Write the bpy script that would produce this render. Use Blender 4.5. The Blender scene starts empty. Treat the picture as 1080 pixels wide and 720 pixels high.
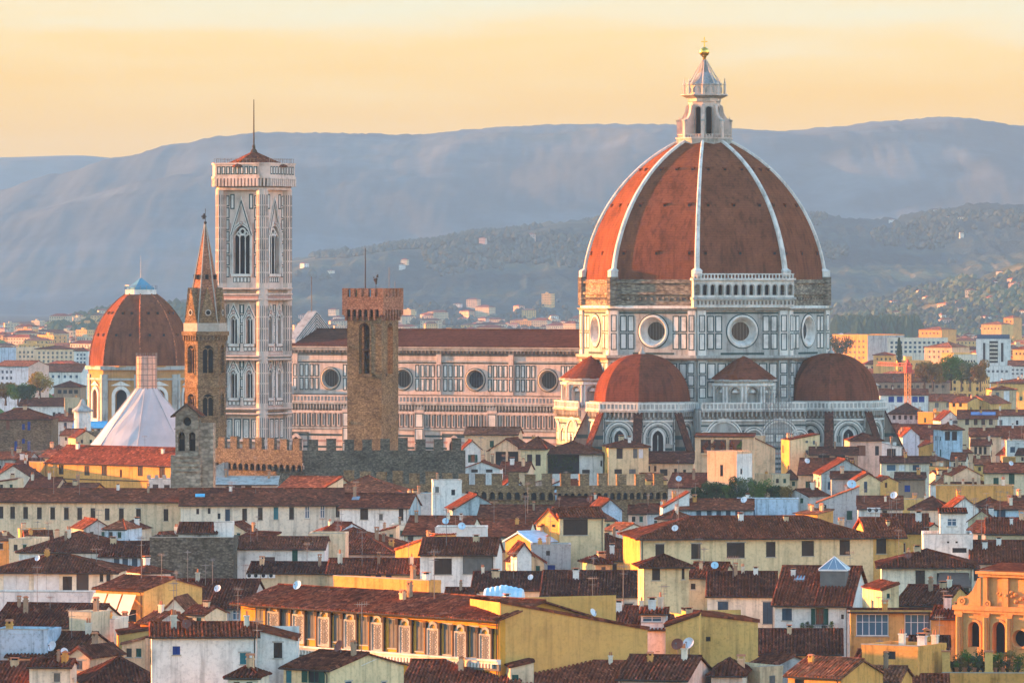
import bpy, math, random
from mathutils import Vector, Matrix, noise
R = math.radians
SC = bpy.context.scene
COL = SC.collection
# ------------------------------------------------------------------ camera, sky, sun, exposure
F = 5940.0          # focal length in pixels of a 1080 wide picture
EYE = 55.0          # eye height above the old town's streets
cam_d = bpy.data.cameras.new('camera')
cam = bpy.data.objects.new('camera', cam_d); COL.objects.link(cam)
cam.location = (0, 0, EYE); cam.rotation_euler = (R(90), 0, 0)
cam_d.sensor_width = 36; cam_d.lens = F / 1080 * 36
cam_d.shift_y = -60 / 1080
cam_d.clip_start = 1; cam_d.clip_end = 60000
SC.camera = cam

TH = R(-27.9)       # bearing of the cathedral's compass frame
WEST = Vector((-math.cos(TH), -math.sin(TH), 0)); SOUTH = Vector((math.sin(TH), -math.cos(TH), 0))
SUN_EL, SUN_OFF = 5.5, 7.0          # elevation; degrees south of the nave's axis
sd = WEST * math.cos(R(SUN_OFF)) + SOUTH * math.sin(R(SUN_OFF))
sd = Vector((sd.x * math.cos(R(SUN_EL)), sd.y * math.cos(R(SUN_EL)), math.sin(R(SUN_EL))))
sl = bpy.data.lights.new('sun', 'SUN'); sl.energy = 3.5; sl.angle = R(0.5); sl.color = (1.0, 0.34, 0.06)
so = bpy.data.objects.new('sun', sl); COL.objects.link(so)
so.rotation_euler = sd.to_track_quat('Z', 'Y').to_euler()

W = bpy.data.worlds.new('World'); SC.world = W; W.use_nodes = True
nt = W.node_tree; nt.nodes.clear()
wo = nt.nodes.new('ShaderNodeOutputWorld'); bg = nt.nodes.new('ShaderNodeBackground')
sky = nt.nodes.new('ShaderNodeTexSky'); sky.sky_type = 'NISHITA'; sky.sun_disc = False
sky.sun_elevation = R(SUN_EL); sky.sun_rotation = math.atan2(sd.x, sd.y)
sky.altitude = 100; sky.air_density = 1.0; sky.dust_density = 0.7; sky.ozone_density = 2.1
bg.inputs['Strength'].default_value = 0.15
SKYMUL = 1.0
# sunset layer near the horizon: bands of warm high cloud by elevation
tc = nt.nodes.new('ShaderNodeTexCoord'); sep = nt.nodes.new('ShaderNodeSeparateXYZ')
nt.links.new(tc.outputs['Generated'], sep.inputs[0])
mp = nt.nodes.new('ShaderNodeMapping'); mp.inputs['Scale'].default_value = (7, 7, 70)
nt.links.new(tc.outputs['Generated'], mp.inputs['Vector'])
nz = nt.nodes.new('ShaderNodeTexNoise'); nz.inputs['Scale'].default_value = 2.2; nz.inputs['Detail'].default_value = 5
nt.links.new(mp.outputs[0], nz.inputs['Vector'])
ad = nt.nodes.new('ShaderNodeMath'); ad.operation = 'MULTIPLY_ADD'
nt.links.new(nz.outputs['Fac'], ad.inputs[0]); ad.inputs[1].default_value = 0.024
nt.links.new(sep.outputs['Z'], ad.inputs[2])
mr = nt.nodes.new('ShaderNodeMapRange'); mr.inputs['From Min'].default_value = 0.033; mr.inputs['From Max'].default_value = 0.066
nt.links.new(ad.outputs[0], mr.inputs['Value'])
cr = nt.nodes.new('ShaderNodeValToRGB'); e = cr.color_ramp.elements
e[0].position = 0.0; e[0].color = (1.0, 0.53, 0.0, 1)
e[1].position = 1.0; e[1].color = (0.82, 0.79, 0.56, 1)
x = e.new(0.35); x.color = (1.0, 0.57, 0.06, 1)
x = e.new(0.62); x.color = (0.99, 0.66, 0.20, 1)
x = e.new(0.80); x.color = (0.92, 0.75, 0.42, 1)
nt.links.new(mr.outputs[0], cr.inputs['Fac'])
WARM = nt.nodes.new('ShaderNodeVectorMath'); WARM.operation = 'SCALE'; WARM.inputs['Scale'].default_value = 1.09
nt.links.new(cr.outputs['Color'], WARM.inputs[0])
mk = nt.nodes.new('ShaderNodeMapRange'); mk.inputs['From Min'].default_value = 0.055; mk.inputs['From Max'].default_value = 0.10
mk.inputs['To Min'].default_value = 1; mk.inputs['To Max'].default_value = 0
nt.links.new(sep.outputs['Z'], mk.inputs['Value'])
mx = nt.nodes.new('ShaderNodeMix'); mx.data_type = 'RGBA'
nt.links.new(mk.outputs[0], mx.inputs['Factor'])
nt.links.new(sky.outputs[0], mx.inputs['A']); nt.links.new(WARM.outputs[0], mx.inputs['B'])
nt.links.new(mx.outputs['Result'], bg.inputs['Color']); nt.links.new(bg.outputs[0], wo.inputs['Surface'])

SC.view_settings.view_transform = 'Standard'; SC.view_settings.look = 'None'
SC.view_settings.exposure = 2.93; SC.view_settings.gamma = 1.0; SC.view_settings.use_curve_mapping = False
SC.cycles.max_bounces = 5; SC.cycles.diffuse_bounces = 3; SC.cycles.use_denoising = True
SC.cycles.volume_bounces = 0

# ------------------------------------------------------------------ helpers
def P(px, py, Y): return Vector(((px - 540) * Y / F, Y, EYE - (py - 300) * Y / F))
RND = random.Random(7)

class MB:
    """collects geometry for ONE mesh object; T places what is added"""
    def __init__(s): s.v = []; s.f = []; s.m = []; s.T = None; s.mi = 0
    def p(s, c):
        s.v.append(tuple(s.T @ Vector(c)) if s.T is not None else tuple(c)); return len(s.v) - 1
    def face(s, pts, m=None):
        s.f.append([s.p(c) for c in pts]); s.m.append(s.mi if m is None else m)
    def idx(s, ids, m=None): s.f.append(list(ids)); s.m.append(s.mi if m is None else m)
    def box(s, x0, x1, y0, y1, z0, z1, m=None):
        i = [s.p(c) for c in ((x0,y0,z0),(x1,y0,z0),(x1,y1,z0),(x0,y1,z0),(x0,y0,z1),(x1,y0,z1),(x1,y1,z1),(x0,y1,z1))]
        for q in ((0,3,2,1),(4,5,6,7),(0,1,5,4),(1,2,6,5),(2,3,7,6),(3,0,4,7)): s.idx([i[k] for k in q], m)
    def prism(s, poly, z0, z1, m=None, poly2=None, cap=True):
        a = [s.p((x, y, z0)) for x, y in poly]; b = [s.p((x, y, z1)) for x, y in (poly2 or poly)]
        n = len(a)
        for k in range(n): s.idx((a[k], a[(k+1) % n], b[(k+1) % n], b[k]), m)
        if cap: s.idx(a[::-1], m); s.idx(b, m)
    def tube(s, a, b, r, n=6, m=None, r2=None):
        a = Vector(a); b = Vector(b); d = (b - a).normalized(); u = d.orthogonal().normalized(); w = d.cross(u)
        r2 = r if r2 is None else r2
        A = [s.p(a + (u*math.cos(t) + w*math.sin(t))*r) for t in (2*math.pi*k/n for k in range(n))]
        B = [s.p(b + (u*math.cos(t) + w*math.sin(t))*r2) for t in (2*math.pi*k/n for k in range(n))]
        for k in range(n): s.idx((A[k], A[(k+1) % n], B[(k+1) % n], B[k]), m)
        s.idx(A[::-1], m); s.idx(B, m)
    def lathe(s, prof, n=24, m=None, a0=0.0, a1=2*math.pi, axis='z', c=(0,0,0)):
        rows = []
        full = abs(a1 - a0 - 2*math.pi) < 1e-6
        k = n if full else n + 1
        for r, h in prof:
            row = []
            for i in range(k):
                t = a0 + (a1 - a0) * i / n
                if axis == 'z': q = (c[0] + r*math.cos(t), c[1] + r*math.sin(t), c[2] + h)
                else: q = (c[0] + r*math.cos(t), c[1] + h, c[2] + r*math.sin(t))
                row.append(s.p(q))
            rows.append(row)
        for j in range(len(rows) - 1):
            for i in range(n):
                i2 = (i + 1) % k
                s.idx((rows[j][i], rows[j][i2], rows[j+1][i2], rows[j+1][i]), m)
    def sphere(s, c, r, n=12, m=None, sq=1.0):
        s.lathe([(r*math.sin(math.pi*j/8) + 1e-4, -r*sq*math.cos(math.pi*j/8)) for j in range(9)], n, m, c=c)
    def arch_pts(s, uc, z0, zs, r, n=10, pointed=0.0):
        """loop of an arched opening, counter-clockwise seen from outside; pointed>0 makes a gothic head"""
        pts = [(uc - r, z0), (uc + r, z0)]
        if pointed > 0:
            e = r * pointed; rr = r + e; top = math.sqrt(rr*rr - e*e)
            a1 = math.acos(e / rr)
            for k in range(n // 2 + 1): t = a1 * k / (n // 2); pts.append((uc - e + rr*math.cos(t), zs + rr*math.sin(t)))
            for k in range(1, n // 2 + 1): t = a1 * (1 - k / (n // 2)); pts.append((uc + e - rr*math.cos(t), zs + rr*math.sin(t)))
        else:
            for k in range(n + 1): t = math.pi * k / n; pts.append((uc + r*math.cos(t), zs + r*math.sin(t)))
        return pts
    def arch_ring(s, uc, z0, zs, ri, ro, y0, y1, m=None, n=10, pointed=0.0, legs=True):
        """a raised moulding round an arch, y outward"""
        A = s.arch_pts(uc, z0, zs, ri, n, pointed)[2:]; B = s.arch_pts(uc, z0, zs, ro, n, pointed)[2:]
        if legs:
            A = [(uc + ri, z0)] + A + [(uc - ri, z0)]; B = [(uc + ro, z0)] + B + [(uc - ro, z0)]
        for k in range(len(A) - 1):
            a, b, c, d = A[k], A[k+1], B[k+1], B[k]
            s.face([(a[0],y1,a[1]),(b[0],y1,b[1]),(c[0],y1,c[1]),(d[0],y1,d[1])], m)
            s.face([(d[0],y1,d[1]),(c[0],y1,c[1]),(c[0],y0,c[1]),(d[0],y0,d[1])], m)
            s.face([(a[0],y0,a[1]),(b[0],y0,b[1]),(b[0],y1,b[1]),(a[0],y1,a[1])], m)
    def poly(s, loop, y, m=None): s.face([(u, y, z) for u, z in loop], m)
    def frame(s, u0, u1, z0, z1, t, y0, y1, m=None):
        for a in ((u0,u1,z0,z0+t),(u0,u1,z1-t,z1),(u0,u0+t,z0+t,z1-t),(u1-t,u1,z0+t,z1-t)):
            s.box(a[0], a[1], y0, y1, a[2], a[3], m)
    def holed(s, u0, u1, z0, z1, loop, depth, m=None, y=0.0):
        """wall rectangle with an opening (star-shaped loop) and its reveal; outside is +y"""
        n0 = len(loop); L = []
        for k in range(n0):                       # resample long edges
            a = loop[k]; b = loop[(k+1) % n0]; d = math.hypot(b[0]-a[0], b[1]-a[1])
            st = max(1, int(d / max((u1-u0), (z1-z0)) * 10))
            for q in range(st): L.append((a[0]+(b[0]-a[0])*q/st, a[1]+(b[1]-a[1])*q/st))
        cx = sum(q[0] for q in L)/len(L); cz = sum(q[1] for q in L)/len(L)
        O = []
        for (a, b) in L:
            dx, dz = a - cx, b - cz; t = 1e9
            if dx > 1e-9: t = min(t, (u1-cx)/dx)
            if dx < -1e-9: t = min(t, (u0-cx)/dx)
            if dz > 1e-9: t = min(t, (z1-cz)/dz)
            if dz < -1e-9: t = min(t, (z0-cz)/dz)
            O.append((cx+dx*t, cz+dz*t))
        for c in ((u0,z0),(u1,z0),(u1,z1),(u0,z1)):
            k = min(range(len(O)), key=lambda i: (O[i][0]-c[0])**2 + (O[i][1]-c[1])**2); O[k] = c
        A = [s.p((a, y, b)) for a, b in L]; B = [s.p((a, y, b)) for a, b in O]; C = [s.p((a, y-depth, b)) for a, b in L]
        n = len(L)
        for k in range(n):
            j = (k+1) % n
            s.idx((A[k], A[j], B[j], B[k]), m); s.idx((A[k], C[k], C[j], A[j]), m)
        return L
    def build(s, name, mats, parent=None, smooth=False):
        me = bpy.data.meshes.new(name)
        me.from_pydata(s.v, [], s.f)
        mats = mats if isinstance(mats, (list, tuple)) else [mats]
        for m in mats: me.materials.append(m)
        if len(mats) > 1: me.polygons.foreach_set('material_index', s.m)
        if smooth: me.polygons.foreach_set('use_smooth', [True] * len(s.f))
        me.update()
        return link(name, me, parent)

def link(name, me, parent=None, loc=None, rz=None):
    o = bpy.data.objects.new(name, me); COL.objects.link(o)
    if parent is not None: o.parent = parent
    if loc is not None: o.location = loc
    if rz is not None: o.rotation_euler = (0, 0, rz)
    return o
def tag(o, label=None, cat=None, group=None, kind=None):
    if label: o['label'] = label
    if cat: o['category'] = cat
    if group: o['group'] = group
    if kind: o['kind'] = kind
    return o
def thing(name, label, cat, loc=(0,0,0), rz=0.0, group=None):
    return tag(link(name, None, None, loc, rz), label, cat, group)
def face_T(ang, dist, z=0.0, cx=0.0, cy=0.0):
    """frame on a wall whose outward normal points to local angle ang (deg): u to the viewer's right, y outward"""
    a = R(ang); n = Vector((math.cos(a), math.sin(a), 0)); u = Vector((-n.y, n.x, 0))
    return Matrix(((u.x, n.x, 0, cx + n.x*dist), (u.y, n.y, 0, cy + n.y*dist), (0, 0, 1, z), (0, 0, 0, 1)))
def ngon(n, r, a0=0.0, cx=0.0, cy=0.0): return [(cx + r*math.cos(R(a0) + 2*math.pi*k/n), cy + r*math.sin(R(a0) + 2*math.pi*k/n)) for k in range(n)]

# ------------------------------------------------------------------ materials
def nodes_for(name, rough=0.85, spec=0.0):
    m = bpy.data.materials.new(name); m.use_nodes = True
    t = m.node_tree; b = t.nodes['Principled BSDF']
    b.inputs['Roughness'].default_value = rough; b.inputs['Specular IOR Level'].default_value = spec
    return m, t, b
def pos(t, scale=(1,1,1)):
    g = t.nodes.new('ShaderNodeNewGeometry'); mp = t.nodes.new('ShaderNodeMapping'); mp.inputs['Scale'].default_value = scale
    t.links.new(g.outputs['Position'], mp.inputs['Vector']); return mp.outputs[0]
def noise_n(t, vec, scale, detail=4, rough=0.55):
    n = t.nodes.new('ShaderNodeTexNoise'); n.inputs['Scale'].default_value = scale; n.inputs['Detail'].default_value = detail
    n.inputs['Roughness'].default_value = rough; t.links.new(vec, n.inputs['Vector']); return n.outputs['Fac']
def ramp(t, fac, stops):
    c = t.nodes.new('ShaderNodeValToRGB'); e = c.color_ramp.elements
    e[0].position = stops[0][0]; e[0].color = (*stops[0][1], 1); e[1].position = stops[-1][0]; e[1].color = (*stops[-1][1], 1)
    for p_, c_ in stops[1:-1]: q = e.new(p_); q.color = (*c_, 1)
    t.links.new(fac, c.inputs['Fac']); return c.outputs['Color']
def mixc(t, a, b, fac=1.0, mode='MULTIPLY'):
    m = t.nodes.new('ShaderNodeMix'); m.data_type = 'RGBA'; m.blend_type = mode
    if isinstance(fac, float): m.inputs['Factor'].default_value = fac
    else: t.links.new(fac, m.inputs['Factor'])
    t.links.new(a, m.inputs['A']); t.links.new(b, m.inputs['B']); return m.outputs['Result']
def bump(t, b, h, strength=0.5, dist=0.1):
    n = t.nodes.new('ShaderNodeBump'); n.inputs['Strength'].default_value = strength; n.inputs['Distance'].default_value = dist
    t.links.new(h, n.inputs['Height']); t.links.new(n.outputs[0], b.inputs['Normal'])
def g3(v): return (v, v, v)
def sc3(c, k): return tuple(min(1, q*k) for q in c)

def plaster(name, c, worn=0.35):
    """limewashed wall: patches, rain streaks, faint grain"""
    m, t, b = nodes_for(name, 0.9)
    p = pos(t)
    a = ramp(t, noise_n(t, p, 0.30, 5, 0.65), [(0.30, sc3(c, 1 - worn*0.75)), (0.48, c), (0.72, sc3(c, 1.10))])
    st = ramp(t, noise_n(t, pos(t, (1.6, 1.6, 0.10)), 1.0, 4, 0.6), [(0.30, g3(1 - worn)), (0.50, g3(1.0))])
    sp = ramp(t, noise_n(t, p, 2.6, 6, 0.7), [(0.32, g3(1 - worn*0.7)), (0.50, g3(1.0))])
    col = mixc(t, mixc(t, a, st), sp)
    t.links.new(col, b.inputs['Base Color']); bump(t, b, noise_n(t, p, 5.0, 4), 0.25, 0.05)
    return m
def rubble(name, c1, c2, c3, size=2.2, flat=1.0):
    """roughly coursed stone"""
    m, t, b = nodes_for(name, 0.95)
    v = t.nodes.new('ShaderNodeTexVoronoi'); v.inputs['Scale'].default_value = size
    t.links.new(pos(t, (1, 1, 1.7*flat)), v.inputs['Vector'])
    sx = t.nodes.new('ShaderNodeSeparateColor'); t.links.new(v.outputs['Color'], sx.inputs[0])
    a = ramp(t, sx.outputs[0], [(0.05, c1), (0.5, c2), (0.95, c3)])
    big = ramp(t, noise_n(t, pos(t), 0.18, 4), [(0.32, g3(0.68)), (0.66, g3(1.12))])
    mort = ramp(t, v.outputs['Distance'], [(0.30, g3(1.0)), (0.72, g3(0.62))])
    t.links.new(mixc(t, mixc(t, a, big), mort), b.inputs['Base Color'])
    bump(t, b, v.outputs['Distance'], -0.8, 0.15); return m
def tiles(name, c, patch=(0.45, 0.30, 0.25), k=1.0):
    """old terracotta pantiles: each tile its own tone, lichen and soot patches"""
    m, t, b = nodes_for(name, 0.9)
    v = t.nodes.new('ShaderNodeTexVoronoi'); v.inputs['Scale'].default_value = 2.3
    t.links.new(pos(t), v.inputs['Vector'])
    sx = t.nodes.new('ShaderNodeSeparateColor'); t.links.new(v.outputs['Color'], sx.inputs[0])
    a = ramp(t, sx.outputs[0], [(0.0, sc3(c, 0.48)), (0.35, sc3(c, 0.8)), (0.7, sc3(c, 1.1)), (0.93, sc3(c, 1.5)), (1.0, (c[0]*2.1, c[1]*2.5, c[2]*2.7))])
    big = ramp(t, noise_n(t, pos(t), 0.22, 5, 0.6), [(0.30, (0.60, 0.60, 0.62)), (0.52, g3(1.0)), (0.72, (1.22, 1.12, 1.05))])
    li = ramp(t, noise_n(t, pos(t), 0.9, 5, 0.7), [(0.60, g3(0.0)), (0.74, g3(0.45))])
    lc = t.nodes.new('ShaderNodeRGB'); lc.outputs[0].default_value = (0.15, 0.10, 0.06, 1)
    col = mixc(t, mixc(t, a, big), lc.outputs[0], li, 'MIX')
    oi = t.nodes.new('ShaderNodeObjectInfo'); own = ramp(t, oi.outputs['Random'], [(0.0, (0.70, 0.74, 0.78)), (0.4, g3(0.95)), (0.75, (1.18, 1.10, 1.0)), (1.0, (1.45, 1.30, 1.15))])
    col = mixc(t, col, own)
    t.links.new(col, b.inputs['Base Color']); bump(t, b, noise_n(t, pos(t), 3.0, 3), 0.4, 0.08)
    return m
def plain(name, c, rough=0.7, var=0.15, scale=1.5, metal=0.0, spec=0.06):
    m, t, b = nodes_for(name, rough, spec); b.inputs['Metallic'].default_value = metal
    t.links.new(ramp(t, noise_n(t, pos(t), scale, 4), [(0.3, sc3(c, 1 - var)), (0.7, sc3(c, 1 + var))]), b.inputs['Base Color'])
    return m
def marble(name, c, dirt=0.4, scale=0.35):
    m, t, b = nodes_for(name, 0.75, 0.05)
    a = ramp(t, noise_n(t, pos(t), scale, 6, 0.7), [(0.28, sc3(c, 1 - dirt)), (0.5, c), (0.75, sc3(c, 1.12))])
    st = ramp(t, noise_n(t, pos(t, (0.9, 0.9, 0.12)), 1.0, 5, 0.65), [(0.28, (1-dirt, 1-dirt*1.05, 1-dirt*1.1)), (0.52, g3(1.0))])
    t.links.new(mixc(t, a, st), b.inputs['Base Color']); return m
def glassy(name, c, rough=0.12):
    m, t, b = nodes_for(name, rough, 0.5); b.inputs['Base Color'].default_value = (*c, 1); return m
def foliage(name, c):
    m, t, b = nodes_for(name, 0.8)
    t.links.new(ramp(t, noise_n(t, pos(t), 1.1, 4, 0.7), [(0.28, sc3(c, 0.45)), (0.5, c), (0.74, (c[0]*1.9, c[1]*1.7, c[2]*1.3))]), b.inputs['Base Color'])
    return m

MT = {}
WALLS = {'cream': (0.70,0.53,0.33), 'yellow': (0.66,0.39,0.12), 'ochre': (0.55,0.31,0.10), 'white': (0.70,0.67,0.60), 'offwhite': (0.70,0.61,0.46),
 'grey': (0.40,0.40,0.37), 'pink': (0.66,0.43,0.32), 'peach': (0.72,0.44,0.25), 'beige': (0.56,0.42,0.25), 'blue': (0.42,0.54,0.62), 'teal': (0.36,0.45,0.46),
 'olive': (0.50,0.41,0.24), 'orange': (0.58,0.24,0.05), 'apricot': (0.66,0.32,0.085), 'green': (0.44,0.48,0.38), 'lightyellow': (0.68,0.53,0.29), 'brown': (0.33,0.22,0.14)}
for k, c in WALLS.items(): MT[k] = plaster('plaster ' + k, c, 0.55 if k in ('teal', 'grey', 'blue') else 0.38)
MT['chapelwall'] = plaster('chapel ochre', (0.46,0.24,0.085), 0.3); MT['campwhite'] = marble('warm tower marble', (0.60,0.47,0.385), 0.38); MT['palace'] = plaster('palace orange render', (0.56,0.27,0.040), 0.25); MT['mustard'] = plaster('mustard render', (0.64,0.35,0.10), 0.24); MT['apricot2'] = plaster('terracotta stucco', (0.58,0.27,0.095), 0.3)
MT['stone'] = rubble('brown rubble stone', (0.14,0.095,0.055), (0.21,0.145,0.085), (0.27,0.195,0.12), 2.2)
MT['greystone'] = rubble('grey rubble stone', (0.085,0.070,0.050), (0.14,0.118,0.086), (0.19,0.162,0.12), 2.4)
MT['belfrystone'] = rubble('pale worn stone', (0.20,0.17,0.12), (0.30,0.26,0.19), (0.38,0.33,0.25), 1.1); MT['fort'] = rubble('fortress stone', (0.16,0.098,0.050), (0.25,0.160,0.082), (0.33,0.215,0.11), 2.4)
MT['brick'] = rubble('red brick', (0.26,0.11,0.06), (0.36,0.16,0.09), (0.44,0.22,0.13), 2.6)
MT['darkstone'] = rubble('weathered drum masonry', (0.16,0.13,0.10), (0.27,0.22,0.16), (0.36,0.30,0.22), 0.9, 1.6)
MT['t1'] = tiles('brown pantiles', (0.145,0.041,0.020)); MT['t2'] = tiles('red pantiles', (0.175,0.054,0.027))
MT['t3'] = tiles('dark pantiles', (0.098,0.033,0.019)); MT['t4'] = tiles('orange pantiles', (0.235,0.085,0.042))
def dometiles(name, c):
    m, t, b = nodes_for(name, 0.9)
    big = ramp(t, noise_n(t, pos(t), 0.16, 6, 0.65), [(0.30, sc3(c, 0.66)), (0.52, c), (0.74, sc3(c, 1.25))])
    fine = ramp(t, noise_n(t, pos(t, (1, 1, 2.2)), 1.6, 4, 0.7), [(0.30, g3(0.74)), (0.70, g3(1.22))])
    streak = ramp(t, noise_n(t, pos(t, (0.9, 0.9, 0.05)), 1.0, 4, 0.6), [(0.34, g3(0.62)), (0.52, g3(1.0))])
    w = t.nodes.new('ShaderNodeTexWave'); w.bands_direction = 'Z'; w.inputs['Scale'].default_value = 0.55; w.inputs['Distortion'].default_value = 0.6
    t.links.new(pos(t), w.inputs['Vector'])
    course = ramp(t, w.outputs['Fac'], [(0.0, g3(0.84)), (0.4, g3(1.0))])
    t.links.new(mixc(t, mixc(t, mixc(t, big, fine), streak), course), b.inputs['Base Color']); bump(t, b, noise_n(t, pos(t), 2.0, 3), 0.3, 0.08); return m
MT['dome'] = dometiles('dome tiles', (0.185,0.062,0.029)); MT['naveroof'] = dometiles('nave roof tiles', (0.105,0.043,0.027)); MT['dome2'] = dometiles('tribune tiles', (0.165,0.047,0.022))
MT['wood'] = plain('dark eave wood', (0.055,0.040,0.030), 0.85)
MT['metal'] = plain('grey metal', (0.22,0.23,0.24), 0.5, metal=0.4)
MT['mast'] = plain('galvanised mast', (0.19,0.17,0.155), 0.6)
MT['rust'] = plain('rusty red dish', (0.20,0.07,0.05), 0.6)
MT['dish'] = plain('white dish', (0.66,0.68,0.70), 0.45)
MT['pane'] = glassy('window glass', (0.018,0.022,0.028)); MT['bluepane'] = glassy('blue window glass', (0.05,0.12,0.18))
MT['skylight'] = glassy('skylight glass', (0.17,0.23,0.28), 0.25)
for k, c in {'brownsh': (0.050,0.036,0.028), 'greensh': (0.020,0.075,0.055), 'bluesh': (0.045,0.075,0.11), 'tealsh': (0.03,0.16,0.19), 'greysh': (0.13,0.13,0.12), 'whitesh': (0.66,0.66,0.64), 'redsh': (0.17,0.07,0.04), 'deepblue': (0.02,0.05,0.22)}.items():
    MT[k] = plain('painted wood ' + k, c, 0.6)
MT['stonetrim'] = plain('grey stone trim', (0.36,0.33,0.27), 0.85)
MT['whitem'] = marble('white marble', (0.66,0.62,0.55), 0.42); MT['greenm'] = marble('green marble', (0.040,0.070,0.066), 0.3); MT['pinkm'] = marble('pink marble', (0.42,0.24,0.19), 0.3)
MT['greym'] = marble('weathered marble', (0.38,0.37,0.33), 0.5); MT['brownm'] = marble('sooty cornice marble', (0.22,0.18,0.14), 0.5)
MT['voidm'] = plain('dark interior', (0.016,0.015,0.016), 0.9)
MT['lead'] = marble('grey lead cone', (0.27,0.29,0.29), 0.4); MT['gold'] = plain('gilt copper', (0.80,0.48,0.10), 0.28, 0.1, metal=1.0)
MT['copper'] = plain('blue green copper', (0.10,0.25,0.33), 0.6)
MT['tarp'] = plain('white tent sheeting', (0.42,0.42,0.42), 0.5, 0.12, 0.25)
MT['bluetarp'] = plain('blue sheeting', (0.12,0.40,0.58), 0.5); MT['palebluetarp'] = plain('pale blue sheeting', (0.40,0.60,0.70), 0.5)
MT['solar'] = glassy('solar panel', (0.03,0.08,0.25), 0.2)
MT['awning'] = plain('cream awning cloth', (0.74,0.62,0.46), 0.9, 0.08); MT['darkawning'] = plain('taupe awning cloth', (0.12,0.085,0.07), 0.9)
MT['terracotta'] = plain('terracotta', (0.45,0.17,0.08), 0.85); MT['redpaint'] = plain('red paint', (0.45,0.06,0.04), 0.6)
MT['cranepaint'] = plain('orange crane paint', (0.52,0.24,0.08), 0.6)
MT['leaf'] = foliage('green leaves', (0.070,0.120,0.022)); MT['darkleaf'] = foliage('dark leaves', (0.028,0.050,0.018)); MT['autumn'] = foliage('autumn leaves', (0.17,0.11,0.03)); MT['paleleaf'] = foliage('pale leaves', (0.085,0.11,0.055))
MT['redleaf'] = foliage('red leaves', (0.22,0.05,0.02)); MT['yellowleaf'] = foliage('yellow leaves', (0.30,0.19,0.03)); MT['deepbluegrey'] = plain('blue grey cladding', (0.07,0.10,0.15), 0.7)
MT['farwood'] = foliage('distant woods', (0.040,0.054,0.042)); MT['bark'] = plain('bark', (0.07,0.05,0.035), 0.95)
# ------------------------------------------------------------------ ground and hills
def field_mat(name, wood, grass, dry, s=1.0, lo=0.42, hi=0.56):
    m, t, b = nodes_for(name, 1.0)
    p = pos(t)
    f = noise_n(t, p, 0.0016*s, 7, 0.62)
    a = ramp(t, f, [(lo, wood), ((lo+hi)/2, sc3(wood, 1.5)), (hi, grass), (hi+0.14, dry)])
    lo_, hi_ = (0.60, 1.3) if s > 1 else (0.85, 1.12)
    d = ramp(t, noise_n(t, p, 0.03, 5, 0.7), [(0.3, g3(lo_)), (0.7, g3(hi_))])
    t.links.new(mixc(t, a, d), b.inputs['Base Color']); bump(t, b, noise_n(t, p, 0.03, 5, 0.7), 0.8 if s > 1 else 0.25, 10.0 if s > 1 else 5.0)
    return m
gm, gt, gb = nodes_for('town ground', 0.95)
gt.links.new(ramp(gt, noise_n(gt, pos(gt), 0.02, 6, 0.7), [(0.35, (0.045,0.05,0.035)), (0.5, (0.075,0.072,0.055)), (0.65, (0.12,0.10,0.075))]), gb.inputs['Base Color'])
g = MB(); g.face([(-2480, -60, 0), (2480, -60, 0), (2480, 15950, 0), (-2480, 15950, 0)])
tag(g.build('ground', gm), kind='structure')

def lerp(pr, x):
    if x <= pr[0][0]: return pr[0][1]
    for (a, b), (c, d) in zip(pr, pr[1:]):
        if x <= c:
            k = (x - a) / (c - a); k = k*k*(3 - 2*k); return b + (d - b)*k
    return pr[-1][1]
HT = {}
def hill(name, prof, Y, base, mat, nx=260, ny=46, rough=0.16, seed=0.0, x0=-150, x1=1230, fuzz=0.0, pw=1.0):
    """a ridge whose crest follows prof at distance Y; its front slope runs down to the plain at Y-base"""
    def hz(X, y):
        px = 540 + X*F/Y; top = EYE - (lerp(prof, px) - 300)*Y/F
        k = (y - (Y - base)) / base
        if k <= 0: return -3.0
        if k > 1: k2 = max(0.0, 1 - (k - 1)*1.5); return top*k2
        s_ = (k*k*(3 - 2*k)) ** pw
        w = math.sin(math.pi*min(1, k)) ** 0.7
        n1 = noise.fractal(Vector((X/900 + seed, y/1100, seed)), 1.0, 2.0, 5)
        n2 = noise.ridged_multi_fractal(Vector((X/1500 + seed*2, y/2600, 0.3)), 1.0, 2.0, 4, 1.0, 2.0) - 1.0
        lim = EYE + (top - EYE)*y/Y - 2 - 30*(1-k)
        return min(lim if k < 0.995 else 1e9, top*s_*(1 + rough*(1.1*n1 + 0.9*n2)*w*1.4) + (fuzz*noise.noise(Vector((X/14, y/60, seed))) + fuzz*0.6*noise.noise(Vector((X/5, y/40, seed)))) * min(1, k*3))
    mb = MB(); rows = []
    for j in range(ny + 8):
        k = j / ny; y = Y - base + base*k
        rows.append([mb.p(((x0 + (x1-x0)*i/nx - 540)*Y/F, y, hz((x0 + (x1-x0)*i/nx - 540)*Y/F, y))) for i in range(nx + 1)])
    for j in range(len(rows) - 1):
        for i in range(nx): mb.idx((rows[j][i], rows[j][i+1], rows[j+1][i+1], rows[j+1][i]))
    o = mb.build(name, mat, smooth=True); tag(o, kind='structure'); HT[name] = hz
    return o
m_far = field_mat('far mountain woods', (0.066,0.080,0.082), (0.086,0.096,0.086), (0.14,0.13,0.10), 0.8, 0.46, 0.60)  # wood colours paled and blued to carry part of the haze
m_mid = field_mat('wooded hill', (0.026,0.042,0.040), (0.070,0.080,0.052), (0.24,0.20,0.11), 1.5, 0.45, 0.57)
m_near = field_mat('olive grove hill', (0.030,0.042,0.022), (0.10,0.095,0.040), (0.30,0.22,0.10), 3.0, 0.42, 0.56)
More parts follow.
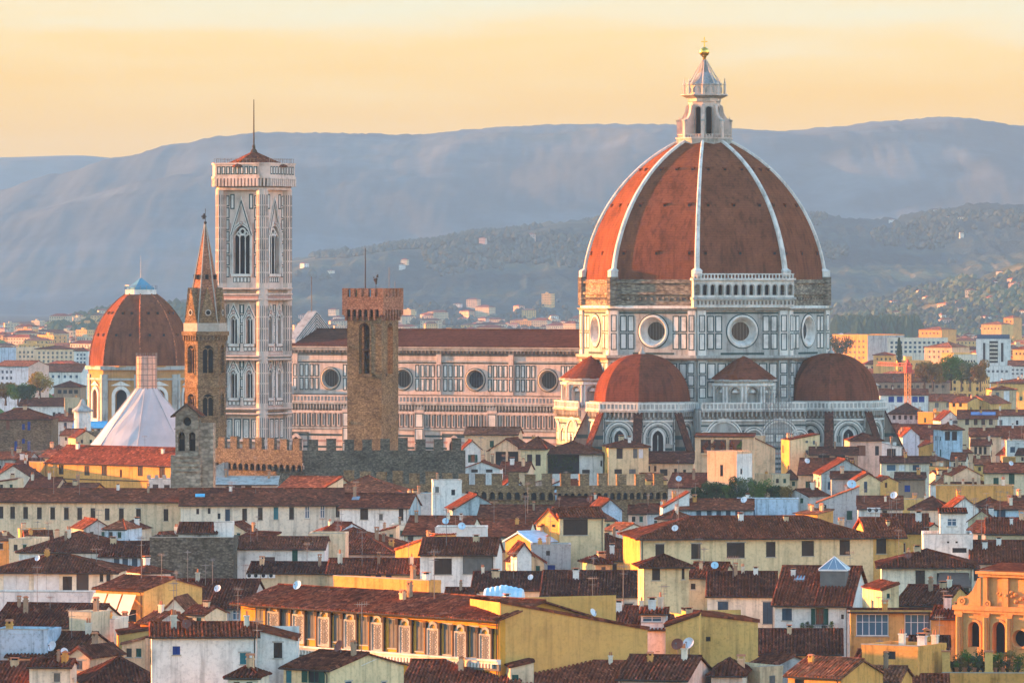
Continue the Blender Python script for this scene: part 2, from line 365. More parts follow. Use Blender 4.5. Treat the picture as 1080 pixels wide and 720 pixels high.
hill('mountain_ridge', [(-150,168),(0,166),(80,164),(150,169),(260,180),(600,190),(1230,190)], 15200, 1800, m_far, seed=3.1)
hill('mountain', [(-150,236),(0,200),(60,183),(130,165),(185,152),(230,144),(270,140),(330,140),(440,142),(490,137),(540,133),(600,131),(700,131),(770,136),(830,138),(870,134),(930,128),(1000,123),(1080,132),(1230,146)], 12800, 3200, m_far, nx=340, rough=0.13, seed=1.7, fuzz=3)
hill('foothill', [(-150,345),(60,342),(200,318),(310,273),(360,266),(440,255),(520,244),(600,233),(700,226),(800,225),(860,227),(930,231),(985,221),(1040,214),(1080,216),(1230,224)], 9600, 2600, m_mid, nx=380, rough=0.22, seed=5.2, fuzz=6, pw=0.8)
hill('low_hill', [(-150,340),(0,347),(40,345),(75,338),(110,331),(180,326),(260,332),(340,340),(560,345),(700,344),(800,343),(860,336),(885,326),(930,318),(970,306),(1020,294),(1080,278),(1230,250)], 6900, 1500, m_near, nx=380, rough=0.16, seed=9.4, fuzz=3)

# ------------------------------------------------------------------ cathedral
CX, CY = 46.1, 1350.0
def compass(x, y): return (CX + x*math.cos(TH) - y*math.sin(TH), CY + x*math.sin(TH) + y*math.cos(TH))
WM = [MT['whitem'], MT['greenm'], MT['pinkm'], MT['greym'], MT['brownm'], MT['voidm'], MT['dome2']]
WHITE, GREEN, PINK, GREY, BROWN, VOID, TILE = range(7)
cath = thing('cathedral', 'huge domed cathedral of white and green marble with red tiled ribbed dome and lantern', 'cathedral', (CX, CY, 0), TH)
OCT = [R(22.5 + 45*k) for k in range(8)]
CF = math.cos(R(22.5))                     # flat radius / corner radius

FILL = True; FILLC = 0
def panel(mb, u0, u1, z0, z1, y=0.0, col=GREEN, t=0.22, inner=True):
    """an inlaid rectangle: a green marble border, standing just proud"""
    mb.frame(u0, u1, z0, z1, t, y, y + 0.05, col)
    if FILL: mb.box(u0+t, u1-t, y, y + 0.03, z0+t, z1-t, FILLC)
    if inner and u1-u0 > 6*t and z1-z0 > 6*t: mb.frame(u0+2*t, u1-2*t, z0+2*t, z1-2*t, t*0.45, y, y + 0.04, GREEN)
def panel_grid(mb, u0, u1, z0, z1, nu, nz, gap=0.3, y=0.0, t=0.2, inner=True):
    for i in range(nu):
        for j in range(nz):
            a = u0 + (u1-u0)*i/nu + gap/2; b = u0 + (u1-u0)*(i+1)/nu - gap/2
            c = z0 + (z1-z0)*j/nz + gap/2; d = z0 + (z1-z0)*(j+1)/nz - gap/2
            panel(mb, a, b, c, d, y, t=t, inner=inner)
def stripes(mb, u0, u1, z0, z1, n, y=0.0, cols=(GREEN,), frac=0.38):
    for k in range(n):
        a = z0 + (z1-z0)*k/n; mb.box(u0, u1, y, y+0.05, a, a + (z1-z0)/n*frac, cols[k % len(cols)])

def round_window(T, uc, zc, r1, r2, deep, parent, name='oculus_window', ring='whitem'):
    """splayed marble ring proud of the wall, dark glass at the bottom"""
    mb = MB(); mb.T = T
    mb.lathe([(r1*1.16, 0.0), (r1*1.16, 0.22), (r1*1.03, 0.34), (r1, 0.16), (r1*0.93, -0.15), (r2*1.1, -deep*0.8), (r2*1.06, -deep*0.72), (r2, -deep*0.78)], 40, 0, axis='y', c=(uc, 0, zc))
    mb.lathe([(r1*1.24, 0.0), (r1*1.24, 0.12), (r1*1.16, 0.12)], 40, 1, axis='y', c=(uc, 0, zc))
    o = mb.build(name, [MT[ring], MT['greenm']], parent, smooth=False)
    gl = MB(); gl.T = T; gl.poly([(uc + r2*1.03*math.cos(2*math.pi*k/32), zc + r2*1.03*math.sin(2*math.pi*k/32)) for k in range(32)], -deep*0.82)
    for k in range(-2, 3): gl.box(uc + k*r2*0.36 - 0.02, uc + k*r2*0.36 + 0.02, -deep*0.82, -deep*0.80, zc - r2*0.95*math.cos(k*0.36), zc + r2*0.95*math.cos(k*0.36), 1)
    gl.build('pane', [MT['pane'], MT['metal']], o)
    return o
def circ(uc, zc, r, n=32): return [(uc + r*math.cos(2*math.pi*k/n), zc + r*math.sin(2*math.pi*k/n)) for k in range(n)]

# drum: eight faces, each with its round window
RD = 29.6; DF = RD*CF; HW = RD*math.sin(R(22.5))
drum = MB()
ZB, Z1, Z2, Z3 = 24.0, 38.2, 48.9, 56.2
for k in range(8):
    ang = 45*k; drum.T = face_T(ang, DF)
    drum.face([(-HW,0,0),(HW,0,0),(HW,0,Z1),(-HW,0,Z1)], GREY)
    drum.face([(-HW,0,Z1),(-6,0,Z1),(-6,0,Z2),(-HW,0,Z2)], GREY); drum.face([(6,0,Z1),(HW,0,Z1),(HW,0,Z2),(6,0,Z2)], GREY)
    drum.holed(-6, 6, Z1, Z2, circ(0, 44.0, 3.3), 0.3, GREY)
    panel_grid(drum, -8.9, -4.9, 39.6, 47.8, 2, 2, 0.28, 0, 0.26, False); panel_grid(drum, 4.9, 8.9, 39.6, 47.8, 2, 2, 0.28, 0, 0.26, False)
    for s in (-1, 1):
        a, b = sorted((s*9.2, s*(HW - 0.1)))
        drum.box(a, b, 0, 0.5, Z1, Z2, WHITE)
        panel_grid(drum, a+0.1, b-0.1, 39.4, 48.0, 1, 2, 0.3, 0.5, 0.24, False)
    drum.box(-5.4, 5.4, 0, 0.06, 38.5, 39.0, GREEN); drum.box(-9, 9, 0, 0.06, 48.1, 48.5, GREEN)
    # lower zone, sooty panels
    panel_grid(drum, -9, 9, 28.2, 36.8, 7, 2, 0.5, 0, 0.26, False)
    for s in (-1, 1):
        a, b = sorted((s*9.0, s*(HW - 0.1))); drum.box(a, b, 0, 0.6, ZB, Z1 - 1, GREY); panel_grid(drum, a+0.1, b-0.1, 28.2, 36.8, 1, 3, 0.3, 0.6, 0.22, False)
drum.T = None
def oct_ring(mb, r0, z0, z1, m, r1=None):
    p0 = [(r0*math.cos(a), r0*math.sin(a)) for a in OCT]; r1 = r0 if r1 is None else r1
    mb.prism(p0, z0, z1, m, [(r1*math.cos(a), r1*math.sin(a)) for a in OCT])
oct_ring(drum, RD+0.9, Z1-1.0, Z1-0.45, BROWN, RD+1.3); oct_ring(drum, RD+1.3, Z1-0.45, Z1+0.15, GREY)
oct_ring(drum, RD+0.7, Z2, Z2+0.5, GREY, RD+1.2); oct_ring(drum, RD+0.25, Z2+0.5, Z2+1.1, WHITE)
drum.build('drum', WM, cath)
for k in range(8): round_window(face_T(45*k, DF), 0, 44.0, 3.3, 2.2, 1.8, cath)
# rough unfinished gallery zone
rough = MB()
p_ = [((RD-0.5)*math.cos(a), (RD-0.5)*math.sin(a)) for a in OCT]; rough.prism(p_, Z2+1.1, Z3)
for k in range(8):
    if k == 7: continue
    rough.T = face_T(45*k, (RD-0.5)*CF)
    rough.box(-HW+0.4, HW-0.4, 0, 0.55, 52.6, 53.2); rough.box(-HW+0.4, HW-0.4, 0, 0.45, 55.3, 55.8)
    for i in range(14): rough.box(-10 + i*1.54, -9.5 + i*1.54, 0, 0.5, 51.4, 52.0)
rough.T = None
for a in OCT:
    x, y = (RD-0.6)*math.cos(a), (RD-0.6)*math.sin(a); rough.prism(ngon(8, 1.5, a, x, y), Z2+1.1, Z3+0.6)
rough.build('unfinished_masonry_band', [MT['darkstone']], cath)
# the finished marble gallery on one face
gal = MB(); gal.T = face_T(-45, (RD-0.5)*CF)
GH = HW + 1.2
gal.box(-GH, GH, 0, 1.7, 49.6, 51.4, WHITE); gal.box(-GH-0.3, GH+0.3, 0, 2.1, 51.4, 52.0, GREY)
for i in range(26): gal.box(-11.6 + i*0.94, -11.25 + i*0.94, 1.7, 1.98, 50.3, 51.2, BROWN)
gal.box(-GH, GH, 0.2, 0.5, 52.0, 56.4, VOID)
n = 13
for i in range(n):
    u0 = -GH + 2*GH*i/n; u1 = -GH + 2*GH*(i+1)/n; um = (u0+u1)/2
    gal.holed(u0, u1, 52.0, 56.0, gal.arch_pts(um, 52.5, 54.4, 0.55, 8), 0.8, WHITE, 1.6)
    gal.arch_ring(um, 52.5, 54.4, 0.57, 0.78, 1.6, 1.72, GREY, 8)
gal.box(-GH, -GH+0.05, 0, 1.6, 52, 56.0, WHITE); gal.box(GH-0.05, GH, 0, 1.6, 52, 56.0, WHITE)
gal.box(-GH-0.3, GH+0.3, 0, 2.1, 56.0, 56.5, WHITE); gal.box(-GH, GH, 1.4, 1.7, 57.3, 57.6, WHITE)
for i in range(30): gal.box(-GH + i*2*GH/29.5, -GH + 0.28 + i*2*GH/29.5, 1.45, 1.65, 56.5, 57.3, WHITE)
gal.box(-GH, GH, 0, 1.4, 55.9, 56.0, WHITE)
gal.build('gallery', WM, cath)

# the dome: eight curved webs on a pointed profile
HB = 56.2
def dome_r(h):                           # h above the springing, metres
    s = 0.2273; c = 52.4*s; R2 = 32473*s*s
    return math.sqrt(max(0.01, R2 - (h + 17*s)**2)) - c
HTOP = 33.4
dm = MB(); NV = 26
prof = [(dome_r(HTOP*j/NV), HB + HTOP*j/NV) for j in range(NV + 1)]
for k in range(8):
    a0, a1 = OCT[k], OCT[k] + R(45)
    NU = 10; rows = []
    for r, z in prof:
        A = Vector((r*math.cos(a0), r*math.sin(a0), z)); B = Vector((r*math.cos(a1), r*math.sin(a1), z))
        rows.append([dm.p(A.lerp(B, i/NU)) for i in range(NU + 1)])
    for j in range(NV):
        for i in range(NU): dm.idx((rows[j][i], rows[j][i+1], rows[j+1][i+1], rows[j+1][i]))
dome = dm.build('dome', [MT['dome']], cath)
for k in range(8):
    a = OCT[k]; rb = MB(); prev = None
    for j, (r, z) in enumerate(prof):
        w = 0.64 - 0.30*j/NV; d = 0.55; ca, sa = math.cos(a), math.sin(a)
        dr = (dome_r(HTOP*min(j+1, NV)/NV) - dome_r(HTOP*max(j-1, 0)/NV)); dz = HTOP*2/NV; L = math.hypot(dr, dz); nr, nz_ = dz/L, -dr/L
        ring = []
        for (t, o_) in ((-w, -0.6), (-w, d*0.6), (-w*0.55, d), (w*0.55, d), (w, d*0.6), (w, -0.6)):
            rr = r + o_*nr; ring.append(rb.p((rr*ca - t*sa, rr*sa + t*ca, z + o_*nz_)))
        if prev:
            for q in range(5): rb.idx((prev[q], prev[q+1], ring[q+1], ring[q]))
        prev = ring
    ca, sa = math.cos(a), math.sin(a)
    q = (RD-0.2)
    q -= 0.5; rb.prism(ngon(4, 1.35, a, q*ca, q*sa), HB-0.4, HB+2.0); rb.prism(ngon(4, 1.5, a, q*ca, q*sa), HB+2.0, HB+2.6, None, ngon(4, 0.8, a, q*ca - 0.5*ca, q*sa - 0.5*sa))
    rb.build('rib', [MT['whitem']], dome)
for k in range(8):                       # the small round holes in each web
    for h, us in ((6.2, (-0.5, 0, 0.5)), (17.5, (-0.45, 0, 0.45)), (26.0, (-0.42, 0, 0.42))):
        r = dome_r(h)*CF; sl = math.atan2(dome_r(h-1) - dome_r(h+1), 2.0)
        for u in us:
            hb = MB(); hb.T = face_T(45*k, r) @ Matrix.Translation((u*dome_r(h)*0.62, 0, HB + h))
            hb.box(-0.42, 0.42, -0.4, 0.16, -0.5, 0.40, 0); hb.box(-0.30, 0.30, 0.16, 0.18, -0.4, 0.26, 1); hb.box(-0.6, 0.6, -0.5, 0.3, 0.40, 0.55, 0)
            hb.build('vent_hole', [MT['dome2'], MT['voidm']], dome)

# lantern
LZ = HB + HTOP - 0.2
lan = MB()
lan.prism(ngon(8, 6.7, R(22.5)), LZ-1.6, LZ+0.5, GREY, ngon(8, 7.1, R(22.5))); lan.prism(ngon(8, 7.3, R(22.5)), LZ+0.5, LZ+0.9, WHITE)
for k in range(8):
    lan.T = face_T(45*k, 6.6*CF)
    for i in range(7): lan.box(-2.3 + i*0.72, -2.1 + i*0.72, -0.35, -0.15, LZ+0.9, LZ+1.8, WHITE)
    lan.box(-2.5, 2.5, -0.4, -0.1, LZ+1.8, LZ+2.0, WHITE)
    lan.T = face_T(45*k, 3.55)
    w = 3.55*math.tan(R(22.5))
    lan.holed(-w, w, LZ+0.9, LZ+12.4, lan.arch_pts(0, LZ+1.6, LZ+10.0, 0.78, 8), 0.7, WHITE)
    lan.poly(lan.arch_pts(0, LZ+1.6, LZ+10.0, 0.78, 8), -0.7, VOID)
    lan.arch_ring(0, LZ+1.6, LZ+10.0, 0.80, 1.0, 0, 0.12, GREY, 8)
    # buttress with volute at each corner
    lan.T = face_T(45*k + 22.5, 0)
    out = [(3.4, LZ+0.9), (6.6, LZ+0.9), (6.6, LZ+6.0), (6.2, LZ+6.9), (5.7, LZ+6.8), (5.2, LZ+7.6), (4.7, LZ+8.8), (4.4, LZ+11.0), (3.4, LZ+11.8)]
    for s in (-0.38, 0.38): lan.face([(s, y, z) for y, z in (out if s > 0 else out[::-1])], WHITE)
    for q in range(len(out)):
        (y0, z0), (y1, z1) = out[q], out[(q+1) % len(out)]
        lan.face([(-0.38, y0, z0), (0.38, y0, z0), (0.38, y1, z1), (-0.38, y1, z1)], WHITE)
    lan.prism([(-0.5,6.0),(0.5,6.0),(0.5,6.8),(-0.5,6.8)], LZ+6.0, LZ+6.6, GREY); lan.prism(ngon(6, 0.3, 0, 0, 6.0), LZ+6.1, LZ+7.6, WHITE, ngon(6, 0.06, 0, 0, 6.0))
lan.T = None
lan.prism(ngon(8, 4.25, R(22.5)), LZ+12.4, LZ+13.4, WHITE); lan.prism(ngon(8, 4.4, R(22.5)), LZ+13.4, LZ+14.3, GREY, ngon(8, 5.9, R(22.5))); lan.prism(ngon(8, 6.0, R(22.5)), LZ+14.3, LZ+14.7, WHITE)
lan.prism(ngon(8, 4.3, R(22.5)), LZ+14.7, LZ+17.6, WHITE)
for k in range(8):
    lan.T = face_T(45*k, 4.3*CF); lan.poly(lan.arch_pts(0, LZ+15.2, LZ+16.3, 0.75, 8), 0.03, BROWN); lan.arch_ring(0, LZ+15.2, LZ+16.3, 0.75, 1.0, 0, 0.2, GREY, 8)
    lan.T = face_T(45*k+22.5, 4.9); lan.prism(ngon(6, 0.34, 0, 0, 0), LZ+14.7, LZ+17.4, WHITE); lan.sphere((0, 0, LZ+17.8), 0.36, 8, WHITE); lan.prism(ngon(5, 0.28), LZ+18.0, LZ+20.0, WHITE, ngon(5, 0.04))
lan.T = None
lan.prism(ngon(8, 4.6, R(22.5)), LZ+17.6, LZ+18.1, GREY)
CT = LZ + 26.4
lan.prism(ngon(16, 3.7, R(22.5)), LZ+18.1, CT-4.5, 7, ngon(16, 1.15, R(22.5))); lan.prism(ngon(16, 1.15, R(22.5)), CT-4.5, CT-0.6, 7, ngon(16, 0.45, R(22.5)))
for k in range(8):
    a = R(45*k + 22.5); lan.tube((3.75*math.cos(a), 4.05*math.sin(a), LZ+18.1), (0.4*math.cos(a), 0.4*math.sin(a), CT-0.6), 0.2, 5, WHITE, 0.1)
KZ = 0.755; lan.v = [(x, y, LZ + (z - LZ)*KZ) for x, y, z in lan.v]; CT = LZ + (CT - LZ)*KZ
lantern = lan.build('lantern', [MT['campwhite']] + WM[1:] + [MT['lead']], cath)
b = MB(); b.lathe([(0.25,0),(0.5,0.3),(0.35,0.8),(0.6,1.1)], 12, c=(0,0,CT-0.8)); b.sphere((0, 0, CT+1.35), 1.2, 20); b.build('gilt_ball', [MT['gold']], lantern, smooth=True)
b = MB(); b.box(-0.12,0.12,-0.12,0.12, CT+2.5, CT+4.9); T0 = Matrix.Rotation(R(-27.9+90), 4, 'Z'); b.T = face_T(-62, 0); b.box(-0.75,0.75,-0.1,0.1, CT+3.7, CT+3.95); b.build('cross', [MT['gold']], lantern)

# corbelled cornice with balustrade, used round the lower church
def corbel_cornice(mb, u0, u1, z, y=0.0, step=1.05, bal=True):
    mb.box(u0, u1, y, y+0.9, z-0.3, z+0.2, GREY)
    n = max(1, int((u1-u0)/step))
    for i in range(n):
        a = u0 + (u1-u0)*(i+0.5)/n
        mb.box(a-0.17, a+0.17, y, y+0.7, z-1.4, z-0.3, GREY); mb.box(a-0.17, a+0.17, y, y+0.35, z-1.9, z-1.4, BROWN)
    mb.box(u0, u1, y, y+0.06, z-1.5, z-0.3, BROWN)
    if bal:
        mb.box(u0, u1, y+0.45, y+0.75, z+0.2, z+0.45, WHITE); mb.box(u0, u1, y+0.45, y+0.75, z+1.55, z+1.9, WHITE)
        mb.box(u0, u1, y+0.55, y+0.62, z+0.45, z+1.55, GREY)
        m = max(1, int((u1-u0)/0.95))
        for i in range(m + 1):
            a = u0 + (u1-u0)*i/m; mb.box(a-0.16, a+0.16, y+0.42, y+0.78, z+0.45, z+1.55, WHITE)
    mb.box(u0, u1, y, y+0.5, z-2.5, z-2.1, WHITE)

def lower_face(mb, hw, big=True, door=False, pinkish=False):
    """marble dressed wall below the cornice: striped base, blind arch with window"""
    zt = 25.2
    mb.face([(-hw,0,0),(hw,0,0),(hw,0,zt+2.5),(-hw,0,zt+2.5)], GREY)
    stripes(mb, -hw, hw, 2, 17.6, 13, 0, (GREEN, GREEN, GREEN, PINK), 0.5); stripes(mb, -hw, hw, 17.8, 24.6, 5, 0, (GREEN,), 0.3)
    r = min(hw*0.66, 4.3) if big else min(hw*0.6, 2.2); zs = 19.4
    mb.poly(mb.arch_pts(0, 17.8, zs, r, 16), 0.07, GREY)
    mb.arch_ring(0, 17.8, zs, r, r+0.42, 0, 0.35, WHITE, 16); mb.arch_ring(0, 17.8, zs, r+0.42, r+0.62, 0, 0.2, GREEN, 16); mb.arch_ring(0, 17.8, zs, r+0.62, r+0.95, 0, 0.28, WHITE, 16)
    if big:
        mb.poly(mb.arch_pts(0, 11.5, 19.2, 1.35, 10, 0.5), 0.1, VOID); mb.arch_ring(0, 11.5, 19.2, 1.35, 1.75, 0, 0.3, WHITE, 10, 0.5)
        mb.box(-0.12, 0.12, 0.1, 0.2, 11.5, 20.0, GREY)
        mb.arch_ring(0, 17.8, zs+0.2, r*0.72, r*0.80, 0.07, 0.16, GREEN, 16, legs=False)
        for s in (-1, 1):
            panel_grid(mb, min(s*1.95, s*(r-0.3)), max(s*1.95, s*(r-0.3)), 17.9, 19.6, 2, 1, 0.2, 0.07, 0.15, False)
    else:
        panel_grid(mb, -r+0.2, r-0.2, 17.9, 19.6, 2, 1, 0.2, 0.07, 0.15, False)
    for s in (-1, 1):
        a, b = sorted((s*(hw-1.1), s*(hw-0.05))); mb.box(a, b, 0, 0.45, 0, zt, GREY); panel_grid(mb, a, b, 3, 24, 1, 7, 0.2, 0.45, 0.16, False)
        if hw - r > 3: panel_grid(mb, *sorted((s*(r+1.1), s*(hw-1.2))), 17.8, 24.2, 1, 2, 0.25, 0, 0.2, False)

def tribune(ang):
    dist = 33.4; cx, cy = dist*math.cos(R(ang)), dist*math.sin(R(ang))
    RT = 12.4; hw = RT*math.sin(R(22.5))
    tb = MB()
    for q in (-90, -45, 0, 45, 90):
        tb.T = face_T(ang + q, RT*CF, 0, cx, cy); lower_face(tb, hw); corbel_cornice(tb, -hw-0.35, hw+0.35, 25.6)
    tb.T = None
    pts = [(cx + (RT+0.8)*math.cos(R(ang+22.5+45*k)), cy + (RT+0.8)*math.sin(R(ang+22.5+45*k))) for k in range(8)]; tb.prism(pts, 25.7, 25.9, GREY)
    # low drum under the half dome
    pts = [(cx + 11.4*math.cos(R(ang+22.5+45*k)), cy + 11.4*math.sin(R(ang+22.5+45*k))) for k in range(8)]; tb.prism(pts, 25.9, 27.6, GREY)
    trib = tb.build('tribune', WM, cath)
    sd_ = MB(); NVV = 16; rows = []
    for j in range(NVV + 1):
        t = math.pi/2*j/NVV; r = 11.3*(math.cos(t) ** 0.92) + 0.02; z = 27.5 + 11.3*math.sin(t)
        rows.append([sd_.p((cx + r*math.cos(R(ang+22.5+45*k)), cy + r*math.sin(R(ang+22.5+45*k)), z)) for k in range(8)])
    for j in range(NVV):
        for k in range(8): sd_.idx((rows[j][k], rows[j][(k+1)%8], rows[j+1][(k+1)%8], rows[j+1][k]))
    hd = sd_.build('half_dome', [MT['dome2']], trib)
    fb = MB(); fb.lathe([(0.9,0),(0.7,0.6),(0.3,0.9),(0.35,1.3),(0.05,2.0)], 10, c=(cx, cy, 38.6)); fb.build('finial', [MT['greym']], trib)
    for q in (-67.5, -22.5, 22.5, 67.5):         # sloping buttress spurs with tiled backs
        bt = MB(); bt.T = face_T(ang + q, RT - 0.6, 0, cx, cy)
        o = [(0, 24.8), (0, 3), (9.0, 3), (9.0, 8.5), (1.3, 24.8)]
        for s in (-0.75, 0.75): bt.face([(s, y, z) for y, z in (o if s > 0 else o[::-1])], 0)
        bt.face([(-0.75, 9, 3), (0.75, 9, 3), (0.75, 9, 8.5), (-0.75, 9, 8.5)], 0)
        for w_, dz, m_ in ((1.05, 0.25, 1),):
            a = [bt.p(c) for c in ((-w_, 0.9, 25.3+dz), (w_, 0.9, 25.3+dz), (w_, 9.5, 7.9+dz), (-w_, 9.5, 7.9+dz))]; b_ = [bt.p(c) for c in ((-w_, 0.9, 24.9), (w_, 0.9, 24.9), (w_, 9.5, 7.5), (-w_, 9.5, 7.5))]
            bt.idx(a, m_); bt.idx(b_[::-1], m_)
            for k in range(4): bt.idx((b_[k], b_[(k+1)%4], a[(k+1)%4], a[k]), m_)
        for i in range(6): bt.box(-0.78, 0.78, 0.8, 8.0 - i*0.9, 6 + i*2.6, 6.9 + i*2.6, 2)
        bt.build('buttress', [MT['brownm'], MT['t3'], MT['greenm']], trib)
for ang in (-90, 0, 90): tribune(ang)

def exedra(ang):
    d = 35.2; hw = 13.0
    ex = MB(); ex.T = face_T(ang, d)
    ex.face([(-hw,0,0),(hw,0,0),(hw,0,27),(-hw,0,27)], GREY)
    stripes(ex, -hw, hw, 2, 17.6, 13, 0, (GREEN, GREEN, GREEN, PINK), 0.5); stripes(ex, -hw, hw, 17.8, 24.6, 5, 0, (GREEN,), 0.3)
    for uc, r in ((-7.4, 3.9), (0, 2.0), (6.4, 3.9), (11.4, 1.5), (-12, 1.0)):
        zs = 19.0
        ex.poly(ex.arch_pts(uc, 17.8, zs, r, 16), 0.07, GREY); ex.arch_ring(uc, 17.8, zs, r, r+0.4, 0, 0.35, WHITE, 16); ex.arch_ring(uc, 17.8, zs, r+0.4, r+0.6, 0, 0.2, GREEN, 16); ex.arch_ring(uc, 17.8, zs, r+0.6, r+0.9, 0, 0.28, WHITE, 16)
        if r > 1.2: panel_grid(ex, uc-r+0.2, uc+r-0.2, 17.9, 20.2, max(2, int(r)), 1, 0.22, 0.07, 0.16, False)
    ex.box(-0.8, 0.8, 0.05, 0.12, 10, 15.5, VOID)
    corbel_cornice(ex, -hw, hw, 25.6)
    ex.box(-hw, hw, -10, 0.5, 25.7, 25.9, GREY)
    for s in (-1, 1):
        ex.face([(s*hw,0,0),(s*hw,-12,0),(s*hw,-12,26),(s*hw,0,26)], WHITE)
    ex.T = None
    sac = ex.build('sacristy_wall', WM, cath)
    cd = 28.0; cx, cy = cd*math.cos(R(ang)), cd*math.sin(R(ang)); RE = 6.9
    nb = MB()
    for q in (-72, -36, 0, 36, 72):
        hw2 = RE*math.tan(R(18)); nb.T = face_T(ang + q, RE, 0, cx, cy)
        nb.holed(-hw2, hw2, 25.9, 32.6, nb.arch_pts(0, 27.0, 29.7, 1.25, 10), 1.3, WHITE); nb.poly(nb.arch_pts(0, 27.0, 29.7, 1.25, 10), -1.3, GREY)
        nb.lathe([(1.22, 0), (1.0, 0.6), (0.55, 1.0), (0.02, 1.22)], 8, WHITE, 0, math.pi, c=(0, -1.3, 29.7))
        nb.arch_ring(0, 27.0, 29.7, 1.25, 1.5, 0, 0.18, GREY, 10)
        for s in (-1, 1):
            for dx in (0.36,): nb.tube((s*(hw2-dx), 0.25, 26.4), (s*(hw2-dx), 0.25, 31.2), 0.28, 8, WHITE)
        nb.box(-hw2-0.2, hw2+0.2, 0, 0.55, 31.3, 31.9, WHITE); nb.box(-hw2-0.35, hw2+0.35, 0, 0.9, 32.3, 32.8, GREY); nb.box(-hw2, hw2, 0, 0.5, 25.9, 26.5, GREY)
    nb.T = None
    exo = nb.build('exedra', WM, cath)
    cn = MB(); n = 14; rr = RE + 1.0
    rows = [[cn.p((cx + r*math.cos(R(ang-100)+R(200)*i/n), cy + r*math.sin(R(ang-100)+R(200)*i/n), z)) for i in range(n+1)] for r, z in ((rr, 32.7), (rr, 32.95), (4.4, 35.6), (2.0, 37.3), (0.15, 38.4))]
    for j in range(4):
        for i in range(n): cn.idx((rows[j][i], rows[j][i+1], rows[j+1][i+1], rows[j+1][i]))
    cn.build('cone_roof', [MT['dome2']], exo)
for ang in (-45, -135, 45, 135): exedra(ang)

FILLC = 7
# nave and aisle
nv = MB(); XW, XE = -110.0, -26.0; YC, YA = 10.8, 20.5
BAYS = (-36.6, -56.5, -76.6, -96.9)
for sgn, ang in ((1, -90), (-1, 90)):
    nv.T = face_T(ang, YC); f = (lambda x: x) if sgn > 0 else (lambda x: -x)
    if sgn > 0:
        edges = [XW] + [v for c in sorted(BAYS) for v in (c-4.2, c+4.2)] + [XE]
        for i in range(0, len(edges), 2):
            nv.face([(edges[i],0,28.0),(edges[i+1],0,28.0),(edges[i+1],0,36.3),(edges[i],0,36.3)], WHITE)
        for c in BAYS: nv.holed(c-4.2, c+4.2, 28.0, 36.3, circ(c, 31.9, 2.35), 0.3, WHITE)
        nv.face([(XW,0,36.3),(XE,0,36.3),(XE,0,40.2),(XW,0,40.2)], WHITE)
        for c in BAYS:
            for a, b_, nu in ((c-9.0, c-3.3, 4), (c+3.3, c+9.0, 4)):
                if b_ > XE: continue
                panel_grid(nv, a, b_, 28.9, 35.6, nu, 2, 0.3, 0, 0.24, False)
            nv.box(c-10.6, c-9.3, 0, 0.4, 27.5, 39.2, WHITE); panel_grid(nv, c-10.6, c-9.3, 28.9, 35.6, 1, 2, 0.3, 0.4, 0.2, False)
        nv.box(XW, XE, 0, 0.25, 36.1, 36.5, GREY); nv.box(XW, XE, 0, 0.05, 35.75, 36.0, GREEN)
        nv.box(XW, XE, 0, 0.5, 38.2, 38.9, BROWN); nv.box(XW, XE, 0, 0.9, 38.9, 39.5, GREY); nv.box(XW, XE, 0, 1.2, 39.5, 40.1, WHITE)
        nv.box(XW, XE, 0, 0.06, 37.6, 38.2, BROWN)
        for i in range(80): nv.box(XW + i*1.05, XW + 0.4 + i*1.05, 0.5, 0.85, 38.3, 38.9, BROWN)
        nv.box(XW, XE, 0, 0.7, 27.6, 28.2, BROWN)
    else:
        nv.face([(-XE,0,20),(-XW,0,20),(-XW,0,40.2),(-XE,0,40.2)], WHITE)
# aisle, south side
nv.T = face_T(-90, YA)
nv.face([(XW,0,0),(XE+2,0,0),(XE+2,0,25),(XW,0,25)], WHITE)
stripes(nv, XW, XE, 2, 19.6, 12, 0, (GREEN, PINK, GREEN), 0.34)
nv.box(XW, XE, 0, 0.3, 19.8, 20.3, GREY); nv.box(XW, XE, 0, 0.05, 20.3, 24.0, BROWN)
n = 58
for i in range(n):
    a = XW + (XE-XW)*(i+0.5)/n; nv.box(a-0.42, a+0.42, 0, 0.35, 20.5, 23.8, WHITE); nv.box(a-0.14, a+0.14, 0.35, 0.40, 20.8, 23.5, GREEN)
nv.box(XW, XE, 0, 0.45, 23.8, 24.3, WHITE)
corbel_cornice(nv, XW, XE, 26.2, 0, 0.85)
for x in (-46.5, -66.5, -86.6): nv.box(x-1.3, x+1.3, 0, 0.5, 0, 25.5, WHITE); panel_grid(nv, x-1.3, x+1.3, 2, 24, 1, 6, 0.3, 0.5, 0.2, False)
for x in (-57, -76, -101):             # gothic windows and side door low in the aisle
    nv.poly(nv.arch_pts(x, 6, 16.0, 1.3, 10, 0.5), 0.08, VOID); nv.arch_ring(x, 6, 16.0, 1.3, 1.9, 0, 0.35, WHITE, 10, 0.5); nv.frame(x-3.4, x+3.4, 5, 19, 0.3, 0.0, 0.07, GREEN)
nv.T = None
nv.box(XW, XE, -YA, YA, 25.6, 25.9, GREY)
nv.box(XW, XE, YC, YA, 0, 26.0, WHITE)
nave = nv.build('nave', [MT['campwhite']] + WM[1:] + [MT['whitem']], cath)
for c in BAYS: round_window(face_T(-90, YC), c, 31.9, 2.32, 2.02, 0.8, nave, 'oculus_window', 'stonetrim')
rf = MB()
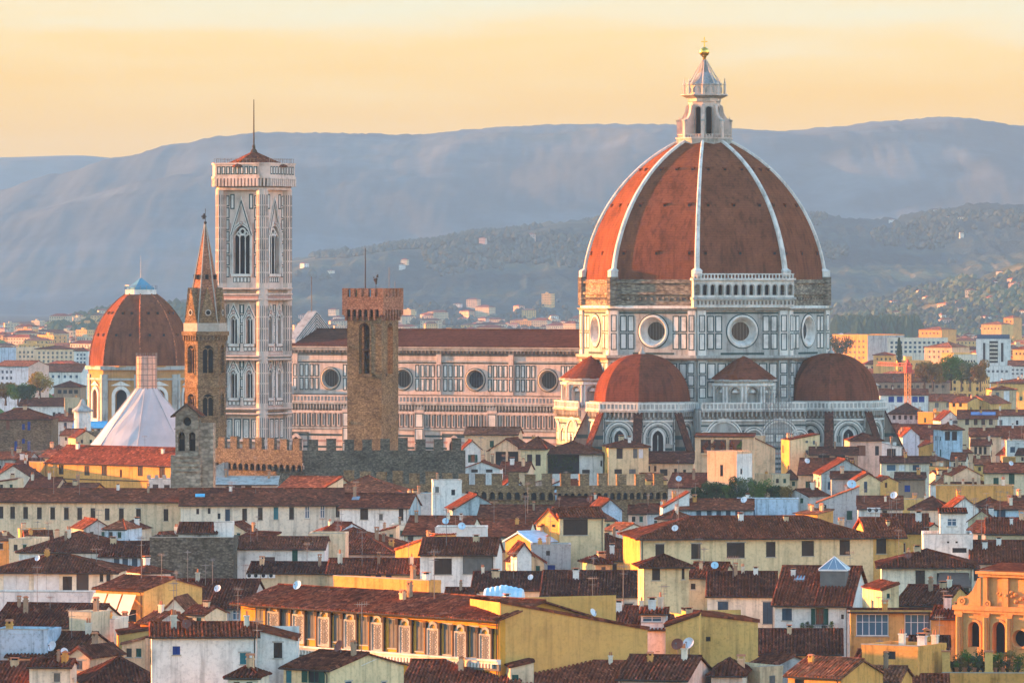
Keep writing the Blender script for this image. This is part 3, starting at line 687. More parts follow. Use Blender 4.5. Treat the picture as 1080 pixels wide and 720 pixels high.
for s in (-1, 1):
    rf.face([(XW+2, s*(YC+1.4), 40.1), (XE+2, s*(YC+1.4), 40.1), (XE+2, 0, 43.9), (XW+2, 0, 43.9)][::s])
    rf.face([(XW+2, s*(YC+1.4), 39.9), (XE+2, s*(YC+1.4), 39.9), (XE+2, s*(YC+1.4), 40.1), (XW+2, s*(YC+1.4), 40.1)])
    rf.face([(XW, s*(YA+0.3), 26.0), (XE, s*(YA+0.3), 26.0), (XE, s*YC, 27.9), (XW, s*YC, 27.9)][::s])
rf.tube((XW+2, 0, 43.95), (XE+2, 0, 43.95), 0.25, 6)
rf.build('nave_roof', [MT['naveroof']], nave)
fc = MB()
fc.T = face_T(180, 108.6)              # west front, its gable showing over the roof
fc.box(-21, 21, -1.5, 1.0, 0, 30, WHITE); fc.box(-10.6, 10.6, -1.5, 1.0, 30, 41.5, WHITE)
for y0 in (-1.5,):
    pts = [(-10.6, 41.5), (10.6, 41.5), (0, 48.4)]
    fc.face([(u, 1.0, z) for u, z in pts], WHITE); fc.face([(u, -1.5, z) for u, z in pts][::-1], WHITE)
    fc.face([(10.6, 1.0, 41.5), (10.6, -1.5, 41.5), (0, -1.5, 48.4), (0, 1.0, 48.4)], GREY); fc.face([(0, 1.0, 48.4), (0, -1.5, 48.4), (-10.6, -1.5, 41.5), (-10.6, 1.0, 41.5)], GREY)
for k in range(6):
    for s in (-1, 1):
        d0 = 0.25 + k*0.62; L = 10.4 - d0*1.7
        a = [(s*L, 41.6), (0, 41.6 + L*0.65), (0, 41.6 + L*0.65 - 0.3), (s*(L-0.45), 41.6)]
        fc.face([(u, -1.56, z) for u, z in a], GREEN if k % 2 == 0 else BROWN)
fc.tube((0, 0, 48.4), (0, 0, 57), 0.10, 5, BROWN)
fc.build('facade_gable', WM, nave)

# ------------------------------------------------------------------ bell tower of the cathedral
bt_c = compass(-109.3, -27.0)
KT = 1 - 45.0/bt_c[1]; bt_c = (bt_c[0]*KT, bt_c[1]*KT)
camp = thing('bell_tower', 'tall square marble bell tower with gothic windows beside the cathedral nave', 'bell tower', (bt_c[0], bt_c[1], EYE*(1-KT)), TH); camp.scale = (KT, KT, KT)
HC = 5.75
sh = MB(); op = []
def camp_window(ang, uc, z0, zs, r, lights, gable):
    """one mullioned gothic window as a part: frame with tracery, dark inside"""
    w = MB(); w.T = face_T(ang, HC)
    w.arch_ring(uc, z0, zs, r, r+0.28, -0.15, 0.22, 0, 12, 0.35); w.arch_ring(uc, z0, zs, r+0.28, r+0.42, 0, 0.12, 1, 12, 0.35); w.arch_ring(uc, z0, zs, r+0.42, r+0.75, 0, 0.3, 0, 12, 0.35)
    for i in range(1, lights):
        x = uc - r + 2*r*i/lights; w.tube((x, -0.35, z0), (x, -0.35, zs+0.3), 0.13, 6, 0)
    lw = r/lights
    for i in range(lights):
        x = uc - r + 2*r*(i+0.5)/lights; w.arch_ring(x, zs-0.2, zs-0.1, lw-0.08, lw+0.1, -0.55, -0.2, 0, 8, 0.3, legs=False)
    if lights > 1: w.lathe([(r*0.42,-0.5),(r*0.42,-0.25),(r*0.25,-0.25),(r*0.25,-0.5)], 14, 0, axis='y', c=(uc, 0, zs + r*0.62))
    if lights == 3:
        for s in (-1, 1): w.lathe([(r*0.28,-0.5),(r*0.28,-0.25),(r*0.15,-0.25),(r*0.15,-0.5)], 12, 0, axis='y', c=(uc + s*r*0.42, 0, zs + r*0.42))
    # steep gable
    gw, gt_ = r + 0.95, gable
    for t_, y1, m_ in ((0.0, 0.34, 0), (0.35, 0.37, 1), (0.6, 0.40, 0)):
        for s in (-1, 1):
            k = 1 - t_/gw*0.9
            a = [(uc + s*gw*k, zs+0.6), (uc, zs + 0.6 + (gt_-zs-0.6)*k), (uc, zs + 0.6 + (gt_-zs-0.6)*k - 0.5), (uc + s*(gw*k-0.3), zs+0.6)]
            w.face([(u, y1, z) for u, z in a], m_)
            w.face([(a[0][0], 0, a[0][1]), (a[1][0], 0, a[1][1]), (a[1][0], y1, a[1][1]), (a[0][0], y1, a[0][1])], m_)
    w.box(uc-r-0.5, uc+r+0.5, 0, 0.35, z0-0.6, z0-0.1, 0)
    w.lathe([(0.5,0.30),(0.5,0.42),(0.3,0.42)], 12, 2, axis='y', c=(uc, 0, zs + r + 1.2))
    o = w.build('belfry_window', [MT['whitem'], MT['greenm'], MT['pinkm']], camp)
    v = MB(); v.T = face_T(ang, HC); v.poly(v.arch_pts(uc, z0, zs, r+0.02, 12, 0.35), -0.95); v.build('dark_opening', [MT['voidm']], o)
LEV = [(17.0, 23.4), (25.0, 36.1), (37.7, 50.9), (54.3, 78.0)]
for ang in (-90, 0, 90, 180):
    sh.T = face_T(ang, HC)
    fw = HC - 0.95
    sh.face([(-HC,0,-2),(HC,0,-2),(HC,0,25.0),(-HC,0,25.0)], WHITE)
    stripes(sh, -fw, fw, 1, 16.5, 9, 0, (PINK, GREEN), 0.4); panel_grid(sh, -fw, fw, 17.2, 22.6, 4, 1, 0.5, 0, 0.3); stripes(sh, -fw, fw, 23.6, 25, 2, 0.02, (GREEN, PINK), 0.5)
    for z0, z1, zw, zs in ((25.0, 37.7, 27.4, 33.0), (37.7, 54.3, 40.6, 46.2)):
        for s in (-1, 1):
            uc = s*2.2
            a, b_ = (-HC, 0) if s < 0 else (0, HC)
            sh.holed(a, b_, z0, z1, sh.arch_pts(uc, zw, zs, 0.95, 12, 0.35), 0.95, WHITE); camp_window(ang, uc, zw, zs, 0.95, 2, zs+4.4)
            sh.box(uc-1.75, uc-1.5, 0, 0.06, zw-1, zs+4, GREEN); sh.box(uc+1.5, uc+1.75, 0, 0.06, zw-1, zs+4, GREEN)
            panel_grid(sh, uc-1.7, uc+1.7, zw-1.9, zw-0.7, 3, 1, 0.15, 0.0, 0.15, False)
        panel_grid(sh, -0.55, 0.55, zw, zs+4, 1, 4, 0.25, 0.0, 0.2, False)
        for s in (-1, 1): panel_grid(sh, *sorted((s*4.02, s*fw)), zw-1, zs+4, 1, 4, 0.2, 0.0, 0.16, False)
        sh.frame(-fw+0.1, fw-0.1, zw-2.2, zs+5.0, 0.22, 0.0, 0.05, PINK)
    sh.holed(-HC, HC, 54.3, 78.2, sh.arch_pts(0, 57.6, 66.4, 2.35, 14, 0.35), 0.95, WHITE); camp_window(ang, 0, 57.6, 66.4, 2.35, 3, 76.4)
    for s in (-1, 1):
        panel_grid(sh, *sorted((s*3.35, s*(fw-0.1))), 56.6, 76.8, 1, 7, 0.3, 0.0, 0.24); sh.box(*sorted((s*3.1, s*3.3)), 0, 0.1, 56.6, 70, PINK)
        panel_grid(sh, *sorted((s*1.9, s*3.4)), 73.2, 77.2, 1, 1, 0.3, 0.0, 0.3)
    panel_grid(sh, -2.5, 2.5, 55.4, 56.9, 5, 1, 0.15, 0.0, 0.16, False)
sh.T = None
for sx in (-1, 1):
    for sy in (-1, 1):
        c = (sx*HC, sy*HC); CR = 1.5
        sh.prism(ngon(8, CR, R(22.5), *c), -2, 78.2, WHITE)
        for z0, z1, nz_ in ((2, 16, 5), (17.2, 22.8, 2), (26, 36, 4), (38.6, 50, 4), (55.2, 77, 8)):
            for q in range(8):
                sh.T = face_T(45*q, CR*CF, 0, *c); panel_grid(sh, -0.5, 0.5, z0, z1, 1, nz_, 0.35, 0, 0.16, False)
                sh.box(-0.24, 0.24, 0, 0.03, z0 + 0.5, z1 - 0.5, PINK)
        sh.T = None
def camp_ring(z0, z1, o, m, o2=None):
    o2 = o if o2 is None else o2
    def oc(k): h = HC + 1.45 + k; t = 1.8; return [(-h+t,-h),(h-t,-h),(h,-h+t),(h,h-t),(h-t,h),(-h+t,h),(-h,h-t),(-h,-h+t)]
    sh.prism(oc(o), z0, z1, m, oc(o2))
for z in (16.6, 23.2, 24.4, 36.4, 37.2, 51.0, 52.2, 53.6):
    camp_ring(z, z+0.3, 0.05, GREY, 0.4); camp_ring(z+0.3, z+0.6, 0.4, WHITE)
camp_ring(51.6, 52.2, 0.08, PINK); camp_ring(36.7, 37.2, 0.06, GREEN)
camp_ring(78.0, 78.6, 0.1, WHITE); camp_ring(78.6, 80.8, 0.15, BROWN, 0.7); camp_ring(80.8, 81.3, 1.0, WHITE); camp_ring(81.3, 84.2, 0.8, WHITE); camp_ring(84.2, 84.6, 1.0, WHITE)
for q, hw_ in ((-90, 6.6), (0, 6.6), (90, 6.6), (180, 6.6)):
    sh.T = face_T(q, HC + 1.45)
    for i in range(13): u = -5.8 + i*0.967; sh.box(u-0.28, u+0.28, 0.1, 1.25, 78.9, 80.8, WHITE)
    sh.T = face_T(q, HC + 2.25); panel_grid(sh, -5.8, 5.8, 81.6, 83.9, 9, 1, 0.3, 0, 0.25, False)
    sh.T = face_T(q+45, (HC+1.45-0.9)*math.sqrt(2) + 1.0)
    panel_grid(sh, -1.5, 1.5, 81.6, 83.9, 2, 1, 0.3, 0.02, 0.22, False)
    for i in range(3): sh.box(-1.1+i*0.9, -0.7+i*0.9, -1.0, 0.2, 78.9, 80.8, WHITE)
    sh.T = face_T(q, HC + 2.1)
    for i in range(12): sh.tube((-5.8 + i*1.05, 0, 84.6), (-5.8 + i*1.05, 0, 85.7), 0.05, 4, BROWN)
    sh.tube((-5.9, 0, 85.6), (5.9, 0, 85.6), 0.05, 4, BROWN)
sh.T = None
# broad inlaid bands of rose and green on every storey
for ang in (-90, 0, 90, 180):
    sh.T = face_T(ang, HC)
    for z0, z1 in ((56.2, 77.5), (38.4, 50.4), (26.0, 36.0)):
        n = int((z1-z0)/1.5)
        for i in range(n):
            zz = z0 + (z1-z0)*i/n
            for s in (-1, 1): sh.box(*sorted((s*(fw-0.05), s*(HC-0.75))), 0, 0.05, zz, zz + 0.55, PINK if i % 2 else GREEN)
sh.T = None
sh.build('shaft', [MT['campwhite']] + WM[1:] + [MT['whitem']], camp)
pr = MB(); pr.prism(ngon(4, 9.4, R(45)), 83.6, 84.0); pr.prism(ngon(4, 9.2, R(45)), 84.0, 87.4, None, ngon(4, 0.7, R(45))); pr.build('pyramid_roof', [MT['t2']], camp)
pm = MB(); pm.lathe([(1.0,0),(0.7,0.8),(0.35,1.2),(0.4,1.8),(0.16,2.4)], 10, c=(0,0,87.0)); pm.tube((0,0,88.5), (0,0,100.2), 0.20, 6, None, 0.10); pm.build('pole', [MT['bark']], camp)

FILLC = 0
# ------------------------------------------------------------------ fortress palace (tower, two battlemented blocks)
def at_px(px, Y): return ((px - 540)*Y/F, Y)
def merlons(mb, u0, u1, z, n, w, h, y0, y1, m=None):
    for i in range(n):
        c = u0 + (u1-u0)*(i+0.5)/n; hh = h*(0.9 + 0.2*RND.random())
        mb.box(c-w/2, c+w/2, y0, y1, z, z+hh, m)
def arcade_corbels(mb, u0, u1, z0, z1, n, proud, m=None, dark=1):
    """small round arches on corbels carrying the overhanging parapet"""
    w = (u1-u0)/n
    for i in range(n):
        a = u0 + w*i; um = a + w/2
        L = mb.holed(a, a+w, z0, z1, mb.arch_pts(um, z0+0.02, z0 + (z1-z0)*0.45, w*0.34, 6), proud, m, proud)
        mb.poly(mb.arch_pts(um, z0+0.02, z0 + (z1-z0)*0.45, w*0.34, 6), 0.04, dark)

def push(o, k): o.location = (o.location.x*k, o.location.y*k, EYE*(1-k)); o.scale = (k, k, k)
xt, yt = at_px(402.3, 1052)
TW = 7.15
tow = thing('fortress_tower', 'square brown stone tower with battlements and tall arched bell openings before the cathedral nave', 'tower', (xt, yt, 0), R(-25))
# local origin is the near corner: left face runs to -x, right face to +y
tb = MB(); H0, H1 = 49.0, 53.1
def tower_face(T, w, op_u, op_w, op_z0, op_zs):
    tb.T = T
    tb.face([(0,0,0),(w,0,0),(w,0,op_z0-2),(0,0,op_z0-2)], 0)
    tb.holed(0, w, op_z0-2, H0, tb.arch_pts(op_u, op_z0, op_zs, op_w, 12), 1.2, 0)
    tb.arch_ring(op_u, op_z0, op_zs, op_w, op_w+0.35, 0, 0.06, 0, 12)
    tb.box(op_u-op_w-0.6, op_u+op_w+0.6, 0, 0.25, op_z0-0.5, op_z0, 0)
    for zz in (14, 20.5, 29, 43.2):
        tb.box(0.3, 0.55, 0, 0.2, zz, zz+0.35, 0); tb.box(w-0.75, w-0.45, 0, 0.2, zz+0.3, zz+0.65, 0)
T_left = Matrix(((1,0,0,-TW),(0,-1,0,0),(0,0,1,0),(0,0,0,1)))
T_right = Matrix(((0,1,0,0),(1,0,0,0),(0,0,1,0),(0,0,0,1)))
T_back = Matrix(((-1,0,0,0),(0,1,0,TW),(0,0,1,0),(0,0,0,1)))
T_far = Matrix(((0,-1,0,-TW),(-1,0,0,TW),(0,0,1,0),(0,0,0,1)))
for T_ in (T_left, T_right, T_back, T_far): tower_face(T_, TW, TW/2, 1.12, 38.3, 46.7)
for T_ in (T_left, T_right, T_back, T_far):
    tb.T = T_; n = 6; w = TW/n
    for i in range(n):
        a = i*w; tb.holed(a, a+w, H0, H0+1.9, tb.arch_pts(a+w/2, H0, H0+1.0, w*0.33, 6), 0.7, 1, 0.7); tb.poly(tb.arch_pts(a+w/2, H0, H0+1.0, w*0.33, 6), 0.03, 2); tb.box(a-0.13, a+0.13, 0, 0.7, H0-0.7, H0, 1)
    tb.box(-0.7, TW+0.7, 0, 0.7, H0+1.9, H1-0.4, 1)
    tb.face([(0, -0.2, H0), (TW, -0.2, H0), (TW, -0.2, H1), (0, -0.2, H1)], 1)
    for i in range(6):
        c = -0.7 + (TW+1.4)*(i+0.5)/6; tb.box(c-0.42, c+0.42, 0.1, 0.7, H1-0.4, H1+1.2, 1)
tb.T = None
for q in ((0.35,-0.35),(-TW-0.35,-0.35),(0.35,TW+0.35),(-TW-0.35,TW+0.35)): tb.box(q[0]-0.36, q[0]+0.36, q[1]-0.36, q[1]+0.36, H0+0.3, H1+1.22, 1)
tb.face([(-TW, 0, H1-1), (0, 0, H1-1), (0, TW, H1-1), (-TW, TW, H1-1)], 2)
tb.build('shaft', [MT['fort'], MT['brick'], MT['voidm']], tow)
bl = MB()
for z_ in (0,):
    bl.lathe([(0.75,0),(0.72,0.3),(0.5,0.8),(0.42,1.2),(0.1,1.35)], 12, c=(-TW/2, TW*0.42, 41.2)); bl.box(-TW+0.6, -0.6, TW*0.4, TW*0.44, 42.6, 42.9)
bl.build('bell', [MT['bark']], tow)
fl = MB(); fl.tube((-TW*0.72, TW/2, H1-1), (-TW*0.72, TW/2, 61.8), 0.15, 6, None, 0.08); fl.build('flagpole', [MT['bark']], tow)
wv = MB(); wv.tube((-TW*0.36, TW*0.4, H1-1), (-TW*0.36, TW*0.4, 55.4), 0.05, 5)
for (x_, z_, r_) in ((0,55.6,0.28),(0.1,56.0,0.25),(0.28,56.5,0.22),(-0.3,55.9,0.2),(-0.42,56.3,0.15),(0.05,55.2,0.2),(0.4,56.8,0.13)): wv.sphere((-TW*0.36+x_, TW*0.4, z_), r_, 8)
wv.build('lion_weathervane', [MT['bark']], tow)
for k, (fx, top) in enumerate(((-0.12, 58.2), (0.05, 55.6))):
    am = MB(); am.tube((TW*fx, TW*0.7, H1-1), (TW*fx, TW*0.7, top), 0.06, 5); am.build('rod', [MT['mast']], tow)
for i, cm in enumerate(('tealsh', 'leaf', 'tealsh', 'deepblue')):
    s_ = MB(); T_ = T_left if i < 3 else T_right; s_.T = T_; c = -0.7 + (TW+1.4)*(((1, 2, 4, 3)[i])+0.0)/6; s_.box(c-0.3, c+0.3, -0.15, 0.0, H1-0.4, H1+0.9); s_.build('stained_netting', [MT['bluetarp'] if cm != 'leaf' else MT['paleleaf']], tow)

def battlement_house(label, corner_px, Yc, z, yl, ll, yr, lr, mh, arches_l, arches_r, matl, cat='castle wall'):
    """palace block with two battlemented walls meeting at a near corner; z = parapet foot"""
    x, y = at_px(corner_px, Yc)
    o = thing('battlemented_palace', label, cat, (x, y, 0), 0)
    for nm, yaw, L, arches, sgn in (('left', yl, ll, arches_l, -1), ('right', yr, lr, arches_r, 1)):
        d = Vector((math.cos(R(yaw)), math.sin(R(yaw)), 0)) * sgn
        n = Vector((math.sin(R(yaw)), -math.cos(R(yaw)), 0))
        u = d if sgn > 0 else -d
        o_ = Vector((0,0,0)) if sgn > 0 else d*L
        T = Matrix(((u.x, n.x, 0, o_.x), (u.y, n.y, 0, o_.y), (0,0,1,0), (0,0,0,1)))
        w = MB(); w.T = T
        pz = z - arches[1] if arches else z - 3
        w.box(0, L, -1.2, 0, 0, pz, 0)
        if arches:
            n_ = arches[0]; arcade_corbels(w, 0, L, pz, pz+arches[2], n_, 0.5, 0, 1); w.box(0, L, -1.0, 0.5, pz+arches[2], z, 0); w.box(0, L, 0.5, 0.56, pz+arches[2], pz+arches[2]+0.25, 0)
        else: w.box(0, L, -1.0, 0.0, pz, z, 0)
        w.build('wall', [MT[matl], MT['voidm']], o)
        nm_ = max(2, int(round(L/ (mh*1.55)))); y1 = 0.5 if arches else 0.0
        for i in range(nm_):
            c = L*(i+0.5)/nm_; w_ = mh*0.85; m = MB(); m.T = T; hh = mh*(0.88 + 0.2*RND.random())
            b0 = w_/2
            m.box(c-b0, c+b0, -0.25+y1-0.4, y1, z, z+hh)
            m.box(c-b0-0.05, c+b0+0.05, -0.3+y1-0.4, y1+0.05, z+hh, z+hh+0.12)
            m.build('merlon', [MT[matl]], o)
    rf = MB(); a = Vector((math.cos(R(yr)), math.sin(R(yr)), 0))*lr; b = -Vector((math.cos(R(yl)), math.sin(R(yl)), 0))*ll
    zz = z - 1.5
    rf.face([(0,0,zz), (a.x,a.y,zz), (a.x+b.x, a.y+b.y, zz), (b.x,b.y,zz)]); rf.build('roof_deck', [MT['t3']], o)
    return o
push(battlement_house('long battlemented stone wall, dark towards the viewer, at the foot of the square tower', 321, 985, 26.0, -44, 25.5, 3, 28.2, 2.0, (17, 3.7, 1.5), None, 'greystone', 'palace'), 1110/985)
push(battlement_house('lower battlemented stone wall above a row of small arches, nearer than the tower', 586, 915, 22.3, -20, 37.5, 16, 19.0, 1.9, (26, 2.3, 1.7), (17, 2.3, 1.7), 'fort', 'palace'), 1072/915)

push(tow, 1165/1052)
# ------------------------------------------------------------------ hexagonal church tower with spire
xb, yb = at_px(216.5, 1085)
bad = thing('church_tower', 'slender hexagonal brown stone church tower with pointed spire beside the marble bell tower', 'church tower', (xb, yb, 0), R(12))
RB = 4.0; bm = MB(); FB = RB*math.cos(R(30)); hb = RB*math.sin(R(30))
zpy = lambda py: EYE - (py-300)*1085/F
for k in range(6):
    a = 60*k - 90; bm.T = face_T(a, FB)
    bm.face([(-hb,0,0),(hb,0,0),(hb,0,28),(-hb,0,28)], 0)
    for z0, z1, zw, zs in ((28, 35.2, 29.8, 33.0), (35.6, 45.2, 38.0, 42.3)):
        bm.holed(-hb, hb, z0, z1, bm.arch_pts(0, zw, zs, 1.02, 10), 0.7, 0); bm.arch_ring(0, zw, zs, 1.02, 1.25, 0, 0.1, 0, 10)
        wn = MB(); wn.T = face_T(a, FB); wn.tube((0, -0.3, zw), (0, -0.3, zs+0.2), 0.12, 6, 0); wn.arch_ring(-0.5, zs-0.1, zs, 0.36, 0.52, -0.5, -0.15, 0, 8, legs=False); wn.arch_ring(0.5, zs-0.1, zs, 0.36, 0.52, -0.5, -0.15, 0, 8, legs=False); wn.box(-1.2, 1.2, 0, 0.2, zw-0.3, zw, 0)
        wo_ = wn.build('belfry_window', [MT['fort']], bad); dk = MB(); dk.T = face_T(a, FB); dk.poly(dk.arch_pts(0, zw, zs, 1.03, 10), -0.7); dk.build('dark_opening', [MT['voidm']], wo_)
    bm.box(-hb-0.1, hb+0.1, 0, 0.3, 35.2, 35.6, 0); bm.box(-hb-0.1, hb+0.1, 0, 0.22, 27.6, 28.0, 0)
    for i in range(6): bm.box(-hb + i*0.72, -hb + 0.3 + i*0.72, 0, 0.45, 44.2, 45.2, 0)
    bm.box(-hb-0.25, hb+0.25, 0, 0.6, 45.2, 46.0, 0); bm.box(-hb-0.1, hb+0.1, -0.2, 0.2, 46.0, 47.6, 1)
    gb_ = [(-hb*0.92, 47.6), (hb*0.92, 47.6), (0, 54.4)]
    bm.face([(u, 0.12, z) for u, z in gb_], 2)
    bm.face([(hb*0.92, 0.12, 47.6), (hb*0.92, -1.5, 47.6), (0, -1.5, 54.4), (0, 0.12, 54.4)], 2); bm.face([(-hb*0.92, 0.12, 47.6), (0, 0.12, 54.4), (0, -1.5, 54.4), (-hb*0.92, -1.5, 47.6)], 2)
    bm.lathe([(0.62,0.12),(0.62,0.22),(0.42,0.22)], 12, 1, axis='y', c=(0, 0, 49.6)); bm.poly(circ(0, 49.6, 0.42, 12), 0.14, 3)
bm.T = None
bm.build('shaft', [MT['fort'], MT['stonetrim'], MT['fort'], MT['voidm']], bad)
sp = MB(); sp.prism(ngon(6, RB*0.92, 0), 47.6, 66.6, 0, ngon(6, 0.16, 0))
for k in range(6):
    a = R(60*k); sp.tube((RB*0.93*math.cos(a), RB*0.93*math.sin(a), 47.6), (0.17*math.cos(a), 0.17*math.sin(a), 66.6), 0.16, 5, 1, 0.1)
    sp.T = face_T(60*k - 90, 2.05); sp.box(-0.28, 0.28, -0.3, 0.25, 56.0, 56.9, 2); sp.T = None
sp.build('spire', [MT['brick'], MT['stonetrim'], MT['voidm']], bad)
an = MB(); an.tube((0,0,66.4), (0,0,69.6), 0.06, 5); an.sphere((0,0,66.9), 0.3, 8); an.box(-0.55,0.05,-0.08,0.08,67.6,68.4); an.sphere((-0.2,0,68.5), 0.22, 8); an.box(-0.8,0.25,-0.05,0.05,68.0,68.2); an.build('angel_weathervane', [MT['bark']], bad)

push(bad, 1200/1085)
# ------------------------------------------------------------------ red domed chapel far behind
xs, ys = at_px(148.5, 1650)
chp = thing('domed_chapel', 'red tiled dome with blue cap on a tan drum behind the white tent roof', 'chapel', (xs, ys, 0), R(-27.9 + 8))
k_ = 1650/F; RC = 15.2; zc_ = lambda py: EYE - (py-300)*k_
cm = MB()
ZD = zc_(385)
for k in range(8):
    a = 45*k; hw = RC*math.sin(R(22.5)); cm.T = face_T(a, RC*CF)
    cm.face([(-hw,0,0),(hw,0,0),(hw,0,10),(-hw,0,10)], 0); cm.holed(-hw, hw, 10, ZD-0.5, cm.arch_pts(0, 16, 22.6, 1.9, 10), 0.9, 0)
    for s in (-1, 1): cm.box(*sorted((s*(hw-1.6), s*hw)), 0, 0.4, 0, ZD-2.5, 1)
    cm.box(-hw-0.2, hw+0.2, 0, 0.5, ZD-4.2, ZD-3.6, 1); cm.box(-hw-0.4, hw+0.4, 0, 1.0, ZD-1.2, ZD-0.1, 1)
    wn = MB(); wn.T = face_T(a, RC*CF); wn.arch_ring(0, 16, 22.6, 1.9, 2.9, -0.1, 0.4, 0, 10); wn.box(-3.2, 3.2, 0, 0.6, 15.2, 16, 0)
    wn.face([(-3.2, 0.45, 25.6), (3.2, 0.45, 25.6), (0, 0.45, 27.0)], 0)
    w_ = wn.build('arched_window', [MT['whitem']], chp); g_ = MB(); g_.T = face_T(a, RC*CF); g_.poly(g_.arch_pts(0, 16, 22.6, 1.92, 10), -0.9)
    g_.build('pane', [MT['voidm']], w_)
cm.T = None; cm.prism(ngon(8, RC+0.6, R(22.5)), ZD-0.3, ZD)
cm.build('drum', [MT['chapelwall'], MT['greym']], chp)
dm2 = MB(); rows = []; HD = zc_(309) - ZD
for j in range(21):
    t = j/20; h = HD*t
    r = lerp([(0, 15.0), (0.3, 13.9), (0.55, 11.6), (0.8, 7.9), (1.0, 4.0)], t)
    # smooth pointed profile
    Rr = 25.0; r = math.sqrt(max(0, (15.0+5.5)**2 - (h*0.86)**2)) - 5.5
    rows.append([(r, ZD + h)])
for j in range(20):
    r0, z0 = rows[j][0]; r1, z1 = rows[j+1][0]
    for k in range(8):
        a0, a1 = R(22.5+45*k), R(67.5+45*k)
        dm2.face([(r0*math.cos(a0), r0*math.sin(a0), z0), (r0*math.cos(a1), r0*math.sin(a1), z0), (r1*math.cos(a1), r1*math.sin(a1), z1), (r1*math.cos(a0), r1*math.sin(a0), z1)])
cd_ = dm2.build('dome', [MT['dome']], chp); rt = rows[-1][0][0]
for k in range(8):
    rb = MB(); a = R(22.5+45*k)
    for j in range(20): rb.tube((rows[j][0][0]*math.cos(a), rows[j][0][0]*math.sin(a), rows[j][0][1]), (rows[j+1][0][0]*math.cos(a), rows[j+1][0][0]*math.sin(a), rows[j+1][0][1]), 0.22, 5)
    rb.build('rib', [MT['t4']], cd_)
    for tt, us in ((0.42, (-0.35, 0.35)), (0.72, (-0.3, 0.3))):
        h = HD*tt; r = (math.sqrt((20.5)**2 - (h*0.86)**2) - 5.5)*CF
        for u in us:
            hb_ = MB(); hb_.T = face_T(45*k, r) @ Matrix.Translation((u*r*0.5, 0, ZD+h)); hb_.box(-0.5, 0.5, -0.5, 0.3, -0.4, 0.5, 0); hb_.box(-0.36, 0.36, 0.3, 0.32, -0.3, 0.4, 1); hb_.build('vent_hole', [MT['dome'], MT['voidm']], cd_)
cp = MB(); zt = ZD + HD; cp.prism(ngon(8, rt+0.9, R(22.5)), zt-0.4, zt+1.0, 0); cp.prism(ngon(8, rt+0.2, R(22.5)), zt+1.0, zt+1.6, 1); cp.prism(ngon(8, rt, R(22.5)), zt+1.6, zt+4.4, 1, ngon(8, 0.3, R(22.5)))
for k in range(16): a = 2*math.pi*k/16; cp.tube(((rt+0.7)*math.cos(a), (rt+0.7)*math.sin(a), zt+1.0), ((rt+0.7)*math.cos(a), (rt+0.7)*math.sin(a), zt+2.2), 0.08, 4, 2)
for k in range(16): a = 2*math.pi*k/16; b_ = 2*math.pi*(k+1)/16; cp.tube(((rt+0.7)*math.cos(a), (rt+0.7)*math.sin(a), zt+2.2), ((rt+0.7)*math.cos(b_), (rt+0.7)*math.sin(b_), zt+2.2), 0.08, 4, 2)
cp.tube((0,0,zt+4), (0,0,zt+11), 0.09, 5, 2, 0.04); cp.build('cap', [MT['whitem'], MT['copper'], MT['metal']], chp)

# ------------------------------------------------------------------ baptistery under white sheeting
xq, yq = at_px(154.5, 1420)
bap = thing('baptistery', 'octagonal baptistery with a white sheeted tent roof and round lantern under repair', 'baptistery', (xq, yq, 0), R(-27.9))
q = 1420/F
w_ = MB(); w_.prism(ngon(8, 14.0, R(22.5)), 0, 14.6); 
for k in range(8):
    w_.T = face_T(45*k, 14.0*CF); panel_grid(w_, -5, 5, 3, 14, 3, 2, 0.4, 0, 0.3, False)
w_.T = None; w_.build('wall', WM, bap)
r_ = MB(); n = 8; prv = None
for r, z in ((14.6, 14.1), (12.3, 17.0), (9.7, 20.2), (7.0, 23.4), (4.5, 26.5), (2.6, 28.9)):
    row = []
    for k in range(32):
        a = R(22.5) + 2*math.pi*k/32; f_ = 1.0 if k % 4 == 0 else (0.955 if k % 4 == 2 else 0.968)
        row.append(r_.p((r*f_*math.cos(a), r*f_*math.sin(a), z + 0.10*math.sin(k*2.3 + r))))
    if prv:
        for k in range(32): r_.idx((prv[k], prv[(k+1) % 32], row[(k+1) % 32], row[k]))
    prv = row
ro_ = r_.build('roof', [MT['tarp']], bap)
for k in range(8):
    a = R(22.5) + 2*math.pi*k/8; s_ = MB(); s_.tube((14.6*math.cos(a), 14.6*math.sin(a), 14.2), (2.7*math.cos(a), 2.7*math.sin(a), 29.0), 0.09, 5); s_.build('seam', [MT['tarp']], ro_)
l_ = MB(); l_.lathe([(2.55, 28.2), (2.45, 36.9)], 20, 0); l_.lathe([(2.45, 36.9), (0.02, 36.9)], 20, 0)
for i in range(6): l_.lathe([(2.65, 29.4 + i*1.4), (2.65, 29.55 + i*1.4)], 20, 1)
for k in range(14): a = 2*math.pi*k/14; l_.tube((2.66*math.cos(a), 2.66*math.sin(a), 28.4), (2.66*math.cos(a), 2.66*math.sin(a), 37.8), 0.06, 4, 1)
l_.build('lantern', [MT['pink'], MT['mast']], bap)

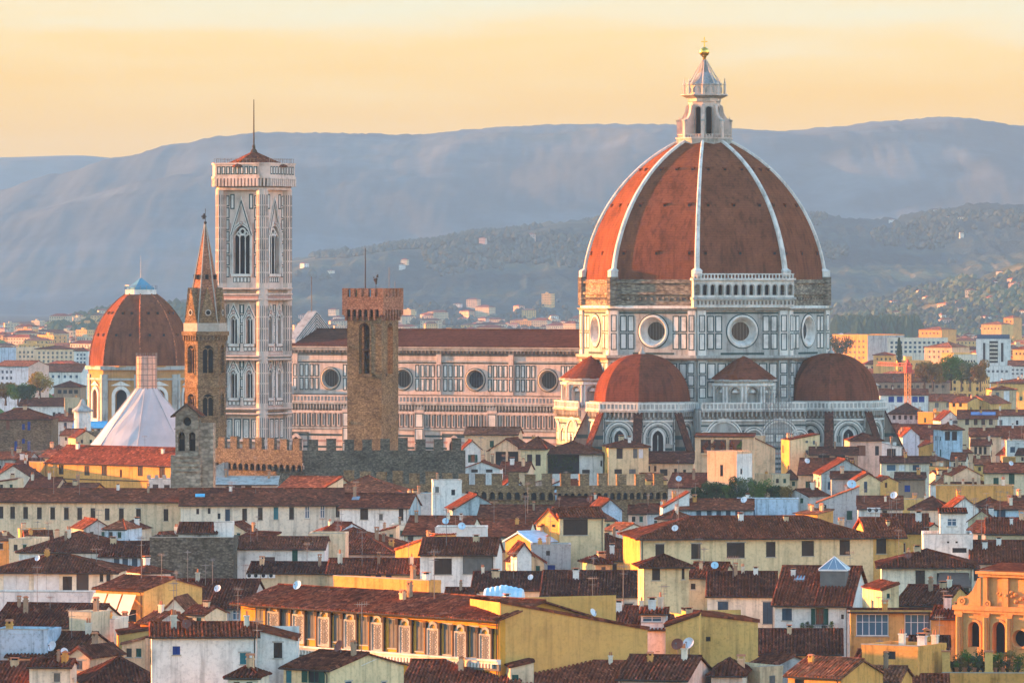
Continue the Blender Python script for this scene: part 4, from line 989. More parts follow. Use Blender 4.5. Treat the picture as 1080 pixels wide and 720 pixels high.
# ------------------------------------------------------------------ gothic bell gable
xg, yg = at_px(198, 930); kg = 930/F; zg = lambda py: EYE - (py-300)*kg
bgb = thing('bell_gable', 'grey stone gothic bell gable with two arched openings and round oculus under a little roof', 'bell gable', (xg, yg, 0), R(-10))
m_ = MB(); m_.T = Matrix(((1,0,0,0),(0,-1,0,0),(0,0,1,0),(0,0,0,1)))
zt = zg(437); z1 = zg(480)
m_.face([(-2.9,0,0),(2.2,0,0),(2.2,0,z1),(-2.9,0,z1)]);
m_.holed(-2.1, -0.15, z1, zg(452), m_.arch_pts(-1.05, z1+0.7, zg(459), 0.58, 10), 0.9); m_.holed(-0.15, 1.8, z1, zg(452), m_.arch_pts(0.75, z1+0.7, zg(459), 0.58, 10), 0.9)
m_.holed(-2.1, 1.8, zg(452), zg(437), circ(-0.15, zg(444.5), 0.72, 16), 0.9)
m_.face([(-2.1,0,zg(437)),(1.8,0,zg(437)),(-0.15,0,zg(426))])
for u, ww in ((-1.05, 0.58), (0.75, 0.58)): m_.arch_ring(u, z1+0.7, zg(459), ww, ww+0.16, 0, 0.12)
m_.lathe([(0.72,0),(0.9,0.1),(0.95,0)], 18, axis='y', c=(-0.15, 0, zg(444.5)))
m_.box(-2.5, 2.1, 0, 0.3, z1-0.3, z1); m_.box(-2.3, 2.0, 0, 0.2, zg(452.5), zg(451.5))
for i in range(3): m_.box(-2.2 + i*0.1, 1.9, 0, 0.25 + i*0.02, zg(487+i*5), zg(486+i*5))
m_.face([(-2.1,0,z1),(-2.9,0,z1),(-2.9,-1.6,z1),(-2.1,-1.6,z1)])
for s, xx in ((-1, -2.1), (1, 1.8)): m_.face([(xx,0,0),(xx,-1.6,0),(xx,-1.6,zg(437)),(xx,0,zg(437))])
m_.box(1.8, 4.2, -2.2, -0.4, 0, zg(446)); m_.face([(2.2,0,0),(2.2,-0.5,0),(2.2,-0.5,z1),(2.2,0,z1)])
m_.build('wall', [MT['belfrystone']], bgb)
bk = MB(); bk.T = m_.T; bk.face([(-2.1,-1.4,z1),(1.8,-1.4,z1),(1.8,-1.4,zg(437)),(-2.1,-1.4,zg(437))]) ; bk.build('dark_recess', [MT['voidm']], bgb)
for u in (-1.05, 0.75):
    bb = MB(); bb.T = m_.T; bb.lathe([(0.42,0),(0.36,0.25),(0.24,0.6),(0.05,0.75)], 10, c=(u, -0.5, zg(463))); bb.build('bell', [MT['bark']], bgb)
rr_ = MB(); rr_.T = m_.T
for s, xx in ((-1, -2.8), (1, 2.5)):
    e_ = [(xx, 0.6, zg(438.5)), (-0.15, 0.6, zg(425)), (-0.15, -2.4, zg(425)), (xx, -2.4, zg(438.5))]
    rr_.face(e_, 0); rr_.face([(a, b, c-0.25) for a, b, c in e_], 1); rr_.face([e_[0], e_[1], (e_[1][0], 0.6, e_[1][2]-0.25), (e_[0][0], 0.6, e_[0][2]-0.25)], 1)
rr_.build('roof', [MT['t2'], MT['wood']], bgb)

push(bgb, 1062/930)
# ------------------------------------------------------------------ houses of the old town
def roof_slope(mb, A, B, C, D, cw=0.40, fine=True, rows=6, m=0):
    """tiled slope on quad eave A-B, ridge D-C (above A, above B): rolls of cover tiles running down the slope"""
    A, B, C, D = Vector(A), Vector(B), Vector(C), Vector(D)
    e = (B - A); L = e.length
    if L < 0.2: return
    e /= L; n = e.cross((D - A) if (D - A).length > 0.1 else (C - A)).normalized()
    if n.z < 0: n = -n
    s = n.cross(e).normalized()
    if s.z < 0: s = -s
    q = [((p_-A).dot(e), (p_-A).dot(s)) for p_ in (A, B, C, D)]
    H = max(q[2][1], q[3][1])
    def top(a):                                # height of the slope at eave position a
        h = H
        if a < q[3][0]: h = min(h, q[3][1]*a/max(q[3][0], 1e-6))
        if a > q[2][0]: h = min(h, q[2][1]*(L-a)/max(L-q[2][0], 1e-6))
        return max(h, 0.0)
    if not fine:
        mb.face([A, B, C, D] if (C-D).length > 0.05 else [A, B, C], m); return
    N = max(2, int(L/cw)); w = L/N; ph = RND.uniform(0, 99)
    for i in range(N):
        a0 = i*w; am = a0 + w/2; t = top(am)
        if t < 0.15: continue
        k = max(1, min(rows, int(t/0.9)))
        off = RND.uniform(-0.02, 0.02); prev = None
        for j in range(k + 1):
            b = t*j/k; base = A + s*b
            sag = 0.13*noise.noise(Vector((A.x*0.3 + am*0.25 + ph, b*0.4, A.y*0.3)))
            row = []
            for fx, hh in ((0.0, 0.0), (0.20, 0.17), (0.54, 0.17), (0.72, 0.0)):
                row.append(mb.p(base + e*(a0 + fx*w*1.0) + n*(hh + sag + off + RND.uniform(-0.028, 0.028))))
            row.append(mb.p(base + e*(a0 + w) + n*(sag + off)))
            if prev:
                for c in range(4): mb.idx((prev[c], prev[c+1], row[c+1], row[c]), m)
            else:                              # eave end of the tile roll
                mb.idx((row[0], row[1], row[2], row[3]), m)
            prev = row
def stock(name, f, mats, smooth=False):
    mb = MB(); f(mb); o = mb.build(name, mats, None, smooth); me = o.data; bpy.data.objects.remove(o); return me
def _chim(w, d, h, kind):
    def f(mb):
        mb.box(-w, w, -d, d, -1.2, h, 0); mb.box(-w-0.08, w+0.08, -d-0.08, d+0.08, h-0.18, h, 0)
        if kind == 0:
            for s in (-1, 1): mb.box(s*w*0.8-0.08, s*w*0.8+0.08, -d*0.8, d*0.8, h, h+0.35, 0)
            mb.face([(-w-0.12,-d-0.12,h+0.35),(w+0.12,-d-0.12,h+0.35),(w+0.12,0,h+0.62),(-w-0.12,0,h+0.62)], 1); mb.face([(-w-0.12,d+0.12,h+0.35),(w+0.12,d+0.12,h+0.35),(w+0.12,0,h+0.62),(-w-0.12,0,h+0.62)], 1)
            mb.face([(-w-0.12,-d-0.12,h+0.35),(-w-0.12,0,h+0.62),(-w-0.12,d+0.12,h+0.35)], 1); mb.face([(w+0.12,-d-0.12,h+0.35),(w+0.12,0,h+0.62),(w+0.12,d+0.12,h+0.35)], 1)
        elif kind == 1:
            for x in (-w*0.5, w*0.5): mb.tube((x,0,h), (x,0,h+0.6), 0.14, 8, 1, 0.11)
        else:
            mb.box(-w*0.7, w*0.7, -d*0.7, d*0.7, h, h+0.28, 2); mb.box(-w-0.1, w+0.1, -d-0.1, d+0.1, h+0.28, h+0.38, 1)
    return f
CHIM = [stock('chimney', _chim(*a), [MT[w_], MT['terracotta'], MT['voidm']]) for a, w_ in (((0.45,0.35,1.3,0),'peach'), ((0.35,0.35,1.6,1),'offwhite'), ((0.6,0.35,1.1,2),'beige'), ((0.3,0.3,1.9,0),'brown'), ((0.5,0.4,1.5,2),'white'), ((0.4,0.4,1.0,0),'apricot'))]
def _yagi(h, bars, gap):
    def f(mb):
        mb.tube((0,0,-0.8), (0,0,h), 0.034, 5)
        mb.tube((-0.6,0,h-0.15), (0.7,0.15,h-0.15), 0.03, 4)
        for i in range(bars): x = -0.55 + i*1.15/max(1, bars-1); mb.tube((x,-0.45+0.02*i,h-0.15), (x,0.45-0.02*i,h-0.15), 0.022, 4); mb.tube((x,0,h-0.4+0.01*i), (x,0,h+0.10), 0.018, 4)
        if gap: mb.tube((-0.5,-0.1,h-0.9), (0.5,0.1,h-0.9), 0.03, 4); mb.tube((-0.3,-0.4,h-0.9), (-0.3,0.4,h-0.9), 0.02, 4); mb.tube((0.3,-0.3,h-0.9), (0.3,0.3,h-0.9), 0.02, 4)
    return f
ANT = [stock('antenna', _yagi(*a), [MT['mast']]) for a in ((2.6,5,True), (3.6,6,True), (1.9,4,False), (4.6,5,True))]
def _dish(r, yaw):
    def f(mb):
        mb.tube((0,0,-0.6), (0,0,0.5), 0.05, 5, 1)
        T = Matrix.Translation((0,-0.15,0.7)) @ Matrix.Rotation(R(yaw), 4, 'Z') @ Matrix.Rotation(R(-25), 4, 'X'); mb.T = T
        mb.lathe([(0.02,-0.0),(r*0.5,-0.05),(r*0.8,-0.12),(r,-0.2),(r*1.02,-0.17),(r*0.8,-0.08),(0.02,0.04)], 18, 0, axis='y')
        mb.tube((0,-0.15,-r*0.95), (0,-r*1.1,-r*0.2), 0.025, 4, 1); mb.box(-0.07,0.07,-r*1.2,-r*1.0,-r*0.28,-r*0.08,1)
        mb.T = None
    return f
DISH = {('w', 0): stock('satellite_dish', _dish(0.55, -25), [MT['dish'], MT['mast']]), ('w', 1): stock('satellite_dish', _dish(0.48, 30), [MT['dish'], MT['mast']]),
        ('r', 0): stock('satellite_dish', _dish(0.55, -15), [MT['rust'], MT['mast']]), ('b', 0): stock('satellite_dish', _dish(0.62, 10), [MT['palebluetarp'], MT['mast']])}
SKYL = stock('skylight', lambda mb: (mb.box(-0.55,0.55,-0.75,0.75,-0.2,0.16,1), mb.box(-0.47,0.47,-0.67,0.67,0.16,0.2,0)), [MT['skylight'], MT['metal']])
def _ac(mb):
    mb.box(-0.45,0.45,-0.35,0.0,0,0.65,0); mb.lathe([(0.26,-0.37),(0.26,-0.36),(0.02,-0.36)], 14, 1, axis='y', c=(-0.1,0,0.33))
ACM = stock('air_conditioner', _ac, [MT['whitesh'], MT['voidm']])
SHADES = {'b': 'brownsh', 'g': 'greensh', 'u': 'bluesh', 't': 'tealsh', 'y': 'greysh', 'w': 'whitesh', 'r': 'redsh', 'd': 'deepblue'}
HOUSES = []; LABELS = set()

class House:
    """one building: empty + wall, roof, windows ...; A,B are the eave ends of its facade as seen in the photo (px), z the eave height"""
    def __init__(s, label, xa, xb, ye, yr=None, z=16.0, yaw=-6.0, dep=None, roof='gable', wall='cream', tile='t1', win=(), ov=0.45, name='house', cat='house', slope=0.30, right=None, left=None, fine=None, group=None, apex=None, nchim=None, nant=None, Y=None, gut=True):
        s.label = label
        ya = Y if Y else F*(EYE - z)/(ye - 300)
        if Y: z = EYE - (ye-300)*Y/F
        A = Vector(((xa-540)*ya/F, ya, 0)); kb = (xb-540)/F; c, sn = math.cos(R(yaw)), math.sin(R(yaw))
        W = (kb*A.y - A.x)/(c - kb*sn)
        s.A, s.W, s.z, s.c, s.sn, s.yaw = A, W, z, c, sn, yaw
        s.Y0 = ya; s.seed = random.Random(hash((round(xa*7), round(ye*3))) & 0xffff)
        if yr is None: yr = ye - 12
        t = (EYE - z - (yr-300)*ya/F) / (slope + (yr-300)/F*c)
        s.t = None
        if roof in ('gable', 'hip'): dep = dep or max(3.0, 2*t); t = dep/2; s.rise = EYE - (yr-300)*(ya + t*c)/F - z
        elif roof == 'shed': dep = dep or max(2.5, t); s.rise = EYE - (yr-300)*(ya + dep*c)/F - z
        elif roof == 'front': dep = dep or 9.0; s.rise = (ye - yr)*ya/F
        elif roof == 'slant': dep = dep or 9.0; s.rise = (ye - yr)*ya/F      # monopitch rising to the right (yr = right end)
        else: dep = dep or 9.0; s.rise = 0.0
        s.rise = max(-8.0, min(6.5, s.rise))
        s.dep = dep; s.roofk = roof
        o = thing(name, label, cat, A, R(yaw), group); s.root = o; s.label = label; LABELS.add(label)
        HOUSES.append(s)
        s.fine = (ya < 900) if fine is None else fine
        walls = {'f': wall, 'r': right or wall, 'l': left or wall}
        s.win_specs = []
        openings = {'f': [], 'r': [], 'l': []}
        for wspec in win:
            px, py, w, h, kind = wspec[:5]; side = wspec[5] if len(wspec) > 5 else 'f'
            u0, z0 = s.hit(px - w/2, py + h/2, side); u1, z1 = s.hit(px + w/2, py - h/2, side)
            if u0 > u1: u0, u1 = u1, u0
            Ls = s.side_len(side)
            u0 = max(0.15, u0); u1 = min(Ls - 0.15, u1); z1 = min(z1, z - 0.12 if side == 'f' else z1)
            if u1 - u0 < 0.25 or z1 - z0 < 0.25: continue
            openings[side].append((u0, u1, z0, z1, kind)); s.win_specs.append((side, u0, u1, z0, z1, kind))
        rr = s.seed; plainw = any(k_ in label for k_ in ('parapet', 'gable wall', 'slanting wall', 'windowless', 'terrace', 'end wall', 'peeping', 'lean-to', 'slit', 'rooftop cabin', 'dormer'))
        if name in ('house', 'tower_house') and not plainw and roof != 'flat' or roof == 'flat' and 'flats' not in label and name == 'house' and not plainw and len(win) == 0:
            for side in ('f', 'r' if yaw < -5 else 'l'):
                Ls = s.side_len(side); have = len(openings[side])
                if have > 1 or Ls < 3.4 or (side == 'f' and have and W < 7): continue
                n = max(1, int(Ls/rr.uniform(3.2, 4.6))); kind = rr.choice(('b', 'b', 'g', 'u', 'y', 'o', 'bf', 'gf'))
                for row in range(2):
                    zc_ = z - (2.1 if roof != 'flat' else 1.9) - row*3.3
                    for i in range(n):
                        if rr.random() < (0.25 if row == 0 else 0.5): continue
                        uc_ = Ls*(i + 0.5)/n + rr.uniform(-0.3, 0.3); w2, h2 = rr.choice(((0.45, 0.8), (0.5, 0.85), (0.35, 0.5), (0.45, 0.75)))
                        if uc_ - w2 < 0.4 or uc_ + w2 > Ls - 0.4: continue
                        if any(uc_ - w2 - 0.7 < o_[1] and uc_ + w2 + 0.7 > o_[0] and zc_ - h2 - 0.4 < o_[3] and zc_ + h2 + 0.4 > o_[2] for o_ in openings[side]): continue
                        kk_ = kind if rr.random() < 0.75 else 'o'
                        openings[side].append((uc_ - w2, uc_ + w2, zc_ - h2, zc_ + h2, kk_)); s.win_specs.append((side, uc_ - w2, uc_ + w2, zc_ - h2, zc_ + h2, kk_))
        s.build_walls(walls, openings); s.build_roof(tile, ov, gut)
        for w_ in s.win_specs: s.build_window(*w_)
        r = s.seed
        big = s.W*s.dep
        if nchim is None: nchim = r.choice((1, 1, 2, 2, 3)) if big > 40 else r.choice((0, 1, 1))
        if nant is None: nant = r.choice((0, 1, 1, 2, 2)) if big > 40 else r.choice((0, 0, 1))
        for _ in range(nchim): s.on_roof('chimney', CHIM[r.randrange(6)], r.uniform(0.08, 0.92), r.uniform(0.55, 0.97), r.choice((0, 0, 1.57)), r.uniform(0.55, 0.9))
        for _ in range(nant): s.on_roof('antenna', ANT[r.randrange(4)], r.uniform(0.08, 0.92), r.uniform(0.5, 0.98), r.uniform(0, 3), r.uniform(0.8, 1.2))
    # --- geometry of the sides: local x along the facade, y backwards, z up
    def side_T(s, side):
        if side == 'f': return Matrix(((1,0,0,0),(0,-1,0,0),(0,0,1,0),(0,0,0,1)))
        if side == 'r': return Matrix(((0,1,0,s.W),(1,0,0,0),(0,0,1,0),(0,0,0,1)))
        return Matrix(((0,-1,0,0),(-1,0,0,s.dep),(0,0,1,0),(0,0,0,1)))
    def side_len(s, side): return s.W if side == 'f' else s.dep
    def world(s): return Matrix.Translation(s.A) @ Matrix.Rotation(R(s.yaw), 4, 'Z')
    def hit(s, px, py, side='f'):
        """where the sight line through (px,py) meets that wall: (u, z)"""
        M_ = s.world() @ s.side_T(side); o = M_ @ Vector((0,0,0)); n = (M_.to_3x3() @ Vector((0,1,0))).normalized(); u = (M_.to_3x3() @ Vector((1,0,0))).normalized()
        d = Vector(((px-540)/F, 1, -(py-300)/F)); e = Vector((0,0,EYE)); k = (o - e).dot(n)/d.dot(n); q = e + d*k
        return (q - o).dot(u), q.z
    def top_at(s, side, u):
        z, W, d, rk = s.z, s.W, s.dep, s.roofk
        if rk == 'gable' and side in 'rl': return z + s.rise*(1 - abs(u - d/2)/(d/2))
        if rk == 'front' and side == 'f': return z + s.rise*(1 - abs(u - W/2)/(W/2))
        if rk == 'shed' and side in 'rl': return z + s.rise*((u if side == 'r' else d-u)/d)
        if rk == 'slant' and side == 'f': return z + s.rise*u/W
        if rk == 'slant' and side == 'r': return z + s.rise
        return z
    def build_walls(s, walls, openings):
        names = list(dict.fromkeys(walls.values())); mb = MB()
        for side in 'frl':
            mb.T = s.side_T(side); mi = names.index(walls[side]); L = s.side_len(side)
            zt = min(s.top_at(side, 0), s.top_at(side, L), s.z)
            ops = openings[side]
            us = sorted({0.0, L, *(q for o in ops for q in o[:2])}); zs = sorted({0.0, zt, *(min(max(q, 0.0), zt) for o in ops for q in o[2:4])})
            for i in range(len(us)-1):
                for j in range(len(zs)-1):
                    cu, cz = (us[i]+us[i+1])/2, (zs[j]+zs[j+1])/2
                    if us[i+1]-us[i] < 1e-4 or zs[j+1]-zs[j] < 1e-4 or any(o[0] < cu < o[1] and o[2] < cz < o[3] for o in ops): continue
                    mb.face([(us[i],0,zs[j]),(us[i+1],0,zs[j]),(us[i+1],0,zs[j+1]),(us[i],0,zs[j+1])], mi)
            for (a, b, c, d, _k) in ops:           # reveals
                for q in (((a,c),(b,c)),((b,c),(b,d)),((b,d),(a,d)),((a,d),(a,c))):
                    mb.face([(q[0][0],0,q[0][1]),(q[1][0],0,q[1][1]),(q[1][0],-0.22,q[1][1]),(q[0][0],-0.22,q[0][1])], mi)
            pts = [(0, zt)] + [(L*k/8, s.top_at(side, L*k/8)) for k in range(9)] + [(L, zt)]
            if max(p_[1] for p_ in pts) > zt + 0.01: mb.poly(pts, 0.0, mi)
        mb.T = None
        mb.face([(0, s.dep, 0), (s.W, s.dep, 0), (s.W, s.dep, s.z), (0, s.dep, s.z)], 0)
        s.wall = mb.build('wall', [MT[n] for n in names], s.root)
    def build_roof(s, tile, ov, gut):
        W, d, z, h = s.W, s.dep, s.z, s.rise; mb = MB(); f = s.fine; o = ov; rk = s.roofk
        def slope_at(u, y):
            if rk == 'gable' or rk == 'hip':
                k = min(y, d - y)/(d/2)
                if rk == 'hip': k = min(k, min(u, W - u)/min(d/2, W/2))
                return z + h*k
            if rk == 'shed': return z + h*y/d
            if rk == 'front': return z + h*(1 - abs(u - W/2)/(W/2))
            if rk == 'slant': return z + h*u/W
            return z
        s.zat = slope_at
        if rk == 'flat':
            mb.box(-0.05, W+0.05, -0.05, 0.25, z, z+0.5, 1); mb.box(-0.05, 0.25, 0.25, d, z, z+0.5, 1); mb.box(W-0.25, W+0.05, 0.25, d, z, z+0.5, 1); mb.box(0.25, W-0.25, d-0.25, d, z, z+0.5, 1)
            mb.face([(0.2,0.2,z+0.02),(W-0.2,0.2,z+0.02),(W-0.2,d-0.2,z+0.02),(0.2,d-0.2,z+0.02)], 2)
            mb.box(-0.1, W+0.1, -0.1, 0.3, z+0.5, z+0.58, 2)
            s.roof = mb.build('roof', [MT[tile if tile in MT else 't1'], s.wall.data.materials[0], MT['stonetrim']], s.root); return
        k = h/(d/2) if rk in ('gable', 'hip') else (h/d if rk == 'shed' else 0)
        ez = z - k*o + 0.14
        if rk == 'gable':
            roof_slope(mb, (-o*0.6, -o, ez), (W+o*0.6, -o, ez), (W+o*0.6, d/2, z+h+0.14), (-o*0.6, d/2, z+h+0.14), fine=f)
            roof_slope(mb, (W+o*0.6, d+o, ez), (-o*0.6, d+o, ez), (-o*0.6, d/2, z+h+0.14), (W+o*0.6, d/2, z+h+0.14), fine=False)
            for xx in (-o*0.6, W+o*0.6):
                mb.face([(xx,-o,ez-0.16),(xx,d/2,z+h-0.02),(xx,d/2,z+h+0.16),(xx,-o,ez)], 0); mb.face([(xx,d+o,ez-0.16),(xx,d/2,z+h-0.02),(xx,d/2,z+h+0.16),(xx,d+o,ez)], 0)
            ridge = [((-o*0.6, d/2, z+h+0.2), (W+o*0.6, d/2, z+h+0.2))]
            sof = [(-o*0.6,-o,ez-0.16),(W+o*0.6,-o,ez-0.16)]
        elif rk == 'hip':
            t = min(d/2, W/2); a, b = (t, d/2), (W - t, d/2)
            if W < d: a = b = (W/2, d/2)
            top = z + h + 0.14; oo = o
            roof_slope(mb, (-oo,-oo,ez), (W+oo,-oo,ez), (*b,top), (*a,top), fine=f)
            roof_slope(mb, (W+oo,-oo,ez), (W+oo,d+oo,ez), (*b,top), (*b,top), fine=f)
            roof_slope(mb, (-oo,d+oo,ez), (-oo,-oo,ez), (*a,top), (*a,top), fine=f)
            roof_slope(mb, (W+oo,d+oo,ez), (-oo,d+oo,ez), (*a,top), (*b,top), fine=False)
            ridge = [((*a,top+0.05),(*b,top+0.05)), ((-oo,-oo,ez+0.06),(*a,top+0.05)), ((W+oo,-oo,ez+0.06),(*b,top+0.05))]
            sof = [(-oo,-oo,ez-0.16),(W+oo,-oo,ez-0.16)]
        elif rk == 'shed':
            roof_slope(mb, (-o*0.5,-o,ez), (W+o*0.5,-o,ez), (W+o*0.5,d,z+h+0.14), (-o*0.5,d,z+h+0.14), fine=f)
            ridge = [((-o*0.5,d,z+h+0.18),(W+o*0.5,d,z+h+0.18))]; sof = [(-o*0.5,-o,ez-0.16),(W+o*0.5,-o,ez-0.16)]
            mb.face([(0,d,z),(W,d,z),(W,d,z+h+0.1),(0,d,z+h+0.1)], 1)
            for xx in (-o*0.5, W+o*0.5): mb.face([(xx,-o,ez-0.16),(xx,d,z+h),(xx,d,z+h+0.16),(xx,-o,ez)], 0)
        elif rk == 'front':
            kk = h/(W/2); ex = z - kk*o + 0.14; top = z+h+0.14; f0 = -o*0.5
            roof_slope(mb, (-o, d, ex), (-o, f0, ex), (W/2, f0, top), (W/2, d, top), fine=f)
            roof_slope(mb, (W+o, f0, ex), (W+o, d, ex), (W/2, d, top), (W/2, f0, top), fine=f)
            for xx in (-o, W+o): mb.face([(xx,f0,ex-0.18),(W/2,f0,top-0.18),(W/2,f0,top+0.06),(xx,f0,ex+0.04)], 0)
            ridge = [((W/2,f0,top+0.05),(W/2,d,top+0.05))]; sof = None
        else:                                   # slant
            lo, hi = ((-o*0.4, z+0.14), (W+0.1, z+h+0.14)) if h >= 0 else ((W+o*0.4, z+h+0.14), (-0.1, z+0.14))
            f0 = -0.18
            roof_slope(mb, (lo[0], d if h >= 0 else f0, lo[1]), (lo[0], f0 if h >= 0 else d, lo[1]), (hi[0], f0 if h >= 0 else d, hi[1]), (hi[0], d if h >= 0 else f0, hi[1]), fine=f)
            mb.face([(lo[0],f0,lo[1]-0.18),(hi[0],f0,hi[1]-0.18),(hi[0],f0,hi[1]+0.06),(lo[0],f0,lo[1]+0.06)], 0)
            ridge = []; sof = None
        for a, b in ridge:
            a, b = Vector(a), Vector(b)
            if (b-a).length > 0.3: mb.tube(a, b, 0.15, 6, 0)
        if sof:
            (x0, y0, z0), (x1, _y, _z) = sof
            mb.face([(x0,y0,z0),(x1,y0,z0),(x1,0.02,z0+k*o),(x0,0.02,z0+k*o)], 1)
            mb.face([(x0,y0,z0),(x1,y0,z0),(x1,y0,z0+0.2),(x0,y0,z0+0.2)], 1)
            if gut:
                mb.tube((x0, y0-0.07, z0+0.12), (x1, y0-0.07, z0+0.12), 0.075, 6, 1)
        s.roof = mb.build('roof', [MT[tile], MT['wood']], s.root)
        if sof and gut and s.Y0 < 1000 and W > 6:
            dp = MB(); x = W - 0.35 if s.seed.random() < 0.6 else 0.35; dp.tube((x, -0.1, 0), (x, -0.1, z-0.5), 0.06, 5); dp.tube((x, -0.1, z-0.5), (x, -o, z-0.05), 0.06, 5); dp.build('downpipe', [MT['wood'] if s.seed.random() < 0.6 else MT['mast']], s.root)
    def on_roof(s, name, me, fu, fv, rz=0.0, sc=1.0, dz=0.0):
        u = s.W*fu; y = (s.dep/2 if s.roofk in ('gable', 'hip') else s.dep)*fv
        q = link(name, me, s.roof, (u, y, s.zat(u, y) + 0.05 + dz), rz); q.scale = (sc, sc, sc); return q
    def at(s, name, me, px, py, rz=0.0, sc=1.0):
        """stand something on the roof where the sight line through (px,py) meets it"""
        Mi = s.world().inverted(); e = Mi @ Vector((0,0,EYE)); d = Mi.to_3x3() @ Vector(((px-540)/F, 1, -(py-300)/F))
        k0 = s.Y0*0.97; best = None
        for i in range(600):
            q = e + d*(k0 + i*0.1)
            if 0 <= q.x <= s.W and 0 <= q.y <= s.dep and q.z <= s.zat(q.x, q.y) + 0.12: best = q; break
        if best is None: return s.on_roof(name, me, min(0.97, max(0.03, (e + d*s.Y0).x/s.W)), 0.9, rz, sc)
        q = link(name, me, s.roof, (best.x, best.y, s.zat(best.x, best.y) + 0.05), rz); q.scale = (sc, sc, sc); return q
    def build_window(s, side, u0, u1, z0, z1, kind):
        """kind: o glazed dark, x bare opening, or a shutter letter; 2 letters: shutter colour + f (open, folded back); a arched dark; m many-paned white"""
        T = s.side_T(side); w = MB(); w.T = T; uw, zh = u1-u0, z1-z0
        near = s.Y0 < 1050
        big = uw > 2.6
        fr = 'whitesh' if kind[0] in 'om' else SHADES.get(kind[0], 'brownsh')
        y = -0.16
        if kind == 'x': fr = 'brownsh'
        t = 0.09
        w.frame(u0, u1, z0, z1, t, y-0.05, y+0.03, 0)
        if near and kind != 'x':
            if kind[0] in 'om' or kind.endswith('f'):
                n = max(2, int(round(uw/0.8))) if big else 2
                for i in range(1, n): x = u0 + uw*i/n; w.box(x-0.04, x+0.04, y-0.04, y+0.02, z0+t, z1-t, 0)
                if kind[0] == 'm' or zh > 1.9: w.box(u0+t, u1-t, y-0.03, y+0.015, z0+zh*0.62, z0+zh*0.62+0.06, 0)
            w.box(u0-0.12, u1+0.12, 0.0, 0.10, z0-0.12, z0-0.002, 1)        # sill
            if s.seed.random() < 0.45: w.box(u0-0.16, u1+0.16, 0.003, 0.04, z1+0.002, z1+0.16, 1)
        o = w.build('window', [MT[fr], MT['stonetrim']], s.root)
        g_ = MB(); g_.T = T; g_.poly([(u0+0.02, z0+0.02), (u1-0.02, z0+0.02), (u1-0.02, z1-0.02), (u0+0.02, z1-0.02)], y-0.02)
        g_.build('pane', [MT['bluepane' if kind[0] == 'm' else 'pane']], o)
        if kind[0] in SHADES and kind[0] != 'o':
            fold = kind.endswith('f')
            for sg in (-1, 1):
                h = MB(); h.T = T
                if fold: a, b = (u0 - uw*0.5, u0 - 0.02) if sg < 0 else (u1 + 0.02, u1 + uw*0.5); ya = 0.03
                else: a, b = (u0+0.04, (u0+u1)/2-0.015) if sg < 0 else ((u0+u1)/2+0.015, u1-0.04); ya = -0.08
                h.frame(a, b, z0+0.03, z1-0.03, 0.07, ya, ya+0.05)
                if near:
                    n = max(3, int(zh/0.16))
                    for i in range(n):
                        c = z0 + 0.12 + (zh-0.24)*i/n; h.face([(a+0.06, ya+0.005, c), (b-0.06, ya+0.005, c), (b-0.06, ya+0.04, c+0.09), (a+0.06, ya+0.04, c+0.09)])
                h.poly([(a+0.06, z0+0.05), (b-0.06, z0+0.05), (b-0.06, z1-0.05), (a+0.06, z1-0.05)], ya+0.004)
                h.build('shutter', [MT[SHADES[kind[0]]]], o)
    def part(s, name, side, boxes, mats):
        """extra boxes on a wall: (u0,u1,y0,y1,z0,z1[,m])"""
        mb = MB(); mb.T = s.side_T(side)
        for b in boxes: mb.box(*b)
        return mb.build(name, mats, s.root)
def wins(xs, y, w, h, k, side='f', dy=0.0):
    return [(x, y + dy*i, w, h, k, side) for i, x in enumerate(xs)]
H = House
# ---- behind, left: between the chapel and the marble tower
H('brown stone house with small blue shutters under a low hipped roof', -14, 54, 442, 431, z=20, yaw=-3, roof='hip', wall='stone', win=[(8.3,448,3.5,10,'r'),(24.7,450,3,6,'d'),(30.5,449,3,9,'d'),(16.7,470,3,10,'d'),(24.7,465,3,5,'d'),(30.5,470,3,10,'d')], dep=14, nant=0)
H('long white house with a long brown roof below the chapel drum', 20, 68, 428, 420, z=15, yaw=-2, wall='white', win=wins([57,62.5],437,3,5,'b'), nant=0)
H('beige block with one dark window beside the tan drum', 68, 84, 421, 417, z=18, yaw=5, roof='flat', wall='beige', win=[(74,433,4,6,'b')], nant=0)
H('small white house with blue door and gable roof by the stone house', 55, 84, 444, 437, z=14, yaw=-8, wall='white', win=[(69,449,3,7,'u')], nant=0)
H('pavilion with a bright blue corrugated roof below the tent', 77, 111, 451.5, 445, z=14, yaw=0, wall='white', tile='bluetarp', win=wins([84,93,98,104],455,3,5,'x'), fine=False, nchim=0, nant=0)
H('flat topped brown stone house in front of the tent roof', 63, 111, 457, z=13.5, yaw=4, roof='flat', wall='stone', dep=10, nant=1)
H('dark roofed house squeezed beside a blue grey gable', 110, 139, 458, 452, z=13, yaw=-4, wall='greystone', tile='t3', nant=0)
H('worn blue grey gabled house before the white tent', 119, 153, 467, 451, z=12.5, yaw=3, roof='front', wall='teal', dep=9, win=[(142,460,3,5,'b')], nchim=1)
H('pale green grey house with slanting roof beside the bell gable', 153, 182, 464, 452, z=15, yaw=4, roof='slant', wall='green', dep=8, win=[(171,467,3,7,'u'),(160,468,2.5,5,'b')], nchim=1)
H('long sunlit orange house with six dark windows and red roof', 49, 187, 487, 470, z=16.5, yaw=-40, wall='apricot', tile='t1', dep=13, ov=0.6,
  win=[(64.5,495,5,10,'b'),(91.7,496,5.5,10,'b'),(110,496,5.5,10,'b'),(127.5,499,2.2,8,'x'),(148,496.7,5.5,10,'b'),(171,498,6,11,'b')], nchim=2)
